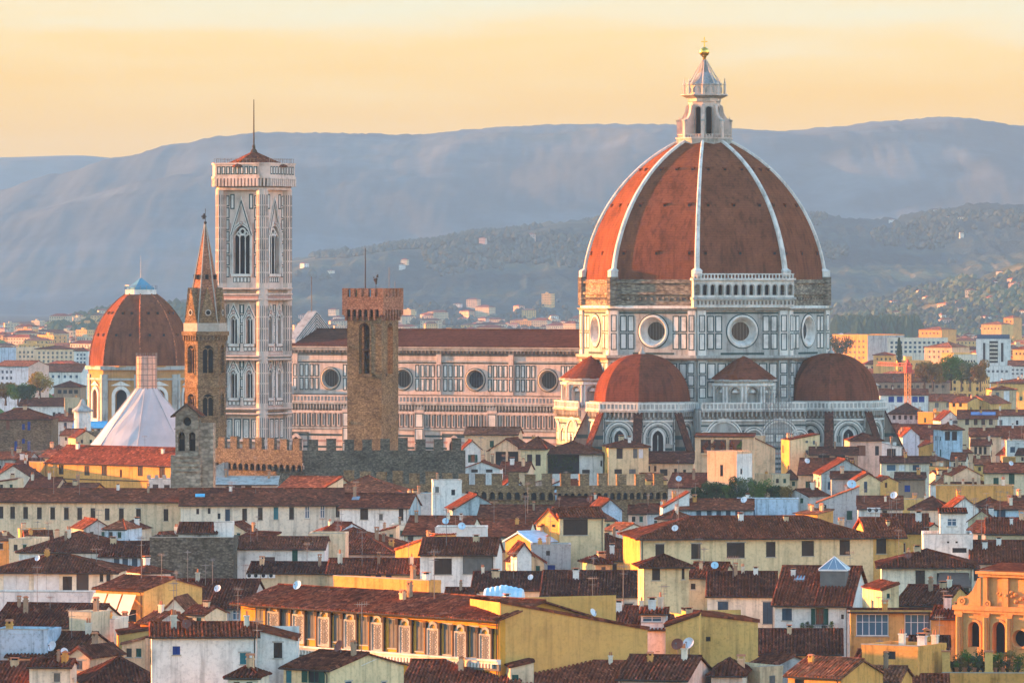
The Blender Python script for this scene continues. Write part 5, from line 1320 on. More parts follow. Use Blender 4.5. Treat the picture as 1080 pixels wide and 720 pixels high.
H('sunlit orange lean-to along the foot of the long orange house', 52, 160, 504, 501, z=13, yaw=-40, roof='shed', wall='apricot', tile='t2', dep=3, nchim=0, nant=0)
H('short sunlit orange stub house at the end of the long orange one', 31, 47, 489, 484, z=16, yaw=-38, roof='flat', wall='apricot', win=[(37,497,3,7,'y')], dep=5)
H('low brown roofed white house behind the cream range', 15, 40, 492, 484, z=14, yaw=-6, wall='white', tile='t3', win=[(31,495,5,7,'y')])
H('pale gabled house at the picture edge behind the cream range', -8, 36, 505, 491, z=13, yaw=-14, roof='front', wall='offwhite', tile='t3', dep=9)
H('red brown roof tucked before the stone house', -10, 30, 484, 477, z=14.5, yaw=-10, wall='grey', tile='t2')
H('dark roofed annexe peeping over the cream range', 26, 58, 515, 504, z=12.5, yaw=-8, wall='cream', tile='t1', win=[])
H('small red lean-to roof peeping over the cream range', 55, 98, 517, 510, z=12, yaw=-14, wall='orange', tile='t2', roof='gable')
a = H('white terrace wing with four dark arches and stone posts', 157, 214, 508, z=17, yaw=0, roof='flat', wall='white', dep=8, win=[(164,514,6,7,'a'),(176,514.5,6,7,'a'),(188,515,6,7,'a'),(200,515,6,7,'a')], nchim=0, nant=0)
mbx = [(a.W*k/7-0.35, a.W*k/7+0.35, -0.6, 0.15, a.z+0.55, a.z+1.35, 0) for k in range(8)]
for b in mbx: a.part('parapet_post', 'f', [b], [MT['stonetrim']])
H('grey roofed wing with two dark arches below the orange battlements', 213, 292, 511, 503, z=16.5, yaw=-2, roof='shed', wall='grey', tile='greym' if 'greym' in MT else 't3', win=[(251,516,7,8,'a'),(262,516,7,8,'a'),(240,515,3,5,'x')], fine=False)
H('tall blue grey streaked house in front of the orange battlements', 218, 254, 482, z=20, yaw=-12, roof='flat', wall='teal', dep=8, win=[(239,500,4,7,'x')], nchim=1, nant=0)
H('second blue grey streaked block with dark loggia openings below the battlements', 253, 288, 484.5, z=19.5, yaw=-8, roof='flat', wall='blue', dep=8, win=[(258,498,5,9,'x'),(270,499,5,9,'x'),(281,497,5,8,'w')], nchim=1, nant=0)
H('sloping white roofed shed between bell gable and blue grey block', 213, 236, 500, 488, z=17.5, yaw=-6, roof='slant', wall='grey', tile='greym', dep=6, fine=False, nchim=0, nant=0)
# ---- the long cream range at the left
H('long cream building with eleven tall dark windows, its first stretch', -12, 191, 528.5, 516, z=16.5, yaw=-2.5, wall='cream', tile='t1', ov=0.7, win=wins([1,13.3,27,41.5,55.5,70,84,98,113,128,146,175],540,5.0,12.5,'b',dy=0.25), nchim=2, nant=2, name='palace', cat='palace')
H('cream grey continuation of the long range with nine windows', 190.6, 361, 532, 516, z=16.2, yaw=1.8, wall='offwhite', tile='t1', ov=0.7, win=[(208.5,539,3,6,'x'),(220.5,538.5,3,6,'x'),(231,544,3,6,'x'),(240,543,5,13,'u'),(258,542.5,5,13,'b'),(274.5,541.7,5,13,'b'),(291,541,5,13,'t'),(307.5,541,5,13,'b'),(324,540,5,13,'m'),(340,539.5,5,13,'m'),(356,539,4,12,'b')], dep=12, nchim=1, nant=2, name='palace', cat='palace')
H('low dark lean-to along the foot of the long cream building', -12, 150, 563, 551, z=10.5, yaw=-2.5, roof='gable', wall='white', tile='t3', nchim=1, nant=3)
H('dark lean-to roof with white wall before the cream grey range', 150, 300, 561, 553, z=11, yaw=1.5, roof='shed', wall='offwhite', tile='t3', nchim=2, nant=2)
H('large hipped red brown roof behind the cream grey range', 322, 440, 528, 502, z=15, yaw=-4, roof='hip', wall='cream', tile='t2', nchim=0, nant=0)
H('cream dormer gable standing in the big hipped roof', 343, 362, 515, 503, z=18.3, yaw=12, roof='slant', wall='cream', tile='t2', dep=4, nchim=0, nant=0)
H('red brown roof running up to the orange battlement corner', 292, 345, 516, 503, z=16.5, yaw=-20, roof='gable', wall='cream', tile='t2', nchim=0, nant=0)
H('white three windowed house with a rough blue green end wall', 358.5, 431, 535, 521, z=16.5, yaw=-10, wall='white', right='teal', tile='t1', win=[(384,541.5,8,12,'bf') if False else (384,541.5,8.5,12,'b'),(401.7,545,4,6,'y'),(423,542.5,5,12,'b')], nchim=1, nant=1, dep=11)
H('rough blue green plastered house with one pale shutter', 430, 492, 524, 519, z=16.5, yaw=14, roof='flat', wall='teal', dep=9, win=[(482,541,5,11,'w')], nchim=3, nant=0)
H('small white rooftop hut before the lower battlements', 457, 487, 509, z=19.5, yaw=4, roof='flat', wall='white', dep=5, win=[(478,519,4,6,'x'),(461,516,4,6,'y')], nchim=1, nant=0)
H('rough blue green gabled house below the row of small arches', 479, 528, 537, 522.5, z=16, yaw=8, roof='front', wall='teal', tile='t1', dep=11, nchim=0, nant=0)
H('brown roofed house between the blue green walls and the white parapet', 425, 494, 564, 545, z=14.5, yaw=-8, wall='offwhite', tile='t1', win=[(433,569,6,8,'x')], nant=3)
H('plain dark roof right of the rough blue green gable', 503, 583, 550, 533.5, z=15, yaw=-5, roof='gable', wall='grey', tile='t3', nchim=1)
H('brown roof with masts left of the yellow lookout house', 494, 556, 566, 549, z=13.5, yaw=-6, roof='gable', wall='offwhite', tile='t1', nant=2)
H('flat white parapet house behind the tiled white house', 459, 512, 559.5, z=17.2, yaw=-2, roof='flat', wall='white', left='apricot', dep=9, nchim=0, nant=2)  # left wall coloured orange to carry the sunlight on white
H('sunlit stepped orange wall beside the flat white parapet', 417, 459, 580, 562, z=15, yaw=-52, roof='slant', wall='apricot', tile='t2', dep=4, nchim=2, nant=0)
# ---- behind the battlements, before the nave
H('peach flat house with a terracotta roof below the nave', 490, 546, 458, 451, z=21.5, yaw=-8, wall='peach', tile='t4', dep=8, nchim=0, nant=1)
H('white gabled hut behind the battlements', 489, 507, 473, 465, z=20, yaw=8, roof='front', wall='white', dep=6, nchim=0, nant=0)
pv = H('cream house with two arched openings and an open columned porch', 549, 576, 473, 461, z=21, yaw=-12, roof='hip', wall='lightyellow', tile='t1', dep=10, win=[(558.5,485,5.5,12,'a'),(567.5,485,5.5,12,'a')], nchim=1, nant=0)
H('low white front with dark garage doors behind the battlements', 489, 527, 494, 487, z=18, yaw=-4, roof='front', wall='white', tile='t1', win=[(500.5,495,7,6,'b'),(516,495,7,6,'b')], dep=9)
H('dark red roof between the white front and the porch', 526, 556, 497, 488, z=17, yaw=-8, roof='gable', wall='cream', tile='t3')
pav = H('white pavilion with a broad hipped roof over a dark planted terrace', 571, 636, 478, 466, z=20, yaw=-2, roof='hip', wall='white', right='white', tile='t3', ov=0.8, win=[(594,489,34,21,'x'),(618,497,8,4,'b'),(634.5,488.5,2.5,6,'b')], nchim=1, nant=0)
H('pale yellow house with three tall windows under a hipped roof', 641.5, 684, 471.5, 464, z=21.5, yaw=5, roof='hip', wall='lightyellow', left='yellow', tile='t1', win=[(653.5,478,6.5,11,'b'),(670,478,4.5,10,'y'),(676,478,4.5,10,'w'),(652,497,8,5,'b'),(667,497,7,5,'y')], dep=12, nant=0)
H('low cream house with a grey brown roof beside the yellow one', 683, 731, 488, 477, z=18, yaw=-4, wall='cream', tile='t3', win=[(684.5,494,2.5,6,'x'),(691,494,2.5,6,'x'),(700,498,8,7,'x'),(712.5,497,3,6,'x'),(722,497,3,4,'x')], nchim=0, nant=0)
H('dark red roof beside the pink terrace tower', 704, 748, 514, 499.5, z=15.5, yaw=-10, wall='offwhite', tile='t3', nant=2)
lg = H('peach house with an open roof loggia below the cathedral', 733, 795, 460.5, 457.5, z=24, yaw=-4, roof='shed', wall='peach', right='peach', tile='t1', dep=9, win=[(762,470.5,46,14,'x')], nchim=0, nant=0, slope=0.1)
H('pink tower house with one arched slit and a white right side', 746, 777, 478, z=22.5, yaw=-32, roof='flat', wall='peach', right='white', dep=6, win=[(761,496,3.2,12,'x'),(782,497,2.2,6,'x','r')], nchim=0, nant=0)
H('peach gabled end wall beside the open loggia', 793, 818, 471, 460, z=22, yaw=10, roof='slant', wall='peach', tile='t1', dep=8) if False else H('peach house whose roofline slants down to the scaffold', 793, 817.5, 460.5, 473, z=23.5, yaw=12, roof='slant', wall='peach', tile='t1', dep=8, win=[(795,483,3,4,'x')], nchim=0, nant=0)
H('long dark roof below the second battlements with a white gable end', 584, 633, 536, 524.5, z=14.5, yaw=-10, wall='offwhite', right='blue', tile='t3', nchim=1)
H('blue white gabled house below the dark battlements', 631, 656, 538, 527, z=14.8, yaw=12, roof='front', wall='blue', tile='t3', dep=9, nant=1)
H('low roofs with a slanting white wall below the battlement end', 672, 712, 541, 532, z=13.5, yaw=-6, wall='white', tile='t3', nant=2)
H('narrow house with slanting white verge beside the roof garden', 700, 727, 536, 519, z=15, yaw=4, roof='slant', wall='white', tile='t3', dep=7, nchim=2)
H('blue walled house under a dark roof in front of the roof garden', 714, 794, 537.5, 527, z=14.8, yaw=-3, wall='blue', tile='t1', win=wins([737,748,758,768,778],541,5,6,'u'), nchim=1, nant=1)
H('cream and blue low wall house right of the roof garden', 777, 842, 529, z=15.5, yaw=-3, roof='flat', wall='blue', left='cream', dep=8, nchim=1, nant=0)
# ---- yellow lookout and the big cream palace
yl = H('yellow rooftop lookout with a big brown window', 590, 637.5, 546, 536, z=20.5, yaw=8, roof='gable', wall='lightyellow', left='apricot', tile='t1', dep=11, win=[(607,555.5,26,17,'b')], nchim=0, nant=1)  # apricot left side has the evening sun in its colour
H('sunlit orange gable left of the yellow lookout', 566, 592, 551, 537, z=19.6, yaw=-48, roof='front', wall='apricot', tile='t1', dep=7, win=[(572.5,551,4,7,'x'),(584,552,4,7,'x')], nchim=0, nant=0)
H('small orange gable with a blue glass roof', 533, 561, 570, 561, z=17, yaw=-50, roof='front', wall='apricot', tile='palebluetarp', dep=5, fine=False, nchim=1, nant=0)
H('brown roofed house with a dark garage window below the lookout', 592, 674, 578.5, 561, z=15.5, yaw=4, wall='grey', right='yellow', tile='t1', roof='hip', win=[(657,597,17,11,'b'),(640,592,5,8,'u')], dep=13, nchim=2)
H('grey plastered house with one small blue window', 560, 602, 578, 573, z=16.5, yaw=0, roof='flat', wall='grey', dep=8, win=[(581.5,599,8,7,'d'),(578,583,4,5,'x')], nchim=2)
H('white gabled hut below the garage window house', 603, 648, 588, 580, z=14.3, yaw=14, roof='front', wall='white', tile='t1', dep=9, nchim=1)
H('large cream palace with seven dark windows and a long brown roof', 675, 921, 567.5, 546, z=19, yaw=7, roof='hip', wall='lightyellow', left='apricot', tile='t1', ov=0.8, win=[(696,581,9.5,15,'b'),(734,581,10,16,'b'),(776,580,19,16,'b'),(813,579,10,16,'b'),(852,578,13,16,'b'),(891,577,11,16,'b'),(812,604,9,4,'y'),(690,602,6,4,'y')], name='palace', cat='palace', nchim=4, nant=2)  # apricot left wall stands for sunlight on the cream render
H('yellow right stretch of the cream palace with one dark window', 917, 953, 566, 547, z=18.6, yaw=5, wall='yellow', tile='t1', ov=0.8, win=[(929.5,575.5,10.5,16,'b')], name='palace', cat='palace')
H('lower palace roof running behind the white rooftop house', 930, 978, 562, 543, z=18.6, yaw=-4, roof='gable', wall='yellow', tile='t1')
tw = H('narrow cream tower house with a pyramid roof', 679, 726.5, 597, 586, z=21, yaw=5, roof='hip', wall='lightyellow', tile='t1', ov=0.7, win=[(692,605.5,8.5,12,'b'),(720.5,604.5,3,12,'b')], dep=6.5, nchim=0, nant=0, name='tower_house')
H('olive walled house right of the narrow tower', 726, 761, 609, 594, z=17, yaw=-12, wall='olive', tile='t1', win=[(731,618,5,6,'b')], nchim=1)
H('cream house with two pairs of blue shutters below the palace', 746, 818, 628.5, 604, z=15.5, yaw=-3, wall='offwhite', tile='t1', win=[(762.5,642,11,16,'u'),(809.5,646,10,23,'u')], nchim=3, nant=1, dep=15)
wh = H('white house with a planted balcony and green shutters', 817, 896, 637, 598, z=16, yaw=-10, wall='white', right='white', tile='t1', ov=0.7, win=[(830,647.5,10.5,12.5,'ub'[0:1]),(864.5,650,9,18,'gf'),(888.5,650,3,5,'x')], nchim=2, nant=1, dep=21)
H('brown lower roof with a greenish window below the balcony house', 798, 888, 689.5, 664.5, z=12.5, yaw=-3, roof='shed', wall='yellow', tile='t3', win=[(832,700.5,11,15,'g')], nchim=1, nant=0)
# ---- right, ochre house, rooftop house etc
oc = H('ochre house with two wide white framed window bays', 897, 983, 646, 643, z=16.5, yaw=-3, roof='shed', wall='ochre', tile='t3', win=[(920,658.5,34,23,'m'),(968,659,28,24,'m')], dep=8, ov=0.7, nchim=1, nant=1, slope=0.1)
H('pale green gabled house behind the ochre house', 930, 948, 623, 616, z=18, yaw=16, roof='slant', wall='lightyellow', tile='t1', dep=7, win=[(937,628,3.5,5,'g')])
H('dark steep roof right of the pale green house', 944, 996, 638, 618, z=15.5, yaw=-20, wall='ochre', tile='t3', roof='gable')
aw = H('cream house with a wide taupe awning over its terrace', 930, 1027, 597.5, 580, z=17, yaw=-3, roof='hip', wall='offwhite', tile='t1', ov=0.8, win=[(970.5,612,10,22,'b'),(1005,616,34,24,'x')], dep=14, nchim=2, nant=1)
rw = H('white rooftop house with one blue window and railed terrace', 991.5, 1019, 541, 537, z=23, yaw=-3, roof='shed', wall='white', tile='t1', dep=6, win=[(1004,550.5,10,8,'m')], nchim=0, nant=1, slope=0.15)
H('white stepped terrace block under the rooftop house', 974, 1026, 567, z=19.8, yaw=-3, roof='flat', wall='white', dep=12, win=[(1012,580,15,5,'x'),(1000,571.5,2.5,2,'x'),(1009,571.5,2.5,2,'x')], nchim=0, nant=0)
H('brown roofed house at the edge right of the white terrace', 1024, 1100, 594, 571, z=16.5, yaw=-4, wall='offwhite', tile='t1', win=[(1030,606,6,12,'b')], nchim=3, nant=2)
H('dark roof with beige wall at the picture edge', 1040, 1100, 563, 547, z=15.5, yaw=-5, wall='beige', tile='t1', nchim=3, nant=2)
H('blue white house with paired blue shutters near the edge', 1042, 1096, 537, 530, z=15.5, yaw=-4, wall='blue', tile='t1', win=[(1056,542,9,9,'u'),(1034,542,4,8,'u')], nchim=2, nant=1)
H('white gabled dormer house with vents near the edge', 1003, 1032, 536, 525, z=15.8, yaw=6, roof='front', wall='white', tile='t1', dep=8, nchim=1)
H('brown roof with white air conditioned wall in the middle right', 905, 952, 536.5, 524, z=15, yaw=-3, wall='white', tile='t1', win=[(933,541,5,6,'x')], nchim=1, nant=1)
H('yellow strip house with a pale blue flat roof', 950, 977, 529, 524, z=15.5, yaw=-3, roof='flat', wall='yellow', tile='bluetarp', dep=6)
H('dark hipped roof behind the white rooftop house', 960, 1000, 537, 524, z=15.2, yaw=-9, roof='hip', wall='offwhite', tile='t1')
op = H('long sunlit orange parapet terrace on the right', 987, 1069, 514.5, z=17, yaw=-5, roof='flat', wall='apricot', dep=7, nchim=2, nant=1)
H('cream house with two dark green windows and a dish', 1038, 1090, 498.5, 489, z=18, yaw=-6, roof='gable', wall='cream', tile='t1', win=[(1050.5,507.5,5.5,8,'g'),(1067,505,6,11,'g')], nchim=0, nant=0)
H('cream gable with green shutters left of the two window house', 1005, 1034, 501, 493, z=17, yaw=6, roof='front', wall='cream', tile='t1', dep=10, win=[(1021,501,6,3,'g')])
H('dark red hipped roof below the cream gable', 998, 1038, 510.5, 501, z=15, yaw=-6, roof='hip', wall='grey', tile='t3')
H('yellow gabled house with one tall slit window', 903.5, 928.5, 507, 499.5, z=17.5, yaw=4, roof='front', wall='lightyellow', right='yellow', tile='t1', dep=9, win=[(913,512,3.5,14,'u')], nchim=0, nant=0)
H('ochre gabled house beside the tall slit window', 927.5, 947.5, 508, 503.5, z=17, yaw=10, roof='front', wall='yellow', tile='t1', dep=8, win=[(934.5,511,2.5,6,'x')], nchim=0, nant=0)
H('maroon walled house with one bright blue window', 944, 975, 505, 499, z=16.5, yaw=-6, wall='brown', tile='t3', win=[(957,515,6,7,'d')], nant=1)
H('long sloping sunlit red roof over a grey wall', 861, 906, 531, 513, z=14.5, yaw=-4, roof='slant', wall='grey', left='apricot', tile='t4', dep=7, win=[(868,539,7,14,'x')], nchim=2, nant=0)  # left end of the grey wall painted apricot as if sunlit
H('sunlit orange end wall below the sloping red roof', 839, 862, 541, 537, z=14.5, yaw=-48, roof='shed', wall='apricot', tile='t4', dep=4, nchim=3, nant=0)
H('grey gable with a tall chimney below the scaffolded apse', 866, 918, 500, 485, z=17.5, yaw=5, roof='front', wall='grey', tile='t1', dep=11, win=[(875,512,4,8,'u'),(880,514,3,7,'u'),(889,511,6,9,'b')], nchim=1, nant=0)
H('brown roof left of the grey gable', 842, 897, 500.5, 484, z=17, yaw=-6, wall='cream', tile='t1', nchim=2, nant=1)
H('small brown roof above the yellow slit window house', 877, 914, 504.5, 498, z=17.6, yaw=-2, roof='gable', wall='grey', tile='t3', nant=0)
H('low brown roof with a timber front below the apse', 854, 905, 479.5, 472, z=18, yaw=-3, wall='brown', tile='t3', win=[(869,481,12,4,'x'),(888,482,14,5,'x')])
H('yellow block house with small windows before the apse', 832.5, 864.5, 464, 458, z=21, yaw=12, roof='slant', wall='lightyellow', left='apricot', tile='t1', dep=7, win=[(851,464,3,6,'y'),(858.5,465,2.5,7,'y'),(851,477,3,5,'y')], nchim=2, nant=0)  # orange sunlight put into the colour of the left wall
H('pinkish white house with two brown windows under a small pyramid roof', 896, 930, 464.5, 457, z=20.5, yaw=4, roof='hip', wall='pink', right='white', tile='t1', win=[(908.5,475,9,11,'r'),(925,475,4,10,'b')], dep=9, nchim=0, nant=0)
H('white lower wing beside the pinkish house', 929.5, 951, 467, 472, z=19.5, yaw=6, roof='slant', wall='white', tile='greym', dep=7, fine=False)
H('house with teal windows under a long dark roof', 929, 980, 488, 482, z=17, yaw=-3, wall='offwhite', tile='t3', win=[(940,493,10,7,'m'),(951,493,6,6,'w'),(966,493,7,6,'u')], nant=1)
tn = H('pale tower house with two dark arches and a small pyramid roof', 994.5, 1015, 453, 446, z=21.5, yaw=14, roof='hip', wall='blue', right='stone', tile='t1', win=[(999.3,459.5,5.5,9.5,'a'),(1006.8,459.5,5.5,9.5,'a')], dep=7, nchim=1, nant=0, name='tower_house')
H('sunlit apricot gable wall left of the pale tower', 969, 993, 472, 463, z=17, yaw=-48, roof='slant', wall='apricot', tile='t2', dep=7)
H('brown roof right of the pale tower', 1023, 1056, 460, 452, z=17, yaw=-4, wall='cream', tile='t1', win=wins([1032,1042],463,5,4,'y'))
H('house with a columned open storey right of the pale tower', 1024, 1044, 470, 464, z=15, yaw=-8, wall='cream', tile='t3', win=wins([1029,1034,1039],475,3,8,'x'))
H('dark roof with solar panels on the upper right', 1010, 1052, 441.5, 433, z=17, yaw=-5, wall='beige', tile='t1', win=wins([1020,1029,1037,1045],445,4,6,'x'), nchim=1, nant=0)
H('white gable with a grey window beside the solar roof', 992, 1013, 443, 434, z=16.5, yaw=8, roof='front', wall='white', tile='t1', dep=10, win=[(1007,444,6,5,'y')])
H('small brown roof at the upper right edge', 1048, 1080, 438, 432.5, z=16, yaw=-5, wall='white', tile='t1')
H('sunlit orange block between the dark roofs on the upper right', 968, 984, 436, 433.5, z=17, yaw=-45, roof='flat', wall='orange', dep=8)
H('dark hipped roof over a row of grey arches on the upper right', 937, 973, 436.5, 425, z=16.5, yaw=-6, roof='hip', wall='grey', tile='t3', win=wins([943,949,955,961,967],440,3,4.5,'x'))
H('small white gable beside the row of grey arches', 918, 938, 440, 434, z=15.5, yaw=4, roof='front', wall='white', tile='t1', dep=10, win=[(929,441.5,2.5,4,'x')])
H('sunlit yellow house below the autumn trees', 1001, 1020, 424, 419, z=16, yaw=-40, roof='gable', wall='yellow', tile='t2', win=wins([1006,1013],427,3,4,'x'))
H('sunlit yellow gable near the beige villa', 1014, 1045, 425, 417.5, z=15.5, yaw=-48, roof='front', wall='yellow', tile='t2', dep=10)
H('beige villa with a large pale window on the upper right', 1046, 1072, 411, 407.5, z=19, yaw=4, roof='hip', wall='beige', left='yellow', tile='t1', win=[(1052,416.5,3.5,6,'y'),(1061.7,417.5,6,11,'w')], dep=12)
H('sunlit orange building behind the beige villa', 1045, 1095, 404, 399.5, z=19, yaw=-38, roof='hip', wall='yellow', tile='t2', dep=14)
H('long white building with blue windows behind the crane', 928, 979, 416.5, 410.5, z=15, yaw=-3, wall='white', tile='t1', win=wins([940,949,965,972],421,6,6,'d'))
H('brown roofed house right of the white building behind the crane', 980, 1018, 423, 416, z=14, yaw=-6, wall='beige', tile='t2', win=wins([988,1000],427,4,5,'y'))
H('small cream lantern house behind the right half dome', 914, 926, 406.5, 402.5, z=22, yaw=-4, roof='hip', wall='cream', tile='greym', win=wins([917,920,923],412,1.8,6,'x'), fine=False)
H('brown roof with a white wall above the pinkish house', 922, 946, 455, 447, z=16, yaw=-6, wall='cream', tile='t1', win=[])
H('blue worn gable house above the teal window roof', 952, 970, 460, 452, z=16, yaw=8, roof='front', wall='blue', tile='t1', dep=9)
H('pair of brown roofs stepping down right of the apse', 940, 995, 463, 448, z=15, yaw=-12, wall='offwhite', tile='t1', nant=1)
H('brown roofed white house at the edge above the parapet', 1050, 1092, 462, 450, z=16, yaw=-6, wall='white', tile='t1', win=[(1070,467,5,6,'y')], nant=1)
H('white flat block with a blue shutter at the edge', 1062, 1092, 467, z=16.5, yaw=-3, roof='flat', wall='white', dep=8, win=[(1068,474,5,6,'u')])
# ---- left foreground
H('red brown hipped roof left of the big stone house', 20, 126, 582, 561, z=15.5, yaw=-6, roof='hip', wall='white', tile='t2', nchim=3, nant=2)
H('purple brown roof with dark blue windows below it', 105, 158, 587, 572, z=15, yaw=-3, wall='blue', tile='t3', win=wins([123,132,142,151],593,6,9,'u'), nchim=1)
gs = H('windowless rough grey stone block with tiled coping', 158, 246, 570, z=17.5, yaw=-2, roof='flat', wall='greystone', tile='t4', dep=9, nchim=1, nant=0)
H('dark low roof on top of the rough stone block', 188, 228, 562, 552, z=18.5, yaw=-2, roof='gable', wall='grey', tile='t3', nchim=0, nant=0)
H('small white roof cabin beside the stone block coping', 226, 244.5, 554, z=19.6, yaw=-2, roof='flat', wall='white', dep=4, nchim=0, nant=0)
lo = H('house with a tiled roof over a grey panelled loggia at the left edge', -10, 119, 602.5, 586, z=17, yaw=-4, roof='hip', wall='offwhite', tile='t2', ov=0.9, win=[(17,615,27,24,'w'),(49,615,27,24,'w'),(71,617,10,19,'b'),(87,614,13,22,'x'),(107,607,4,12,'a'),(114,607,4,12,'a')], dep=13, nchim=1, nant=1)
H('white parapet terrace below the panelled loggia', -10, 97, 628, z=14.5, yaw=-4, roof='flat', wall='white', dep=5, nchim=0, nant=0)
H('white house with a dark door and end gable left of the battlement roofs', 247, 342, 578.5, 567, z=16, yaw=-4, wall='white', left='apricot', tile='t2', win=[(311,586,6,12,'g'),(283,590,14,6,'x')], dep=9, nchim=0, nant=2)  # left wall is low sun painted onto white plaster as apricot
H('cream end wall right of the white house with the dark door', 325, 364, 566, z=17.5, yaw=-2, roof='flat', wall='cream', dep=8, nchim=0, nant=1)
H('brown roof with masts behind the cream end wall', 300, 416, 583, 557, z=14, yaw=-10, roof='hip', wall='grey', tile='t1', nchim=3, nant=3)
H('beige slanting wall with blue air conditioners above the orange palace', 262, 345, 604, 593.5, z=15, yaw=-6, wall='beige', tile='t3', nchim=2, nant=1)
H('brown roof with small blue windows above the orange palace', 345, 441, 605, 590, z=15, yaw=-3, wall='beige', tile='t1', win=wins([388,399,410],607.5,6,5,'d'), nchim=3, nant=2)
H('sunlit cream parapet strip along the orange palace ridge', 352, 452, 611, z=17.5, yaw=-44, roof='flat', wall='apricot', dep=2.2, nchim=2, nant=0)  # cream wall coloured apricot, with the sunset light painted in
H('white tiled house with a dark shuttered window and glazed porch', 443, 522.5, 585, 568, z=18, yaw=-4, wall='white', right='white', tile='t1', win=[(467,597,19,17,'b'),(504,595,32,20,'y')], dep=13, nchim=1, nant=1)
H('narrow white gable right of the glazed porch', 545, 560.5, 584, 574, z=17, yaw=6, roof='front', wall='white', tile='t1', dep=8, nchim=0)
H('long dark roof behind the yellow gable wall, its left half', 498, 573, 622, 604, z=14.5, yaw=-3, wall='offwhite', tile='t3', nchim=2, nant=1)
H('long dark roof with blue green shutters left of the narrow tower', 571, 679.5, 628.5, 603, z=14.5, yaw=-3, wall='offwhite', tile='t3', win=[(592,638,10,7,'uf'),(626,638,11,5,'uf'),(663,638,9,4,'b')], nchim=1, nant=1)
H('white strip roof house beside the air conditioner', 470, 500, 628, 621, z=15.5, yaw=-5, wall='white', tile='t1', nchim=1)
H('brown house with three cream awnings lit by the sun', 101, 151.5, 620.5, 608, z=17, yaw=-38, wall='apricot', right='yellow', tile='t2', dep=11, win=[(110,648,11,13,'x'),(124,648,11,13,'x'),(138,649,11,13,'x')], nchim=0, nant=2)  # lit front painted orange, unlit gable yellow
H('small ochre house with a sunlit left wall above the white house', 125, 159, 669, 664, z=15, yaw=6, roof='slant', wall='yellow', left='apricot', tile='t2', dep=6, nchim=0, nant=0)  # sunlight on the left wall painted in as apricot
H('ochre house with a low slanting roof and a green bush', 124, 197, 691, 699, z=13, yaw=2, roof='slant', wall='yellow', tile='t1', dep=7, win=[(175,715,8,9,'m')], nchim=1, nant=0)
H('white house with a teal window and a wavy brown roof', 160, 272, 672, 658, z=18.6, yaw=4, wall='white', tile='t1', win=[(186,685.5,8,9,'d'),(258,694,10,12,'t')], dep=12, nchim=2, nant=2)
H('white lower wing with a slanting top joined to the teal window house', 271, 313, 664, 675, z=19.2, yaw=0, roof='slant', wall='white', tile='t1', dep=7, nchim=0, nant=0)
H('large brown roof at the left edge below the white parapet', -10, 95, 660.5, 637, z=14, yaw=-12, wall='offwhite', tile='t3', nchim=2, nant=2)
H('blue washed terrace wall at the left edge', -8, 50, 668, z=16, yaw=-10, roof='flat', wall='blue', dep=6, nchim=1, nant=0)
H('brown slanting roof in front of the blue terrace', 8, 80, 692, 667, z=13.5, yaw=-14, wall='peach', tile='t3', nchim=2, nant=1)
H('cream rooftop cabin with a white tank in front of the awning house', 73, 96, 649, z=17.2, yaw=-28, roof='flat', wall='cream', dep=4, nchim=1, nant=0)
H('white roof terrace house beside the cream cabin', 80, 120, 657, z=15.8, yaw=-10, roof='flat', wall='offwhite', dep=7, win=[(100,678,6,7,'y')], nchim=1, nant=0)
H('white domed gable hut with a pale roof right of the awning house', 171, 189, 653, 647, z=17, yaw=2, roof='front', wall='white', tile='t2', dep=4, nchim=0, nant=0)
H('sunlit red roofed hut below the awnings', 148, 172, 656, 646, z=16.2, yaw=-40, wall='orange', tile='t4', dep=5, nchim=1, nant=0)
H('dark roof with aerials between the awning house and the orange palace', 178, 262, 641, 612, z=13.5, yaw=-5, wall='grey', tile='t1', win=[(249,648,8,11,'m')], nchim=1, nant=4)
H('pyramid roofed house at the lower left edge of the frame', 92, 172, 722, 694, z=12.5, yaw=10, roof='hip', wall='yellow', tile='t3', nchim=0, nant=0, dep=12)
H('brown roof in the lower left corner', -12, 33, 722, 699, z=12.5, yaw=-8, wall='offwhite', tile='t3', nchim=1, nant=0)
H('white grey walled house in the lower left', 31, 74, 703, 696, z=14.5, yaw=-6, wall='offwhite', tile='t1', win=[(60,714,7,9,'y')], nchim=2)
H('brown roofed house between the white house and the lower edge', 234, 306, 722, 700, z=12.5, yaw=-10, roof='hip', wall='white', tile='t1', nchim=1, nant=0)
H('yellow house with teal and green shutters at the bottom', 299, 348, 704, 687, z=15.5, yaw=-40, wall='lightyellow', right='lightyellow', tile='t1', dep=11.5, win=[(304.5,713,6,13,'t'),(330.5,713.5,12,12,'gf')], nchim=1, nant=1)
# ---- bottom centre and right
H('brown gabled roof at the bottom below the orange palace', 424, 545, 724, 697, z=12.5, yaw=-8, wall='cream', tile='t2', nchim=1, nant=0)
H('cream end wall with a small window at the bottom', 538, 563, 704, 698, z=14.5, yaw=14, roof='slant', wall='cream', tile='t1', dep=6, win=[(543.5,714,7,6,'g')], nchim=1, nant=0)
H('red brown roof at the bottom in front of the yellow gable wall', 552, 655, 724, 697.5, z=12.5, yaw=-10, wall='offwhite', tile='t2', nchim=1, nant=0)
H('yellow house with a plain gable wall and rooftop chimney', 740, 799.5, 657, 649, z=17, yaw=14, roof='slant', wall='yellow', left='yellow', tile='t1', dep=9, win=[(747,673.5,5,5,'x')], nchim=0, nant=0) if False else H('yellow house with a bare slanting wall and one small dark window', 736, 799.5, 648, 656.5, z=18, yaw=10, roof='slant', wall='yellow', left='yellow', tile='t1', dep=9, win=[(747,673.5,5,5,'x')], nchim=0, nant=0)
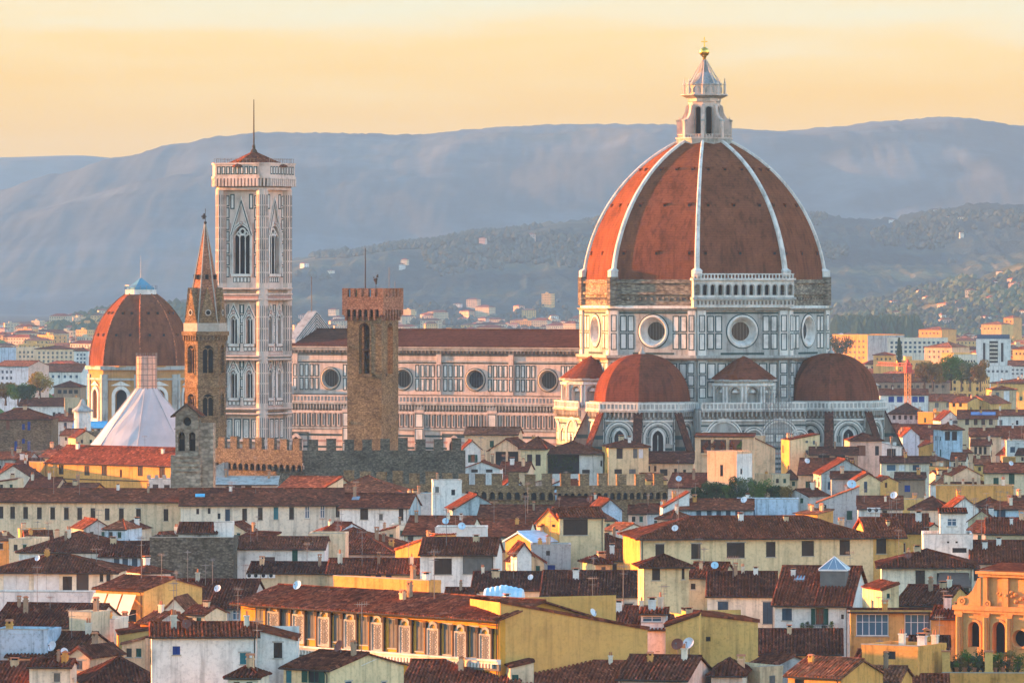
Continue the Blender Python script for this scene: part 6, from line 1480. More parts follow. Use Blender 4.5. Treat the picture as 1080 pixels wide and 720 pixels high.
H('yellow stair block with a crowned chimney left of the bare slanting wall', 702, 737, 661, 648, z=17.2, yaw=-4, roof='slant', wall='yellow', tile='t1', dep=7, nchim=1, nant=0)
H('grey cream house with one tall brown window behind the dishes', 681, 704, 664, 650, z=16.5, yaw=-6, wall='grey', tile='t1', win=[(691,676,7.5,20,'b')], nchim=0, nant=0, dep=12)
H('small white dormer house with a blue glazed front', 676, 703, 648, 642, z=18.2, yaw=-3, roof='shed', wall='white', tile='t1', win=[(687.5,651.5,21,8,'m')], dep=5, nchim=2, nant=1)
H('brown slope of roof behind the yellow gable wall', 586, 678, 662, 640, z=14, yaw=-8, wall='offwhite', tile='t1', nchim=3, nant=2)
H('brown roof at the bottom right of centre with a pink gable end', 652, 724, 716, 692, z=14, yaw=-14, wall='pink', right='pink', tile='t2', nchim=2, nant=0)
H('small brown roof beside the pink gable end', 750, 783, 712, 695, z=14, yaw=-6, roof='hip', wall='offwhite', tile='t1', nchim=1, nant=0)
H('sunlit orange house with a red roof at the bottom right', 831, 887, 712, 694, z=15, yaw=-36, wall='apricot', tile='t4', dep=8, win=[(843,720,10,8,'a')], nchim=1, nant=0)
H('second sunlit orange house with a lower red roof at the bottom right', 872, 948, 718, 703, z=14, yaw=-14, wall='apricot', tile='t4', dep=8, nchim=2, nant=0)
H('small sunlit cream house with an awning and chimneys', 909, 968, 684, 677, z=16, yaw=-30, roof='flat', wall='apricot', dep=7, win=[(938,690,13,9,'x')], nchim=3, nant=0)  # cream walls take an apricot colour for the sun on them
H('brown roofed yellow house between the cream house and church front', 960, 1000, 688, 672, z=15, yaw=-5, wall='yellow', tile='t3', win=[(972,693,8,7,'d')], nchim=3, nant=1)
H('ochre house with brown roofs left of the church front', 983, 1012, 652, 640, z=16.5, yaw=-12, wall='ochre', tile='t1', nchim=2, nant=1)
H('long terracotta roof at the bottom edge right of centre', 880, 1000, 728, 712, z=12, yaw=-3, wall='apricot', tile='t1', nchim=1, nant=0)
# ------------------------------------------------------------------ small houses filling the crowded quarters
for (lb, xa, xb, ye, yr, z, yaw, rf_, wl, tl, dp_) in (
 ('small off white house with a lean-to roof before the flat topped brown stone house',63.2,84.5,459.0,452.7,14.7,-14,'shed','offwhite','t2',None),
 ('small pale yellow house with a front gable before the flat topped brown stone house',79.7,102.1,461.8,454.5,14.3,20,'front','lightyellow','t3',7.1),
 ('small beige house under a tiled roof before the pair of brown roofs stepping down',968.9,985.4,470.2,464.9,14.9,-28,'gable','beige','t1',None),
 ('small yellow house with a hipped roof before the brown stone house with small blue shutters',46.0,57.8,476.1,469.7,15.1,-28,'hip','yellow','t4',None),
 ('small peach house with a lean-to roof before the brown roof',1002.8,1026.0,477.8,472.5,14.5,20,'shed','peach','t1',None),
 ('small cream house under a tiled roof before the white flat block with a blue shutter',1071.2,1095.1,479.9,473.5,15.2,-14,'gable','cream','t3',None),
 ('small pinkish house with a front gable before the brown roofed white house',1072.3,1088.9,480.4,473.1,12.9,34,'front','pink','t1',8.2),
 ('small beige house with a lean-to roof before the brown stone house with small blue shutters',39.2,62.7,482.1,475.3,14.5,-28,'shed','beige','t2',None),
 ('small apricot house with a flat top before the white flat block with a blue shutter',1071.4,1089.0,484.3,475.1,14.0,20,'flat','apricot','t2',7.3),
 ('small off white house under a tiled roof before the pale tower house',1002.4,1018.1,485.9,478.0,15.3,-8,'gable','offwhite','t1',None),
 ('small peach house with a hipped roof before the pale tower house with two dark arches',969.6,986.9,486.0,480.1,15.3,-28,'hip','peach','t3',None),
 ('small yellow house under a tiled roof before the house with a columned open storey',1028.3,1044.6,490.2,481.4,14.7,-3,'gable','yellow','t2',None),
 ('small yellow house with a slanting roofline before the pale tower house with two dark arches',1003.0,1020.9,492.6,497.8,14.9,34,'slant','yellow','t1',8.4),
 ('small olive house with a front gable before the red brown roof tucked',15.0,29.7,499.9,490.4,12.6,34,'front','olive','t3',7.3),
 ('small beige house with a flat top before the peach house whose roofline slants down to',814.5,832.8,502.5,493.1,15.5,34,'flat','beige','t4',7.5),
 ('small beige house with a hipped roof before the yellow block house with small windows',825.2,841.4,505.4,495.9,14.4,-3,'hip','beige','t3',None),
 ('small yellow house with a lean-to roof before the low cream house with a grey brown',682.2,703.0,506.2,499.7,15.5,20,'shed','yellow','t4',None),
 ('tiny off white house under a tiled roof before the pale tower house',996.7,1014.9,507.1,497.0,12.1,20,'gable','offwhite','t1',None),
 ('small cream house with a slanting roofline before the pale gabled house',-5.8,18.6,508.5,504.8,14.8,-3,'slant','cream','t2',8.6),
 ('small pale yellow house with a lean-to roof before the dark red roof',524.7,549.2,509.3,500.1,14.9,20,'shed','lightyellow','t1',None),
 ('small pinkish house with a slanting roofline before the peach flat house with a terracotta roof',558.8,577.4,510.1,505.0,15.1,-14,'slant','pink','t4',6.1),
 ('small white house with a front gable before the pale tower house with two dark arches',995.1,1013.2,511.4,503.9,14.4,20,'front','white','t4',6.7),
 ('small pale blue house with a front gable before the dark red roof',528.1,554.3,514.5,505.0,14.8,8,'front','blue','t1',6.5),
 ('small pale blue house under a tiled roof before the white pavilion with a broad hipped',608.7,624.3,516.2,506.6,14.8,34,'gable','blue','t1',None),
 ('small beige house with a lean-to roof before the cream gable with green shutters',1003.8,1030.2,519.8,509.4,13.7,-3,'shed','beige','t3',None),
 ('small grey house with a front gable before the brown roof',826.0,853.0,522.9,516.0,14.5,-45,'front','grey','t1',6.3),
 ('small pinkish house with a lean-to roof before the cream house with two dark green windows',1075.2,1098.1,533.2,523.8,14.9,20,'shed','pink','t3',None),
 ('small grey house with a hipped roof before the long sunlit orange parapet terrace on',1026.5,1040.1,534.2,524.9,15.2,-28,'hip','grey','t1',None),
 ('small pinkish house under a tiled roof before the lower battlemented stone wall above',662.7,681.4,541.9,533.5,14.9,-3,'gable','pink','t1',None),
 ('small grey house with a hipped roof before the narrow house with slanting white verge',693.2,707.0,547.1,538.0,15.2,-28,'hip','grey','t3',None),
 ('small olive house with a front gable before the long sunlit orange parapet terrace on',1021.0,1049.8,549.3,538.7,14.5,-8,'front','olive','t2',8.9),
 ('small pale yellow house under a tiled roof before the blue white gabled house',621.0,649.5,549.5,540.7,14.3,34,'gable','lightyellow','t2',None),
 ('small off white house with a flat top before the white three windowed house',410.9,429.0,556.6,549.7,13.9,-3,'flat','offwhite','t1',8.7),
 ('small grey house with a front gable before the long cream building with eleven',88.1,117.2,557.8,548.7,13.4,20,'front','grey','t2',8.1),
 ('small pale blue house with a hipped roof before the long cream building with eleven',110.3,132.0,558.1,548.3,15.5,-14,'hip','blue','t2',None),
 ('small off white house under a tiled roof before the blue white gabled house',635.3,653.5,558.8,551.9,15.3,-45,'gable','offwhite','t4',None),
 ('small off white house with a hipped roof before the long cream building with eleven',122.8,141.4,559.0,548.8,11.9,-14,'hip','offwhite','t3',None),
 ('small cream house with a front gable before the dark hipped roof',975.1,994.9,559.4,552.8,12.8,20,'front','cream','t1',7.4),
 ('small cream house with a front gable before the cream grey continuation of the long range',232.5,259.0,559.5,551.5,15.0,-14,'front','cream','t1',6.4),
 ('small cream house with a slanting roofline before the white three windowed house with a rough',400.4,417.4,560.4,556.0,14.3,-3,'slant','cream','t1',8.4),
 ('small pale blue house under a tiled roof before the white three windowed house',340.0,356.6,560.6,551.3,14.6,-28,'gable','blue','t1',None),
 ('small yellow house with a flat top before the long cream building with eleven',21.2,50.0,561.3,550.4,13.8,8,'flat','yellow','t3',6.0),
 ('small white house under a tiled roof before the white gabled dormer house with vents',1017.2,1039.3,561.3,550.0,15.1,-28,'gable','white','t2',None),
 ('small pale green house with a hipped roof before the cream grey continuation',346.8,368.7,564.5,553.9,13.7,20,'hip','green','t1',None),
 ('small apricot house under a tiled roof before the long cream building with eleven',-6.0,18.1,569.9,563.1,13.9,34,'gable','apricot','t4',None),
 ('small cream house with a flat top before the long cream building with eleven',9.6,32.3,571.3,561.6,15.2,-14,'flat','cream','t3',8.9),
 ('small beige house under a tiled roof before the long cream building with eleven',27.0,56.2,571.4,560.7,14.4,8,'gable','beige','t1',None),
 ('small pale yellow house with a lean-to roof before the cream grey continuation',241.9,271.8,571.6,560.8,14.1,-45,'shed','lightyellow','t3',None),
 ('small pinkish house with a front gable before the long cream building with eleven',158.4,178.0,571.9,562.0,12.8,-28,'front','pink','t3',6.4),
 ('small olive house with a front gable before the brown roof with masts',516.5,545.9,589.7,581.8,13.9,8,'front','olive','t2',8.4),
 ('small yellow house under a tiled roof before the brown roofed house with a dark garage',639.6,668.4,591.4,580.6,14.6,-3,'gable','yellow','t1',None),
 ('small olive house with a front gable before the grey plastered house with one small blue',550.3,574.0,593.3,584.5,14.8,20,'front','olive','t3',6.8),
 ('small pale yellow house with a hipped roof before the yellow rooftop lookout',627.9,643.6,594.5,586.5,14.6,20,'hip','lightyellow','t3',None),
 ('small white house with a hipped roof before the purple brown roof with dark blue windows',149.5,179.8,604.6,597.3,13.7,34,'hip','white','t1',None),
 ('small off white house with a front gable before the brown house with three cream awnings',173.6,195.6,643.2,631.5,15.1,-8,'front','offwhite','t4',7.7),
 ('small cream house under a tiled roof before the dark roof with aerials',194.0,215.8,647.6,639.5,15.2,-28,'gable','cream','t1',None),
 ('small yellow house with a flat top before the narrow cream tower house with a pyramid',713.6,735.7,654.6,641.2,15.4,20,'flat','yellow','t1',8.6),
 ('small pale green house with a hipped roof before the brown house with three cream awnings',114.0,133.2,668.1,657.2,12.3,-28,'hip','green','t1',None),
 ('small peach house with a slanting roofline before the ochre house with a low slanting roof',128.7,153.1,679.6,671.9,14.8,-28,'slant','peach','t4',7.6),
 ('small peach house with a front gable before the brown slanting roof',71.0,94.5,692.3,683.1,14.7,-28,'front','peach','t2',7.1),
 ('small beige house under a tiled roof before the ochre house with two wide white framed',900.2,936.3,698.7,686.1,13.9,-14,'gable','beige','t1',None),
 ('small grey house under a tiled roof before the brown lower roof with a greenish window',792.9,819.7,699.2,690.3,13.1,-45,'gable','grey','t2',None),
 ('small beige house with a flat top before the brown lower roof with a greenish window',801.4,825.4,707.6,692.6,14.0,34,'flat','beige','t3',7.7),
 ('small off white house with a hipped roof before the white house with a teal window',240.0,272.0,714.6,702.7,15.2,-8,'hip','offwhite','t1',None),
):
    w_ = xb - xa; s_ = (ye - 300)/300
    H(lb, xa, xb, ye, yr, z=z, yaw=yaw, roof=rf_, wall=wl, tile=tl, dep=dp_, ov=0.35, win=[(xa + w_*f_, ye + 6.5*s_, 4.6*s_, 7*s_, k_) for f_, k_ in (((0.3, 'b'), (0.72, 'g')) if w_ > 18*s_ else ((0.55, 'y'),))])
# ------------------------------------------------------------------ near palace, church front, terraces
def by(txt): return next(h for h in HOUSES if txt in h.label)
pal = H('orange palace with white ornamental panels between its windows', 254, 527, 635, 618, z=19.6, yaw=-47, roof='gable', wall='orange' if False else 'palace', left='palace', tile='t2', ov=1.1, name='palace', cat='palace', slope=0.26, nchim=2, nant=1,
  win=[(x, 653 + (x-274)*0.105, 8.5, 27 + (x-274)*0.02, 'y') for x in (273.5,300,328,356,384,414,443,472,500)])
for x in (289,315.5,342.5,370,398.5,428,457.5,486.5,512.5):
    yc = 658 + (x-289)*0.105
    u0, z0 = pal.hit(x-6.2, yc+17); u1, z1 = pal.hit(x+6.2, yc-17)
    mb = MB(); mb.T = pal.side_T('f')
    mb.box(u0, u1, 0.0, 0.10, z0, z1-0.4, 0); mb.frame(u0, u1, z0, z1-0.4, 0.16, 0.10, 0.20, 0)
    um = (u0+u1)/2; w = (u1-u0)/2 - 0.3
    mb.arch_ring(um, z1-0.42, z1-0.41, w*0.75, w*1.25, 0, 0.18, 0, 10, legs=False)
    n = 5; H_ = (z1-0.4-z0-0.6)/n
    for i in range(n):
        zc = z0 + 0.3 + H_*(i+0.5)
        mb.lathe([(w*0.44,0.10),(w*0.44,0.13),(w*0.30,0.13)], 12, 1, axis='y', c=(um, 0, zc))
        for sg in (-1, 1):
            mb.lathe([(w*0.30,0.10),(w*0.30,0.13),(w*0.19,0.13)], 10, 1, axis='y', c=(um + sg*w*0.66, 0, zc + H_*0.28))
            mb.box(um + sg*w*0.5 - 0.05, um + sg*w*0.5 + 0.05, 0.10, 0.13, zc - H_*0.45, zc, 1)
    mb.box(um-0.07, um+0.07, 0.10, 0.135, z0+0.3, z1-0.9, 1)
    for sg in (-1, 1):
        a = um + sg*((u1-u0)/2 + 0.16); mb.box(a-0.13, a+0.13, 0, 0.24, z0-0.3, z1-0.1, 2); mb.box(a-0.22, a+0.22, 0, 0.38, z1-0.35, z1+0.25, 2)
    mb.build('ornamental_panel', [MT['greym'], MT['greysh'], MT['wood']], pal.root)
u0, zb = pal.hit(470, 693)
mb = MB(); mb.T = pal.side_T('f'); mb.box(-0.2, pal.W+0.2, 0, 0.5, zb-0.3, zb, 0); mb.box(-0.2, pal.W+0.2, 0, 0.7, zb, zb+0.2, 0); mb.box(-0.2, pal.W+0.2, 0, 0.3, zb-1.0, zb-0.3, 1)
for i in range(int(pal.W/0.5)): mb.box(i*0.5, i*0.5+0.25, 0.3, 0.55, zb-0.75, zb-0.3, 0)
mb.build('string_course', [MT['whitem'], MT['greysh']], pal.root)
mb = MB(); mb.T = pal.side_T('f')
for i in range(int(pal.W/1.1)): mb.box(i*1.1, i*1.1+0.22, 0.0, 1.0, pal.z-0.32, pal.z-0.08, 0)
mb.build('eave_bracket_row', [MT['wood']], pal.root)
for a, b in ((258, 290), (330, 373), (405, 450), (505, 526)):
    u0, z0 = pal.hit(a, 641 + (a-258)*0.065); u1, z1 = pal.hit(b, 641 + (b-258)*0.065); mb = MB(); mb.T = pal.side_T('f'); mb.tube((u0, 0.12, z0), (u1, 0.12, z1-0.1), 0.05, 5); mb.build('cable', [MT['wood']], pal.root)
H('great ochre gable wall with a sloping top beside the orange palace', 527.5, 683, 635, 668, Y=597, yaw=24, roof='slant', wall='mustard', left='mustard', tile='t1', dep=8, nchim=1, nant=0)

H('unseen cream house added left of the frame to shade the orange palace', -190, -70, 629, 622, Y=655, yaw=-64, roof='gable', wall='cream', tile='t1', dep=4, nchim=0, nant=0)  # out of view, added to shade the lower part of the palace front
# awnings on the awning house
ah = by('three cream awnings')
for i in range(3):
    xa = 101 + i*15.4; u0, _ = ah.hit(xa, 625); u1, _ = ah.hit(xa + 13.6, 625); mb = MB(); mb.T = ah.side_T('f')
    za = ah.z - 0.5
    mb.face([(u0, 0.3, za), (u1, 0.3, za), (u1, 1.7, za-2.5), (u0, 1.7, za-2.5)]); mb.face([(u0, 1.7, za-2.5), (u1, 1.7, za-2.5), (u1, 1.7, za-2.75), (u0, 1.7, za-2.75)])
    mb.tube((u0, 0.05, za-2.3), (u0, 1.7, za-2.5), 0.03, 4); mb.tube((u1, 0.05, za-2.3), (u1, 1.7, za-2.5), 0.03, 4)
    mb.build('awning', [MT['awning']], ah.root)
# taupe awning
u0, _ = aw.hit(987, 600); u1, _ = aw.hit(1024, 600); mb = MB(); mb.T = aw.side_T('f'); za = aw.z - 0.7
mb.face([(u0+0.5, 0.3, za), (u1-0.4, 0.3, za), (u1, 2.6, za-1.7), (u0, 2.6, za-1.7)]); mb.face([(u0, 2.6, za-1.7), (u1, 2.6, za-1.7), (u1, 2.6, za-1.95), (u0, 2.6, za-1.95)]); mb.build('awning', [MT['darkawning']], aw.root)
# glass lantern and skylight on the balcony house
Mi = wh.world().inverted()
def roof_pt(h, px, py):
    Mi = h.world().inverted(); e = Mi @ Vector((0,0,EYE)); d = Mi.to_3x3() @ Vector(((px-540)/F, 1, -(py-300)/F))
    for i in range(900):
        q = e + d*(h.Y0*0.97 + i*0.1)
        if 0 <= q.x <= h.W and 0 <= q.y <= h.dep and q.z <= h.zat(q.x, q.y) + 0.05: return q
    return Vector((h.W/2, h.dep/2, h.z))
q = roof_pt(wh, 880, 614)
mb = MB(); s_ = 1.75
mb.box(q.x-s_*0.9, q.x+s_*0.9, q.y-s_*0.9, q.y+s_*0.9, q.z-0.6, q.z+1.5, 0); mb.box(q.x-s_, q.x+s_, q.y-s_, q.y+s_, q.z+1.5, q.z+1.7, 1)
top = (q.x, q.y, q.z+3.2); c4 = [(q.x-s_, q.y-s_, q.z+1.7), (q.x+s_, q.y-s_, q.z+1.7), (q.x+s_, q.y+s_, q.z+1.7), (q.x-s_, q.y+s_, q.z+1.7)]
for k in range(4):
    a, b = c4[k], c4[(k+1) % 4]; mb.face([a, b, top], 2); mb.tube(a, top, 0.07, 4, 1)
    for f_ in (0.33, 0.66): p_ = Vector(a).lerp(Vector(b), f_); mb.tube(p_, Vector(top).lerp(p_, 0.05), 0.03, 4, 1)
mb.build('glass_lantern', [MT['greysh'], MT['whitesh'], MT['skylight']], wh.roof)
k_ = link('skylight', SKYL, wh.roof, roof_pt(wh, 844, 611) + Vector((0,0,0.1))); k_.rotation_euler = (R(15), 0, 0); k_.scale = (1.3, 1.2, 1)
# balcony with plants
u0, z0 = wh.hit(845, 667); u1, z1 = wh.hit(879, 658); mb = MB(); mb.T = wh.side_T('f'); mb.box(u0, u1, 0, 1.0, z0-0.15, z0, 0)
mb.box(u0, u1, 0.94, 1.0, z1-0.06, z1, 1)
for i in range(16): a = u0 + (u1-u0)*i/15; mb.box(a-0.015, a+0.015, 0.95, 0.99, z0, z1, 1)
mb.build('balcony', [MT['stonetrim'], MT['metal']], wh.root)
# railing on the white rooftop terrace
st_ = by('white stepped terrace block')
mb = MB(); mb.T = st_.side_T('f')
for a, b in ((0.1, st_.W*0.36), (st_.W*0.9, st_.W-0.1)):
    mb.box(a, b, 0.0, 0.05, st_.z+1.5, st_.z+1.55); n = max(2, int((b-a)/0.3))
    for i in range(n + 1): x = a + (b-a)*i/n; mb.box(x-0.015, x+0.015, 0.01, 0.04, st_.z+0.5, st_.z+1.5)
mb.build('railing', [MT['metal']], st_.root)
# loggia columns, glass canopy, dormers
lgw = [w for w in lg.win_specs][0]
for f_ in (0.27, 0.62, 0.98):
    mb = MB(); mb.T = lg.side_T('f'); u = lgw[1] + (lgw[2]-lgw[1])*f_; mb.box(u-0.32, u+0.32, -0.4, 0.06, lgw[3], lgw[4], 0); mb.build('column', [MT['peach']], lg.root)
yb_ = by('teal and green shutters at the bottom'); q = roof_pt(yb_, 366, 687)
mb = MB(); mb.T = None; mb.face([(q.x-1.2,q.y-0.9,q.z+0.25),(q.x+3.2,q.y-0.9,q.z+0.25),(q.x+3.2,q.y+2.2,q.z+1.0),(q.x-1.2,q.y+2.2,q.z+1.0)], 0)
for i in range(9): x = q.x-1.2+i*0.55; mb.tube((x,q.y-0.9,q.z+0.27),(x,q.y+2.2,q.z+1.02),0.03,4,1)
mb.build('glass_canopy', [MT['skylight'], MT['whitesh']], yb_.roof)
# solar panels, boards
def slab(h, px, py, w, d, mat, name):
    q = roof_pt(h, px, py); mb = MB(); k = h.rise/(h.dep/2) if h.roofk in ('gable', 'hip') else 0.1
    mb.face([(-w/2,-d/2,-d/2*k+0.22),(w/2,-d/2,-d/2*k+0.22),(w/2,d/2,d/2*k+0.22),(-w/2,d/2,d/2*k+0.22)]); mb.box(-w/2, w/2, -d/2-0.03, -d/2, -d/2*k, -d/2*k+0.22)
    o = mb.build(name, [MT[mat]], h.roof); o.location = q; return o
slab(by('solar panels on the upper right'), 1037, 436.5, 7, 2.6, 'solar', 'solar_panel')
slab(by('rough blue green end wall'), 375.5, 526, 1.3, 1.2, 'skylight', 'skylight')
slab(by('nine windows'), 211, 523, 1.7, 1.0, 'bluetarp', 'solar_panel')
slab(by('low dark lean-to along'), 78, 556, 6.0, 2.4, 'palebluetarp', 'roof_board')
# dishes where the photo shows them
for txt, px, py, k, sc in (('brown slanting roof in front', 56, 688, ('w',0), 1.5), ('brown slanting roof in front', 68, 697, ('w',1), 1.2), ('orange palace with white', 315, 622, ('b',0), 1.2), ('teal and green shutters at', 343, 680, ('r',0), 1.6),
    ('great ochre gable', 624, 652, ('w',1), 1.3), ('bare slanting wall', 727, 0, None, 1), ('long dark roof behind the yellow', 560, 612, ('w',0), 1.0), ('olive walled house', 754, 600, ('b',0), 1.1),
    ('cream house with two dark green', 1066, 492, ('w',1), 1.4), ('brown roof with white air', 943, 527, ('w',0), 1.7), ('long sloping sunlit red', 898, 520, ('b',0), 1.9), ('brown roof left of the grey', 851, 490, ('w',1), 1.6),
    ('large cream palace', 712, 561, ('w',0), 1.2), ('brown roofed house between the blue', 470, 553, ('b',0), 1.2), ('house with a tiled roof over', 40, 592, ('w',0), 1.0), ('brown roof with masts behind', 345, 566, ('r',0), 1.5), ('flat white parapet', 487, 563, ('b',0), 1.3),
    ('long dark roof below the second', 622, 530, ('r',0), 1.4), ('wide taupe awning', 958, 590, ('r',0), 1.2), ('dark roof with aerials', 230, 625, ('w',0), 1.2), ('house walled' , 0, 0, None, 1), ('blue walled house under a dark', 785, 531, ('w',0), 1.5), ('white house with a teal window', 197, 664, ('r',0), 1.3), ('cream range', 0, 0, None, 1), ('dark red roof beside the pink', 716, 508, ('b',0), 1.3)):
    if k: by(txt).at('satellite_dish', DISH[k], px, py, 0, sc*0.72)
bs = by('bare slanting wall')
for px, py, k in ((715, 687, ('r',0)), (727, 686, ('w',0))): 
    h = by('yellow stair block'); u, z_ = h.hit(px, py); o = link('satellite_dish', DISH[k], h.root, (u, -0.45, z_)); o.scale = (1.2, 1.2, 1.2)
ac = by('air conditioners above the orange'); 
for px in (264, 271, 279, 287): u, z_ = ac.hit(px, 609); link('air_conditioner', ACM, ac.root, (u, -0.05, z_))
ac = by('white air conditioned wall')
for px in (918, 925): u, z_ = ac.hit(px, 540); o = link('air_conditioner', ACM, ac.root, (u, -0.05, z_)); o.scale = (1.3,1.3,1.3)
H('open porch with a cream gable beside the arched cream house', 517, 551, 474, 463, z=20.6, yaw=-16, roof='front', wall='cream', tile='t1', dep=9, ov=0.8, win=[(528,485,11,18,'x'),(541,485,11,18,'x')], nchim=0, nant=0)

# pleated pale blue canopy on the palace roof terrace
x_, y_ = at_px(531.5, 640); cz = EYE - 333*640/F
cn_ = thing('canopy', 'pale blue pleated barrel canopy behind the orange palace ridge', 'canopy', (x_, y_, cz), R(-8))
mb = MB(); L = 4.4; n = 16; prv = None
for i in range(n + 1):
    u = -L/2 + L*i/n; rr = 1.0 + (0.07 if i % 2 else 0.0) ; row = []
    tp = 1.0 - 0.25*abs(u)/(L/2)
    for j in range(9): a = math.pi*j/8; row.append(mb.p((u, -1.5*rr*math.cos(a), 1.75*rr*tp*math.sin(a))))
    if prv:
        for j in range(8): mb.idx((prv[j], prv[j+1], row[j+1], row[j]))
    prv = row
mb.face([(-L/2, -1.5*math.cos(math.pi*j/8), 1.3*math.sin(math.pi*j/8)) for j in range(9)]); mb.face([(L/2, -1.5*math.cos(math.pi*j/8), 1.3*math.sin(math.pi*j/8)) for j in range(9)])
mb.build('cover', [MT['palebluetarp']], cn_); mb = MB()
for u in (-L/2, L/2):
    for y in (-1.4, 1.4): mb.tube((u, y, 0), (u, y, -4.5), 0.06, 5)
mb.build('frame', [MT['metal']], cn_)

# baroque church front, lower right
xc, yc = at_px(1009, 645)
chf = thing('baroque_church', 'sunlit terracotta baroque church front with volutes, columns and arched niches', 'church', (xc, yc, 0), R(-36))
ux = lambda px: (px - 1009)/ (F/645*math.cos(R(36))) * 1.03
zx = lambda py: EYE - (py-300)*640/F
w = MB(); w.T = Matrix(((1,0,0,0),(0,-1,0,0),(0,0,1,0),(0,0,0,1)))
E = ux(1112); CO = MT['apricot2']
zc1, zc0 = zx(643), 0
# lower storey with openings
cells = [(0, ux(1018), None), (ux(1018), ux(1034), ('arch', ux(1026), zx(684), zx(664), 0.75)), (ux(1034), ux(1042), None), (ux(1042), ux(1058), ('arch', ux(1050), zx(690), zx(664), 0.85)), (ux(1058), ux(1084), ('round', ux(1070), zx(673), 0.95)), (ux(1084), E, None)]
for a, b, op in cells:
    w.face([(a,0,0),(b,0,0),(b,0,zx(700)),(a,0,zx(700))])
    if op is None: w.face([(a,0,zx(700)),(b,0,zx(700)),(b,0,zc1),(a,0,zc1)])
    elif op[0] == 'arch': w.holed(a, b, zx(700), zc1, w.arch_pts(op[1], op[2], op[3], op[4], 12), 0.8)
    else: w.holed(a, b, zx(700), zc1, circ(op[1], op[2], op[3], 20), 0.6)
w.face([(0,0,0),(0,-6,0),(0,-6,zc1),(0,0,zc1)]); w.box(ux(1034), E, -5, -0.2, zc1, zx(604)); w.box(0, ux(1034), -5, -0.4, zc1-0.2, zc1+0.4)
w.build('wall', [CO], chf)
for nm, z0, z1, u0, o1 in (('cornice', zx(645), zx(640), -0.3, 0.5), ('cornice', zx(609), zx(606), ux(1033)-0.2, 0.45), ('cornice', zx(606), zx(603), ux(1033)-0.4, 0.75), ('cornice', zx(648), zx(645), -0.1, 0.3)):
    c = MB(); c.T = w.T; c.box(u0, E, -0.3, o1, z0, z1); c.build(nm, [CO], chf)
for px in (1012, 1038, 1060, 1084):
    c = MB(); c.T = w.T; u = ux(px); c.box(u-0.42, u+0.42, 0, 0.22, 0, zx(650)); c.box(u-0.55, u+0.55, 0, 0.34, zx(650), zx(647)); c.lathe([(0.30, 0), (0.26, zx(652) - 6)], 12, c=(u, 0.35, 6)); c.build('pilaster', [CO], chf)
for px in (1036, 1056, 1078):
    c = MB(); c.T = w.T; u = ux(px); c.box(u-0.4, u+0.4, -0.2, 0.12, zx(640), zx(610)); c.build('pilaster', [CO], chf)
v = MB(); v.T = w.T                       # scrolled volute beside the upper storey
pts = [(ux(1033), zx(610)), (ux(1033), zx(640)), (ux(1010), zx(640)), (ux(1010.5), zx(634)), (ux(1013), zx(631)), (ux(1017), zx(631)), (ux(1021), zx(629)), (ux(1025), zx(624)), (ux(1028), zx(617)), (ux(1030), zx(611))]
v.poly(pts, 0.2); v.poly(pts, -0.6)
for k in range(len(pts)):
    a, b = pts[k], pts[(k+1) % len(pts)]; v.face([(a[0],0.2,a[1]),(b[0],0.2,b[1]),(b[0],-0.6,b[1]),(a[0],-0.6,a[1])])
for (u, z_, r) in ((ux(1015.5), zx(635.5), 0.42), (ux(1040), zx(637.5), 0.42)): v.lathe([(r,0.2),(r,0.34),(r*0.65,0.34),(r*0.65,0.24),(r*0.3,0.24),(r*0.3,0.36),(0.01,0.36)], 16, axis='y', c=(u, 0, z_))
v.build('volute', [CO], chf)
rl = MB(); rl.T = w.T
rr = random.Random(3)
for i in range(26): u = ux(1048) + rr.uniform(0, E-ux(1048)-0.5); z_ = zx(630) + rr.uniform(-0.5, 0.6); rl.sphere((u, 0.0, z_), rr.uniform(0.12, 0.26), 7)
rl.build('relief', [CO], chf)
for a, b, op in cells:
    if op is None: continue
    d = MB(); d.T = w.T; u = op[1]
    if op[0] == 'arch':
        d.poly(d.arch_pts(u, op[2], op[3], op[4], 12), -0.8, 1); d.arch_ring(u, op[2], op[3], op[4], op[4]+0.25, 0, 0.14, 0, 12)
    else:
        d.poly(circ(u, op[2], op[3], 20), -0.6, 1); d.lathe([(op[3],0),(op[3]*1.05,0.18),(op[3]*1.28,0.14),(op[3]*1.32,0)], 22, 0, axis='y', c=(u, 0, op[2]))
    d.build('niche', [CO, MT['voidm']], chf)
rfm = MB(); rfm.T = w.T; rfm.face([(ux(1034)-0.6, 0.5, zx(602)), (E, 0.5, zx(602)), (E, -5, zx(596)), (ux(1034)-0.6, -5, zx(596))]); rfm.build('roof', [MT['t3']], chf)

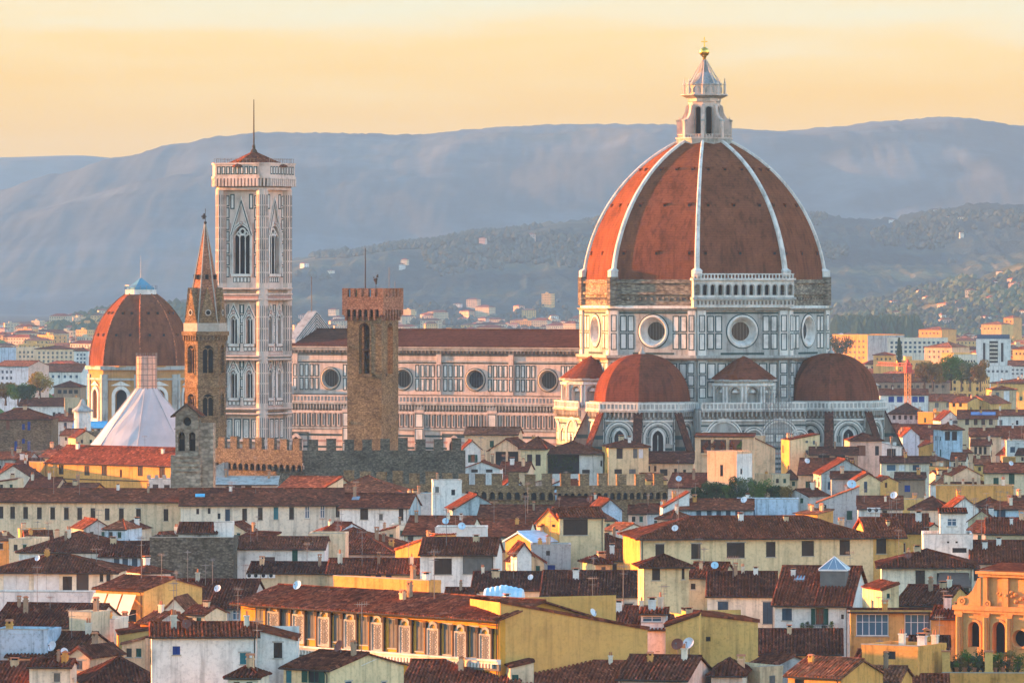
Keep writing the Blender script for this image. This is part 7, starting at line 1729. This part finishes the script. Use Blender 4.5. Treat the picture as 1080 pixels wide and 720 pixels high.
# ------------------------------------------------------------------ plants
def leaf_cloud(mb, c, r, n, size, rng, sq=0.9):
    for _ in range(n):
        while True:
            d = Vector((rng.uniform(-1,1), rng.uniform(-1,1), rng.uniform(-1,1)))
            if 0.35 < d.length < 1: break
        p_ = Vector(c) + Vector((d.x*r, d.y*r, d.z*r*sq)); a = Vector((rng.uniform(-1,1), rng.uniform(-1,1), rng.uniform(-1,1))).normalized(); b = a.orthogonal().normalized(); s = size*rng.uniform(0.6, 1.3)
        mb.face([p_ - a*s, p_ + b*s*0.6, p_ + a*s, p_ - b*s*0.6])
def make_plant(name, label, cat, h, r, mat, seed, trunk=0.3, clumps=9, n=70, size=0.22, conic=False, group=None):
    rng = random.Random(seed); o = thing(name, label, cat, (0,0,0), 0, group)
    t = MB(); t.tube((0,0,-0.3), (0,0,h*(0.9 if conic else 0.6)), r*0.09+0.03, 7, None, 0.03)
    cr = MB()
    for k in range(clumps):
        if conic: f_ = k/(clumps-1); c = (rng.uniform(-.1,.1)*r, rng.uniform(-.1,.1)*r, h*(trunk + (1-trunk)*f_*0.95)); rr = r*(0.75*(1-f_)**0.8 + 0.12)*(0.6 if f_ < .1 else 1)
        else:
            a = rng.uniform(0, 6.28); q = r*0.62*math.sqrt(rng.random()); c = (q*math.cos(a), q*math.sin(a), h*rng.uniform(trunk+0.12, 0.84)); rr = r*rng.uniform(0.32, 0.52)
            t.tube((0,0,h*trunk), c, r*0.04+0.015, 5, None, 0.012)
        leaf_cloud(cr, c, rr, n, size, rng, 1.6 if conic else 0.9)
    t.build('trunk', [MT['bark']], o); cr.build('crown', [MT[mat]], o)
    return o
def copy_thing(o, loc, rz, label=None, sc=1.0, group=None):
    c = o.copy(); COL.objects.link(c); c.location = loc; c.rotation_euler = (0,0,rz); c.scale = (sc, sc, sc)
    if label: c['label'] = label
    if group: c['group'] = group
    for ch in o.children:
        d = ch.copy(); COL.objects.link(d); d.parent = c
    return c
rg = H('flat roofed terrace block carrying the green roof garden', 727, 834, 531, z=13.2, yaw=-3, roof='flat', wall='offwhite', dep=9, nchim=0, nant=0)
spots = [(736, 530, 1.9, 'darkleaf', 'dark bush at the left end of the roof garden hedge'), (747, 530, 2.3, 'darkleaf', 'round dark bush below the pink tower house'), (757, 529, 2.5, 'darkleaf', 'taller dark bush in front of the pink wall'), (768, 531, 2.0, 'leaf', 'mid green bush right of the tall dark bush'),
         (779, 530, 3.2, 'darkleaf', 'upright conifer like shrub in the roof garden'), (788, 530, 2.8, 'paleleaf', 'silvery green shrub beside the upright conifer shrub'), (797, 531, 2.4, 'leaf', 'bright green bush in the middle of the roof garden'), (806, 532, 2.6, 'leaf', 'second bright green bush beside the first, a little lighter'), (817, 530, 2.1, 'darkleaf', 'dull green bush near the hedge end'), (828, 530, 2.0, 'autumn', 'brownish bush at the right end of the roof garden hedge')]
for i, (px, py, hh, m_, lb) in enumerate(spots):
    o = make_plant('bush', lb, 'bush', hh*1.75, hh*0.85, m_, 40+i, 0.05, 14, 110, 0.19, group='bushes in the roof garden'); Y_ = rg.Y0 + 2.2; x_, y_ = at_px(px, Y_); o.location = (x_, y_, rg.z + 0.02)
o = make_plant('bush', 'grey green bush growing beside the brown lower roof', 'bush', 6.5, 2.2, 'paleleaf', 61, 0.1, 14, 120, 0.16); o.location = (*at_px(812, 560), 8.0 - 1.2)
hh = by('green bush'); o = make_plant('climbing_plant', 'dark green bush climbing the ochre house wall', 'bush', 3.2, 1.1, 'darkleaf', 62, 0.05, 9, 90, 0.12); q = hh.world() @ Vector((hh.hit(194, 716)[0], -0.8, hh.hit(194, 716)[1])); o.location = q
# potted plants
pot_me = stock('pot', lambda mb: mb.lathe([(0.14,0),(0.20,0.34),(0.24,0.36),(0.24,0.42),(0.17,0.42),(0.02,0.40)], 12), [MT['terracotta']])
def potted(loc, label, seed, hgt=0.8, mat='leaf', group=None, sc=1.0):
    o = thing('potted_plant', label, 'potted plant', loc, 0, group); link('pot', pot_me, o)
    rng = random.Random(seed); mb = MB()
    for k in range(5): leaf_cloud(mb, (rng.uniform(-.15,.15), rng.uniform(-.15,.15), 0.42 + hgt*(0.25+0.6*k/5)), 0.24*(1.2-0.5*k/5), 46, 0.07, rng)
    mb.build('foliage', [MT[mat]], o); o.scale = (sc, sc, sc); return o
for i, (px, m_, hg) in enumerate(((847.5,'leaf',0.7),(852,'darkleaf',0.9),(856.5,'leaf',0.5),(870,'darkleaf',0.6),(876.5,'leaf',1.0))):
    u, z_ = wh.hit(px, 666.5); q = wh.world() @ Vector((u, -0.6, wh.hit(860, 667)[1] + 0.01))
    potted(q, ('low leafy pot at the near end of the balcony', 'bushy dark pot plant second from the balcony end', 'small pot plant before the green shutter', 'dark pot plant right of the balcony door', 'tall pot plant at the far balcony corner')[i], 80+i, hg, m_, 'pots on the balcony', 1.15)
# terrace garden lower right
tg = H('roof terrace with yellow pillars and a planted pergola in the lower right corner', 994, 1096, 714, z=13.0, yaw=-4, roof='flat', wall='apricot', dep=8, nchim=0, nant=0)
for px in (998, 1043, 1088):
    u, z_ = tg.hit(px, 714); mb = MB(); mb.box(u-0.42, u+0.42, 0.3, 1.1, tg.z+0.5, tg.z+2.7, 0); mb.box(u-0.52, u+0.52, 0.2, 1.2, tg.z+2.7, tg.z+2.85, 1); mb.build('pillar', [MT['yellow'], MT['terracotta']], tg.root)
mb = MB()
for a, b in ((1002, 1039), (1047, 1084)):
    u0, _ = tg.hit(a, 714); u1, _ = tg.hit(b, 714); mb.box(u0, u1, 0.6, 0.64, tg.z+1.55, tg.z+1.6); n = int((u1-u0)/0.16)
    for i in range(n + 1): x = u0 + (u1-u0)*i/n; mb.box(x-0.012, x+0.012, 0.61, 0.635, tg.z+0.5, tg.z+1.55)
mb.build('railing', [MT['wood']], tg.root)
GL = ['clipped round shrub behind the terrace railing', 'yellowing shrub beside the first yellow pillar', 'tall green shrub on the planted terrace', 'pale flowering shrub in the middle of the terrace', 'dark shrub behind the middle pillar', 'bushy shrub right of the middle pillar', 'wispy yellow shrub near the frame edge', 'green shrub at the corner of the terrace']
for i, (px, hh_, m_) in enumerate(((1006,1.9,'darkleaf'),(1013,2.6,'autumn'),(1022,2.9,'leaf'),(1031,2.5,'paleleaf'),(1037,3.2,'darkleaf'),(1053,2.6,'leaf'),(1063,3.0,'autumn'),(1074,2.6,'leaf'))):
    o = make_plant('shrub', GL[i], 'shrub', hh_, hh_*0.42, m_, 90+i, 0.15, 10, 80, 0.10, group='shrubs on the corner terrace'); u, _ = tg.hit(px, 714); o.location = tg.world() @ Vector((u, 1.5 + 0.5*(i % 3), tg.z + 0.02))
for i, (px, hg, m_) in enumerate(((1009,0.5,'leaf'),(1018,0.6,'autumn'),(1028,0.7,'leaf'),(1050,0.5,'autumn'),(1058,0.8,'darkleaf'))):
    u, _ = tg.hit(px, 714); potted(tg.world() @ Vector((u, 0.9, tg.z+0.5+0.03)), ('leafy terracotta pot nearest the first pillar', 'second terracotta pot with brownish leaves', 'third terracotta pot with tall green leaves', 'terracotta pot right of the middle pillar with brown leaves', 'last terracotta pot with dark leaves')[i], 120+i, hg, m_, 'pots along the terrace railing', 1.2)
# plants under the awning and in the loggia
for i, (px, m_) in enumerate(((989,'leaf'),(996,'darkleaf'),(1003,'leaf'),(1012,'paleleaf'),(1020,'darkleaf'))):
    u, z_ = aw.hit(px, 630); q = aw.world() @ Vector((u, -2.6, z_ - 0.6)); 
    o = make_plant('shrub', ('leafy shrub at the near end below the taupe awning', 'dark shrub second along the awning terrace', 'green shrub in the middle below the taupe awning', 'pale shrub right of the middle below the awning', 'dark shrub at the far end below the awning')[i], 'shrub', 2.0, 0.8, m_, 140+i, 0.1, 8, 80, 0.10, group='shrubs below the awning'); o.location = q
atr = H('white parapet terrace below the taupe awning', 984, 1030, 632, z=13.6, yaw=-3, roof='flat', wall='white', dep=4, nchim=0, nant=0)
for i, px in enumerate((744, 752, 762, 772, 780)):
    u = lg.hit(px, 477)[0]; q = lg.world() @ Vector((u, -0.35, lgw[3] - 0.05)); potted(q, ('red leaved pot at one end of the loggia parapet', 'red leaved pot second along the loggia', 'bushy red pot in the middle of the loggia', 'orange leaved pot near the loggia column', 'green pot at the other end of the loggia')[i], 160+i, 1.2, 'redleaf' if i < 4 else 'leaf', 'pots along the loggia', 1.7)
u0 = lg.hit(740, 478)[0]; u1 = lg.hit(786, 478)[0]; mb = MB(); mb.T = lg.side_T('f'); mb.box(u0, u1, 0, 0.8, lgw[3]-0.35, lgw[3]-0.05); mb.build('ledge', [MT['peach']], lg.root)
iv = thing('hanging_ivy', 'dark ivy curtain hanging inside the white pavilion', 'ivy', pav.root.location, pav.root.rotation_euler.z)
rng = random.Random(5); mb = MB(); pw_ = pav.win_specs[0]
for k in range(26): leaf_cloud(mb, (rng.uniform(pw_[1]+0.3, pw_[2]-0.6), -0.02, rng.uniform(pw_[3]+0.2, pw_[4]-0.3)), 0.75, 40, 0.16, rng)
mb.build('foliage', [MT['darkleaf']], iv)

# ------------------------------------------------------------------ scaffold and crane
x_, y_ = compass(30.5*math.cos(R(-27)) + 8.5, 30.5*math.sin(R(-27)) - 8)
x_, y_ = at_px(821, 1309)
sc_ = thing('scaffolding', 'pale blue scaffolding standing against the cathedral between its half domes', 'scaffolding', (x_, y_, 0), R(17))
fr = MB(); dk_ = MB()
for i in range(6):
    for j in range(2): fr.tube((-3.2 + i*1.28, j*1.6, 0), (-3.2 + i*1.28, j*1.6, 31.5 - (i % 3)*0.8), 0.06, 4)
for k in range(15):
    z_ = 1.5 + k*2
    for j in range(2): fr.tube((-3.3, j*1.6, z_+1), (3.3, j*1.6, z_+1), 0.045, 4)
    dk_.box(-3.3, 3.3, 0.1, 1.5, z_-0.05, z_)
    for i in range(0, 5, 2): fr.tube((-3.2 + i*1.28, 0, z_), (-3.2 + (i+1)*1.28, 0, z_+2), 0.035, 4)
fr.build('frame', [MT['mast']], sc_); dk_.build('deck', [MT['bluesh']], sc_)
x_, y_ = at_px(957.5, 1950)
crn = thing('tower_crane', 'orange lattice crane mast with a red cab among the roofs', 'crane', (x_, y_, 0), R(20))
m_ = MB(); T_ = EYE - (393-300)*1950/F
for a, b in ((-.8,-.8),(.8,-.8),(.8,.8),(-.8,.8)): m_.tube((a,b,0), (a,b,T_), 0.14, 4)
for k in range(int(T_/1.5)):
    z_ = k*1.5
    for (a, b), (c, d) in (((-.8,-.8),(.8,-.8)),((.8,-.8),(.8,.8)),((.8,.8),(-.8,.8)),((-.8,.8),(-.8,-.8))):
        m_.tube((a,b,z_), (c,d,z_+1.5), 0.07, 4); m_.tube((a,b,z_), (c,d,z_), 0.06, 4)
m_.build('mast', [MT['cranepaint']], crn)
m_ = MB(); m_.box(-1.1,1.1,-1.1,1.1,T_,T_+2.2); m_.prism([(-1,-1),(1,-1),(1,1),(-1,1)], T_+2.2, T_+4.6, None, [(-.2,-.2),(.2,-.2),(.2,.2),(-.2,.2)]); m_.build('cab', [MT['redpaint']], crn)
m_ = MB()
for s in (-.5, .5): m_.tube((s, -3, T_+2.3), (s, 26, T_+2.3), 0.10, 4)
m_.tube((0, -2, T_+3.3), (0, 26, T_+3.3), 0.10, 4)
for k in range(18): m_.tube((-.5, -3+k*1.6, T_+2.3), (0, -2.2+k*1.6, T_+3.3), 0.05, 4); m_.tube((.5, -3+k*1.6, T_+2.3), (0, -2.2+k*1.6, T_+3.3), 0.05, 4)
m_.build('jib', [MT['redpaint']], crn)

# ------------------------------------------------------------------ the plain beyond: named blocks, small houses, trees
def far(label, xa, xb, ye, yr=None, **k):
    k.setdefault('nchim', 0); k.setdefault('nant', 0); k.setdefault('fine', False); k.setdefault('gut', False)
    return H(label, xa, xb, ye, yr, name=k.pop('name', 'distant_building'), cat='building', **k)
def grid(x0, x1, nx, y0, y1, ny, w, h, kind='y', side='f'): return [(x0 + (x1-x0)*(i+0.5)/nx, y0 + (y1-y0)*(j+0.5)/ny, w, h, kind, side) for i in range(nx) for j in range(ny)]
far('large sunlit orange hospital like block beyond the cathedral', 878, 915, 353.5, Y=3100, yaw=-46, roof='flat', wall='apricot', right='grey', dep=30, win=grid(881,913,7,357,380,4,2.2,2.4,'y'))  # sunlit front painted orange, shaded right side painted grey
far('block with a broad white roof left of the sunlit orange one', 875, 896, 357, 351.5, Y=3400, yaw=-8, roof='hip', wall='apricot', tile='tarp', dep=24)
far('long slab of flats with blue grey balconies', 936, 999, 357, Y=3000, yaw=-6, roof='flat', wall='offwhite', dep=16, win=grid(938,997,12,359,373,3,2.6,2.6,'u'))
far('small house with a hipped roof before the long slab of flats', 921, 943, 374.5, 371.5, Y=2700, yaw=-8, roof='hip', wall='yellow', dep=14, win=grid(923,941,4,376,381,1,2,2.4,'b'))
far('sunlit peach house with an orange hipped roof', 975, 1004, 366, 361.5, Y=2850, yaw=-38, roof='hip', wall='peach', tile='t4', dep=16, win=grid(978,1002,5,368,379,2,2,2.4,'y'))
far('low school like block, sunlit yellow at its end', 1005, 1030, 375, Y=2650, yaw=-6, roof='flat', wall='offwhite', left='yellow', dep=14, win=grid(1006,1029,8,378,389,2,1.8,2.2,'b'))  # yellow left end paints sunlight on an off white block
far('sunlit yellow end block beside the low school like block', 993, 1006, 373, Y=2660, yaw=-42, roof='flat', wall='yellow', dep=14)
twr = far('white apartment tower with dark window columns and a blue grey top', 1029.5, 1066, 358.5, Y=2700, yaw=-5, roof='flat', wall='white', tile='solar', dep=16, win=[(1038,371.5,2.6,20,'b'),(1048,371,9,23,'b'),(1057,371.5,2.6,20,'b')])
mb = MB(); mb.box(0.5, twr.W-0.5, 0.5, 10, twr.z+0.5, twr.z+2.6); mb.build('roof_storey', [MT['deepbluegrey']], twr.root)
for j in range(5):
    u0, z_ = twr.hit(1043.8, 363.5 + j*4.2); u1, _ = twr.hit(1052.2, 363); mb = MB(); mb.T = twr.side_T('f'); mb.box(u0, u1, -0.1, 1.1, z_, z_+0.7); mb.build('balcony', [MT['offwhite']], twr.root)
far('flat white shed like block with a row of windows', 1009, 1067, 387, Y=2450, yaw=-3, roof='flat', wall='white', dep=14, win=grid(1012,1064,11,389,394,1,2.6,2.6,'y'))
far('white block with red roof cut by the frame edge', 1063, 1096, 386, 380.5, Y=2500, yaw=-6, roof='gable', wall='white', tile='t2', win=grid(1066,1080,3,388,396,2,2.5,2,'y'))
far('yellow house with a red roof behind the white tower', 1068, 1094, 368, 363.5, Y=2900, yaw=-36, roof='hip', wall='yellow', tile='t2', dep=14, win=grid(1070,1082,3,370,376,1,2,2.4,'b'))
far('sunlit yellow villa at the foot of the hill', 1035, 1056, 342, 339, Y=4400, yaw=-36, roof='hip', wall='yellow', tile='t4', dep=18, win=grid(1037,1055,5,344,349,1,1.5,1.8,'b'))
far('square orange villa tower against the hill', 1058.5, 1068.5, 335, 332.5, Y=4500, yaw=-40, roof='hip', wall='apricot', tile='t4', dep=12, win=[(1062,339,1.6,2.2,'b'),(1066,339,1.6,2.2,'b')])
far('sunlit apricot block high on the plain', 969, 993, 347.5, 344.5, Y=4000, yaw=-40, roof='hip', wall='apricot', tile='t4', dep=18, win=grid(971,991,5,349,354,1,1.5,1.8,'b'))
far('very long red brown roof of a station like building', 913, 1002, 403, 394.5, Y=2250, yaw=-4, roof='gable', wall='brown', tile='t2', win=grid(918,998,12,405,410,1,3,3,'b'))
far('cream flats with small balconies behind the chapel', 17, 38, 367, Y=2900, yaw=-3, roof='flat', wall='cream', dep=14, win=grid(19,36,4,369,383,3,2.2,2.4,'y'))
far('longer cream flats with a thin red roof behind the chapel', 37, 79, 368, 365, Y=2850, yaw=-4, roof='hip', wall='cream', tile='t2', dep=16, win=grid(39,77,8,370,383,3,2.2,2.6,'y'))
far('narrow pale flats beside the chapel dome', 78, 93, 370, 366.5, Y=2800, yaw=-5, roof='hip', wall='white', tile='t2', dep=14, win=grid(80,91,3,372,384,3,2,2.2,'u'))
far('flat blue grey hall at the far edge', -8, 17, 368, Y=3000, yaw=-2, roof='flat', wall='blue', dep=26)
far('long dull red roof over a white wall near the chapel', 31, 86, 392, 384, Y=2400, yaw=-4, roof='gable', wall='white', tile='t2', win=grid(34,84,8,394,400,1,2.6,3,'u'))
far('pink house with a red gable roof at the far edge', -6, 30, 386, 380.5, Y=2250, yaw=-26, roof='gable', wall='blue', right='pink', tile='t4', dep=16, win=grid(-4,14,4,389,408,3,2.2,3,'u') + grid(17,29,2,390,407,3,2.5,3,'y','r'))
far('dark hipped roof over an open dark storey near the chapel', 57, 85, 408, 402, Y=1950, yaw=-4, roof='hip', wall='brown', tile='t3', dep=14, win=grid(60,83,4,410,416,1,4,4,'x'))
ks = thing('kiosk', 'small round white kiosk with conical grey roof below the chapel drum', 'kiosk', (*at_px(87, 1600), 0), 0)
mb = MB(); mb.lathe([(2.4, 0), (2.4, 19.2)], 16); mb.build('wall', [MT['white']], ks); mb = MB(); mb.lathe([(3.0, 18.9), (3.0, 19.3), (1.3, 20.6), (0.5, 22.2), (0.02, 22.6)], 16); mb.build('cone_roof', [MT['greym']], ks)

def ground_z(X, Y): return max(0.0, HT['low_hill'](X, Y), HT['foothill'](X, Y))
PW = ['cream', 'yellow', 'white', 'apricot', 'peach', 'offwhite', 'beige', 'pink']; PT = ['t2', 't4', 't1']
def far_proto(w, d, h, roof, wall, tile, rows):
    mb = MB()
    mb.box(0, w, 0, d, -8, h, 0)
    if roof == 'flat': mb.box(-0.2, w+0.2, -0.2, d+0.2, h, h+0.5, 0); mb.box(w*0.3, w*0.5, d*0.3, d*0.6, h+0.5, h+2.5, 0)
    else:
        t = min(w, d)/2; k = t*0.42
        a, b = ((t, d/2), (w-t, d/2)) if w > d else ((w/2, t), (w/2, d-t))
        e = [(-.6,-.6,h-0.1),(w+.6,-.6,h-0.1),(w+.6,d+.6,h-0.1),(-.6,d+.6,h-0.1)]; A = (*a, h+k); B = (*b, h+k)
        if w > d: mb.face([e[0],e[1],B,A],1); mb.face([e[1],e[2],B],1); mb.face([e[2],e[3],A,B],1); mb.face([e[3],e[0],A],1)
        else: mb.face([e[0],e[1],A],1); mb.face([e[1],e[2],B,A],1); mb.face([e[2],e[3],B],1); mb.face([e[3],e[0],A,B],1)
        mb.face(e, 1)
    n = max(2, int(w/3.2))
    for j in range(rows):
        z0 = h - 2.6 - j*3.2
        for i in range(n): u = w*(i+0.5)/n; mb.box(u-0.55, u+0.55, -0.04, 0.1, z0, z0+1.6, 2)
        for i in range(max(2, int(d/3.4))): v = d*(i+0.5)/max(2, int(d/3.4)); mb.box(-0.04, 0.1, v-0.5, v+0.5, z0, z0+1.6, 2); mb.box(w-0.1, w+0.04, v-0.5, v+0.5, z0, z0+1.6, 2)
    o = mb.build('distant_house', [MT[wall], MT[tile], MT['voidm']]); me = o.data; bpy.data.objects.remove(o); return me
rp = random.Random(21)
PROT = [far_proto(w, d, h, r_, PW[i % 8], PT[i % 3], rows) for i, (w, d, h, r_, rows) in enumerate(((14,10,9,'hip',2),(22,12,13,'hip',3),(12,12,8,'hip',2),(30,13,15,'flat',4),(18,11,11,'hip',3),(10,9,7,'hip',1),(26,14,16,'hip',4),(16,10,10,'hip',2),(34,12,12,'hip',3),(20,14,18,'flat',5),(13,9,8,'hip',2),(15,15,12,'hip',3),(24,11,9,'hip',2),(11,10,10,'hip',2),(19,12,14,'flat',4),(17,12,9,'hip',2)))]
def sprinkle(n, px0, px1, Y0, Y1, name, label, cat, group, hilly=False, big=True, pw=1.0):
    got = 0
    while got < n:
        Y = Y0 + (Y1-Y0)*rp.random()**pw; px = rp.uniform(px0, px1); x, y = at_px(px, Y)
        if any(abs(x - h.A.x - h.W/2) < h.W/2 + 14 and abs(y - h.Y0) < 34 for h in HOUSES if h.Y0 > 1500): got += 0.34; continue
        z = ground_z(x, y); me = rp.choice(PROT if big else [PROT[k] for k in (0,2,5,7,10,13)])
        o = link(name, me, None, (x, y, z), R(-27.9 + rp.choice((0, 0, 8, -12, 25, 40, -30)))); tag(o, label, cat, group); got += 1; k_ = rp.uniform(0.6, 1.0); o.scale = (k_, k_, rp.uniform(0.75, 1.0))
sprinkle(185, 868, 1090, 1750, 4600, 'distant_house', 'small house among the suburb roofs on the plain right of the cathedral', 'house', 'suburb houses right of the cathedral', pw=0.8)
sprinkle(90, 880, 1090, 4600, 6400, 'distant_villa', 'tiny house where the suburb meets the hill right of the cathedral', 'house', 'houses at the hill foot', big=False)
sprinkle(108, -8, 97, 2300, 6800, 'distant_house', 'small house among the suburb roofs on the plain left of the chapel', 'house', 'suburb houses left of the chapel', pw=0.9)
sprinkle(105, 308, 616, 5200, 7600, 'distant_villa', 'tiny pale house on the slope seen above the nave roof', 'house', 'houses on the slope behind the nave', pw=0.8)
for (a, b, Y0, Y1, n, lb, gp) in ((905, 1080, 6300, 6900, 12, 'tiny villa high on the wooded hill right of the cathedral', 'villas on the wooded hill'), (70, 130, 5800, 6900, 7, 'tiny pale villa on the low hill behind the chapel', 'villas behind the chapel'), (300, 620, 8300, 9400, 8, 'tiny white farmhouse high on the foothill', 'farmhouses on the foothill'), (930, 1060, 8600, 9500, 6, 'tiny white farmhouse on the upper slope right of the dome', 'farmhouses on the upper slope')):
    sprinkle(n, a, b, Y0, Y1, 'distant_villa', lb, 'villa', gp, big=False)

# single trees out on the plain
trees = [('leaf', 9.5, 5.2, (975, 2080), 'yellow green tree between the long red roof and the sunlit houses', 'autumn'), ('a', 9, 4.6, (984, 2060), 'golden tree beside the yellow green tree', 'autumn'), ('b', 11, 6.0, (1003, 2120), 'large dark tree behind the beige villa', 'leaf'), ('c', 10, 5.4, (1014, 2140), 'dull green tree in the row behind the beige villa', 'darkleaf'), ('d', 9, 5, (1023, 2110), 'olive brown tree in the row behind the beige villa', 'paleleaf'), ('e', 9.5, 4.2, (1034, 2080), 'slim golden tree left of the sunlit orange building', 'autumn'),
         ('f', 10.5, 6.0, (6, 1900), 'broad brown olive tree below the pink house', 'autumn'), ('g', 10, 5.4, (19, 1880), 'dark olive tree next to the pink house', 'leaf'), ('h', 9, 5.0, (29, 1860), 'dull green tree at the end of the tree row', 'darkleaf'), ('i', 11, 6.0, (42, 1950), 'bright yellow autumn tree by the dark open storey', 'yellowleaf'), ('j', 9, 8, (886.5, 2900), 'round dark tree at the foot of the orange block', 'darkleaf')]
for i, (_, h_, r_, (px, Y_), lb, m_) in enumerate(trees):
    py = {0: 413, 1: 413}.get(i, None); o = make_plant('tree', lb, 'tree', h_*1.25, r_, m_, 200+i, 0.25, 16, 130, 0.42); o.location = (*at_px(px, Y_), 4.0 if i < 10 else 2.0)
    if i < 6: o.location.z = EYE - ((412 if i != 2 else 411) - 300)*Y_/F
    elif i < 10: o.location.z = EYE - (427 - 300)*Y_/F if i < 9 else EYE - (420-300)*Y_/F; o.scale = (0.85, 0.85, 0.62 if i < 9 else 0.7)
    else: o.location.z = EYE - (378-300)*Y_/F
o = make_plant('cypress', 'dark cypress beside the long slab of flats', 'cypress', 11, 2.2, 'darkleaf', 231, 0.05, 10, 120, 0.4, conic=True); o.location = (*at_px(948.5, 2650), EYE - 80.5*2650/F)

# woods too thick to count
def blob(mb, c, r, h, rng, pts=7):
    rows = []
    for z_, k in ((0.0, 0.55), (0.35, 1.0), (0.7, 0.8), (1.0, 0.12)):
        rows.append([mb.p((c[0] + r*k*rng.uniform(0.7, 1.2)*math.cos(6.283*i/pts), c[1] + r*k*rng.uniform(0.7, 1.2)*math.sin(6.283*i/pts), c[2] + h*(z_ + rng.uniform(-0.06, 0.06)))) for i in range(pts)])
    for j in range(3):
        for i in range(pts): mb.idx((rows[j][i], rows[j][(i+1) % pts], rows[j+1][(i+1) % pts], rows[j+1][i]))
    mb.idx(rows[3])
rw_ = random.Random(77)
def woods(name, n, px0, px1, Y0, Y1, mat, r0, r1, tall=1.0, dens=0.0):
    mb = MB(); k = 0; tries = 0
    while k < n and tries < n*6:
        tries += 1
        Y = rw_.uniform(Y0, Y1); px = rw_.uniform(px0, px1); x, y = at_px(px, Y)
        if noise.noise(Vector((x/160, y/420, 3.3))) < dens: continue
        z = ground_z(x, y); r = rw_.uniform(r0, r1); blob(mb, (x, y, z-1), r, r*1.7*tall, rw_); k += 1
    tag(mb.build(name, [MT[mat]]), 'wood of ' + name.replace('_', ' ') + ' too thick to count', 'woods', kind='stuff')
woods('hillside_trees', 1900, 868, 1110, 5600, 6950, 'farwood', 3, 6.5, dens=-0.05)
woods('olive_trees', 1500, 868, 1110, 5400, 6950, 'paleleaf', 3, 6, dens=-0.2)
woods('dark_conifers', 420, 880, 968, 5150, 5500, 'darkleaf', 4, 7, 2.3)
woods('suburb_trees', 700, 860, 1100, 1800, 5600, 'leaf', 2.5, 5.5, dens=0.02)
woods('garden_trees', 420, -20, 100, 2000, 6500, 'leaf', 2.5, 6, dens=0.0)
woods('slope_trees', 1100, 295, 640, 5200, 7600, 'farwood', 3, 6, dens=0.0)
woods('foothill_woods', 2600, 250, 1110, 8300, 9650, 'farwood', 4, 7.5, dens=0.06)
woods('chapel_hill_trees', 500, 55, 200, 5700, 6950, 'darkleaf', 4, 8, dens=-0.1)
# ------------------------------------------------------------------ air
hz_m = bpy.data.materials.new('evening haze'); hz_m.use_nodes = True
t = hz_m.node_tree; t.nodes.clear()
o_ = t.nodes.new('ShaderNodeOutputMaterial'); v_ = t.nodes.new('ShaderNodeVolumePrincipled')
v_.inputs['Color'].default_value = (0.75, 0.85, 1.0, 1); v_.inputs['Density'].default_value = 0.00005; v_.inputs['Anisotropy'].default_value = -0.75
t.links.new(v_.outputs[0], o_.inputs['Volume'])
hb_ = MB(); hb_.box(-2500, 2500, -80, 16000, -6, 462)
tag(hb_.build('haze', hz_m), kind='stuff')
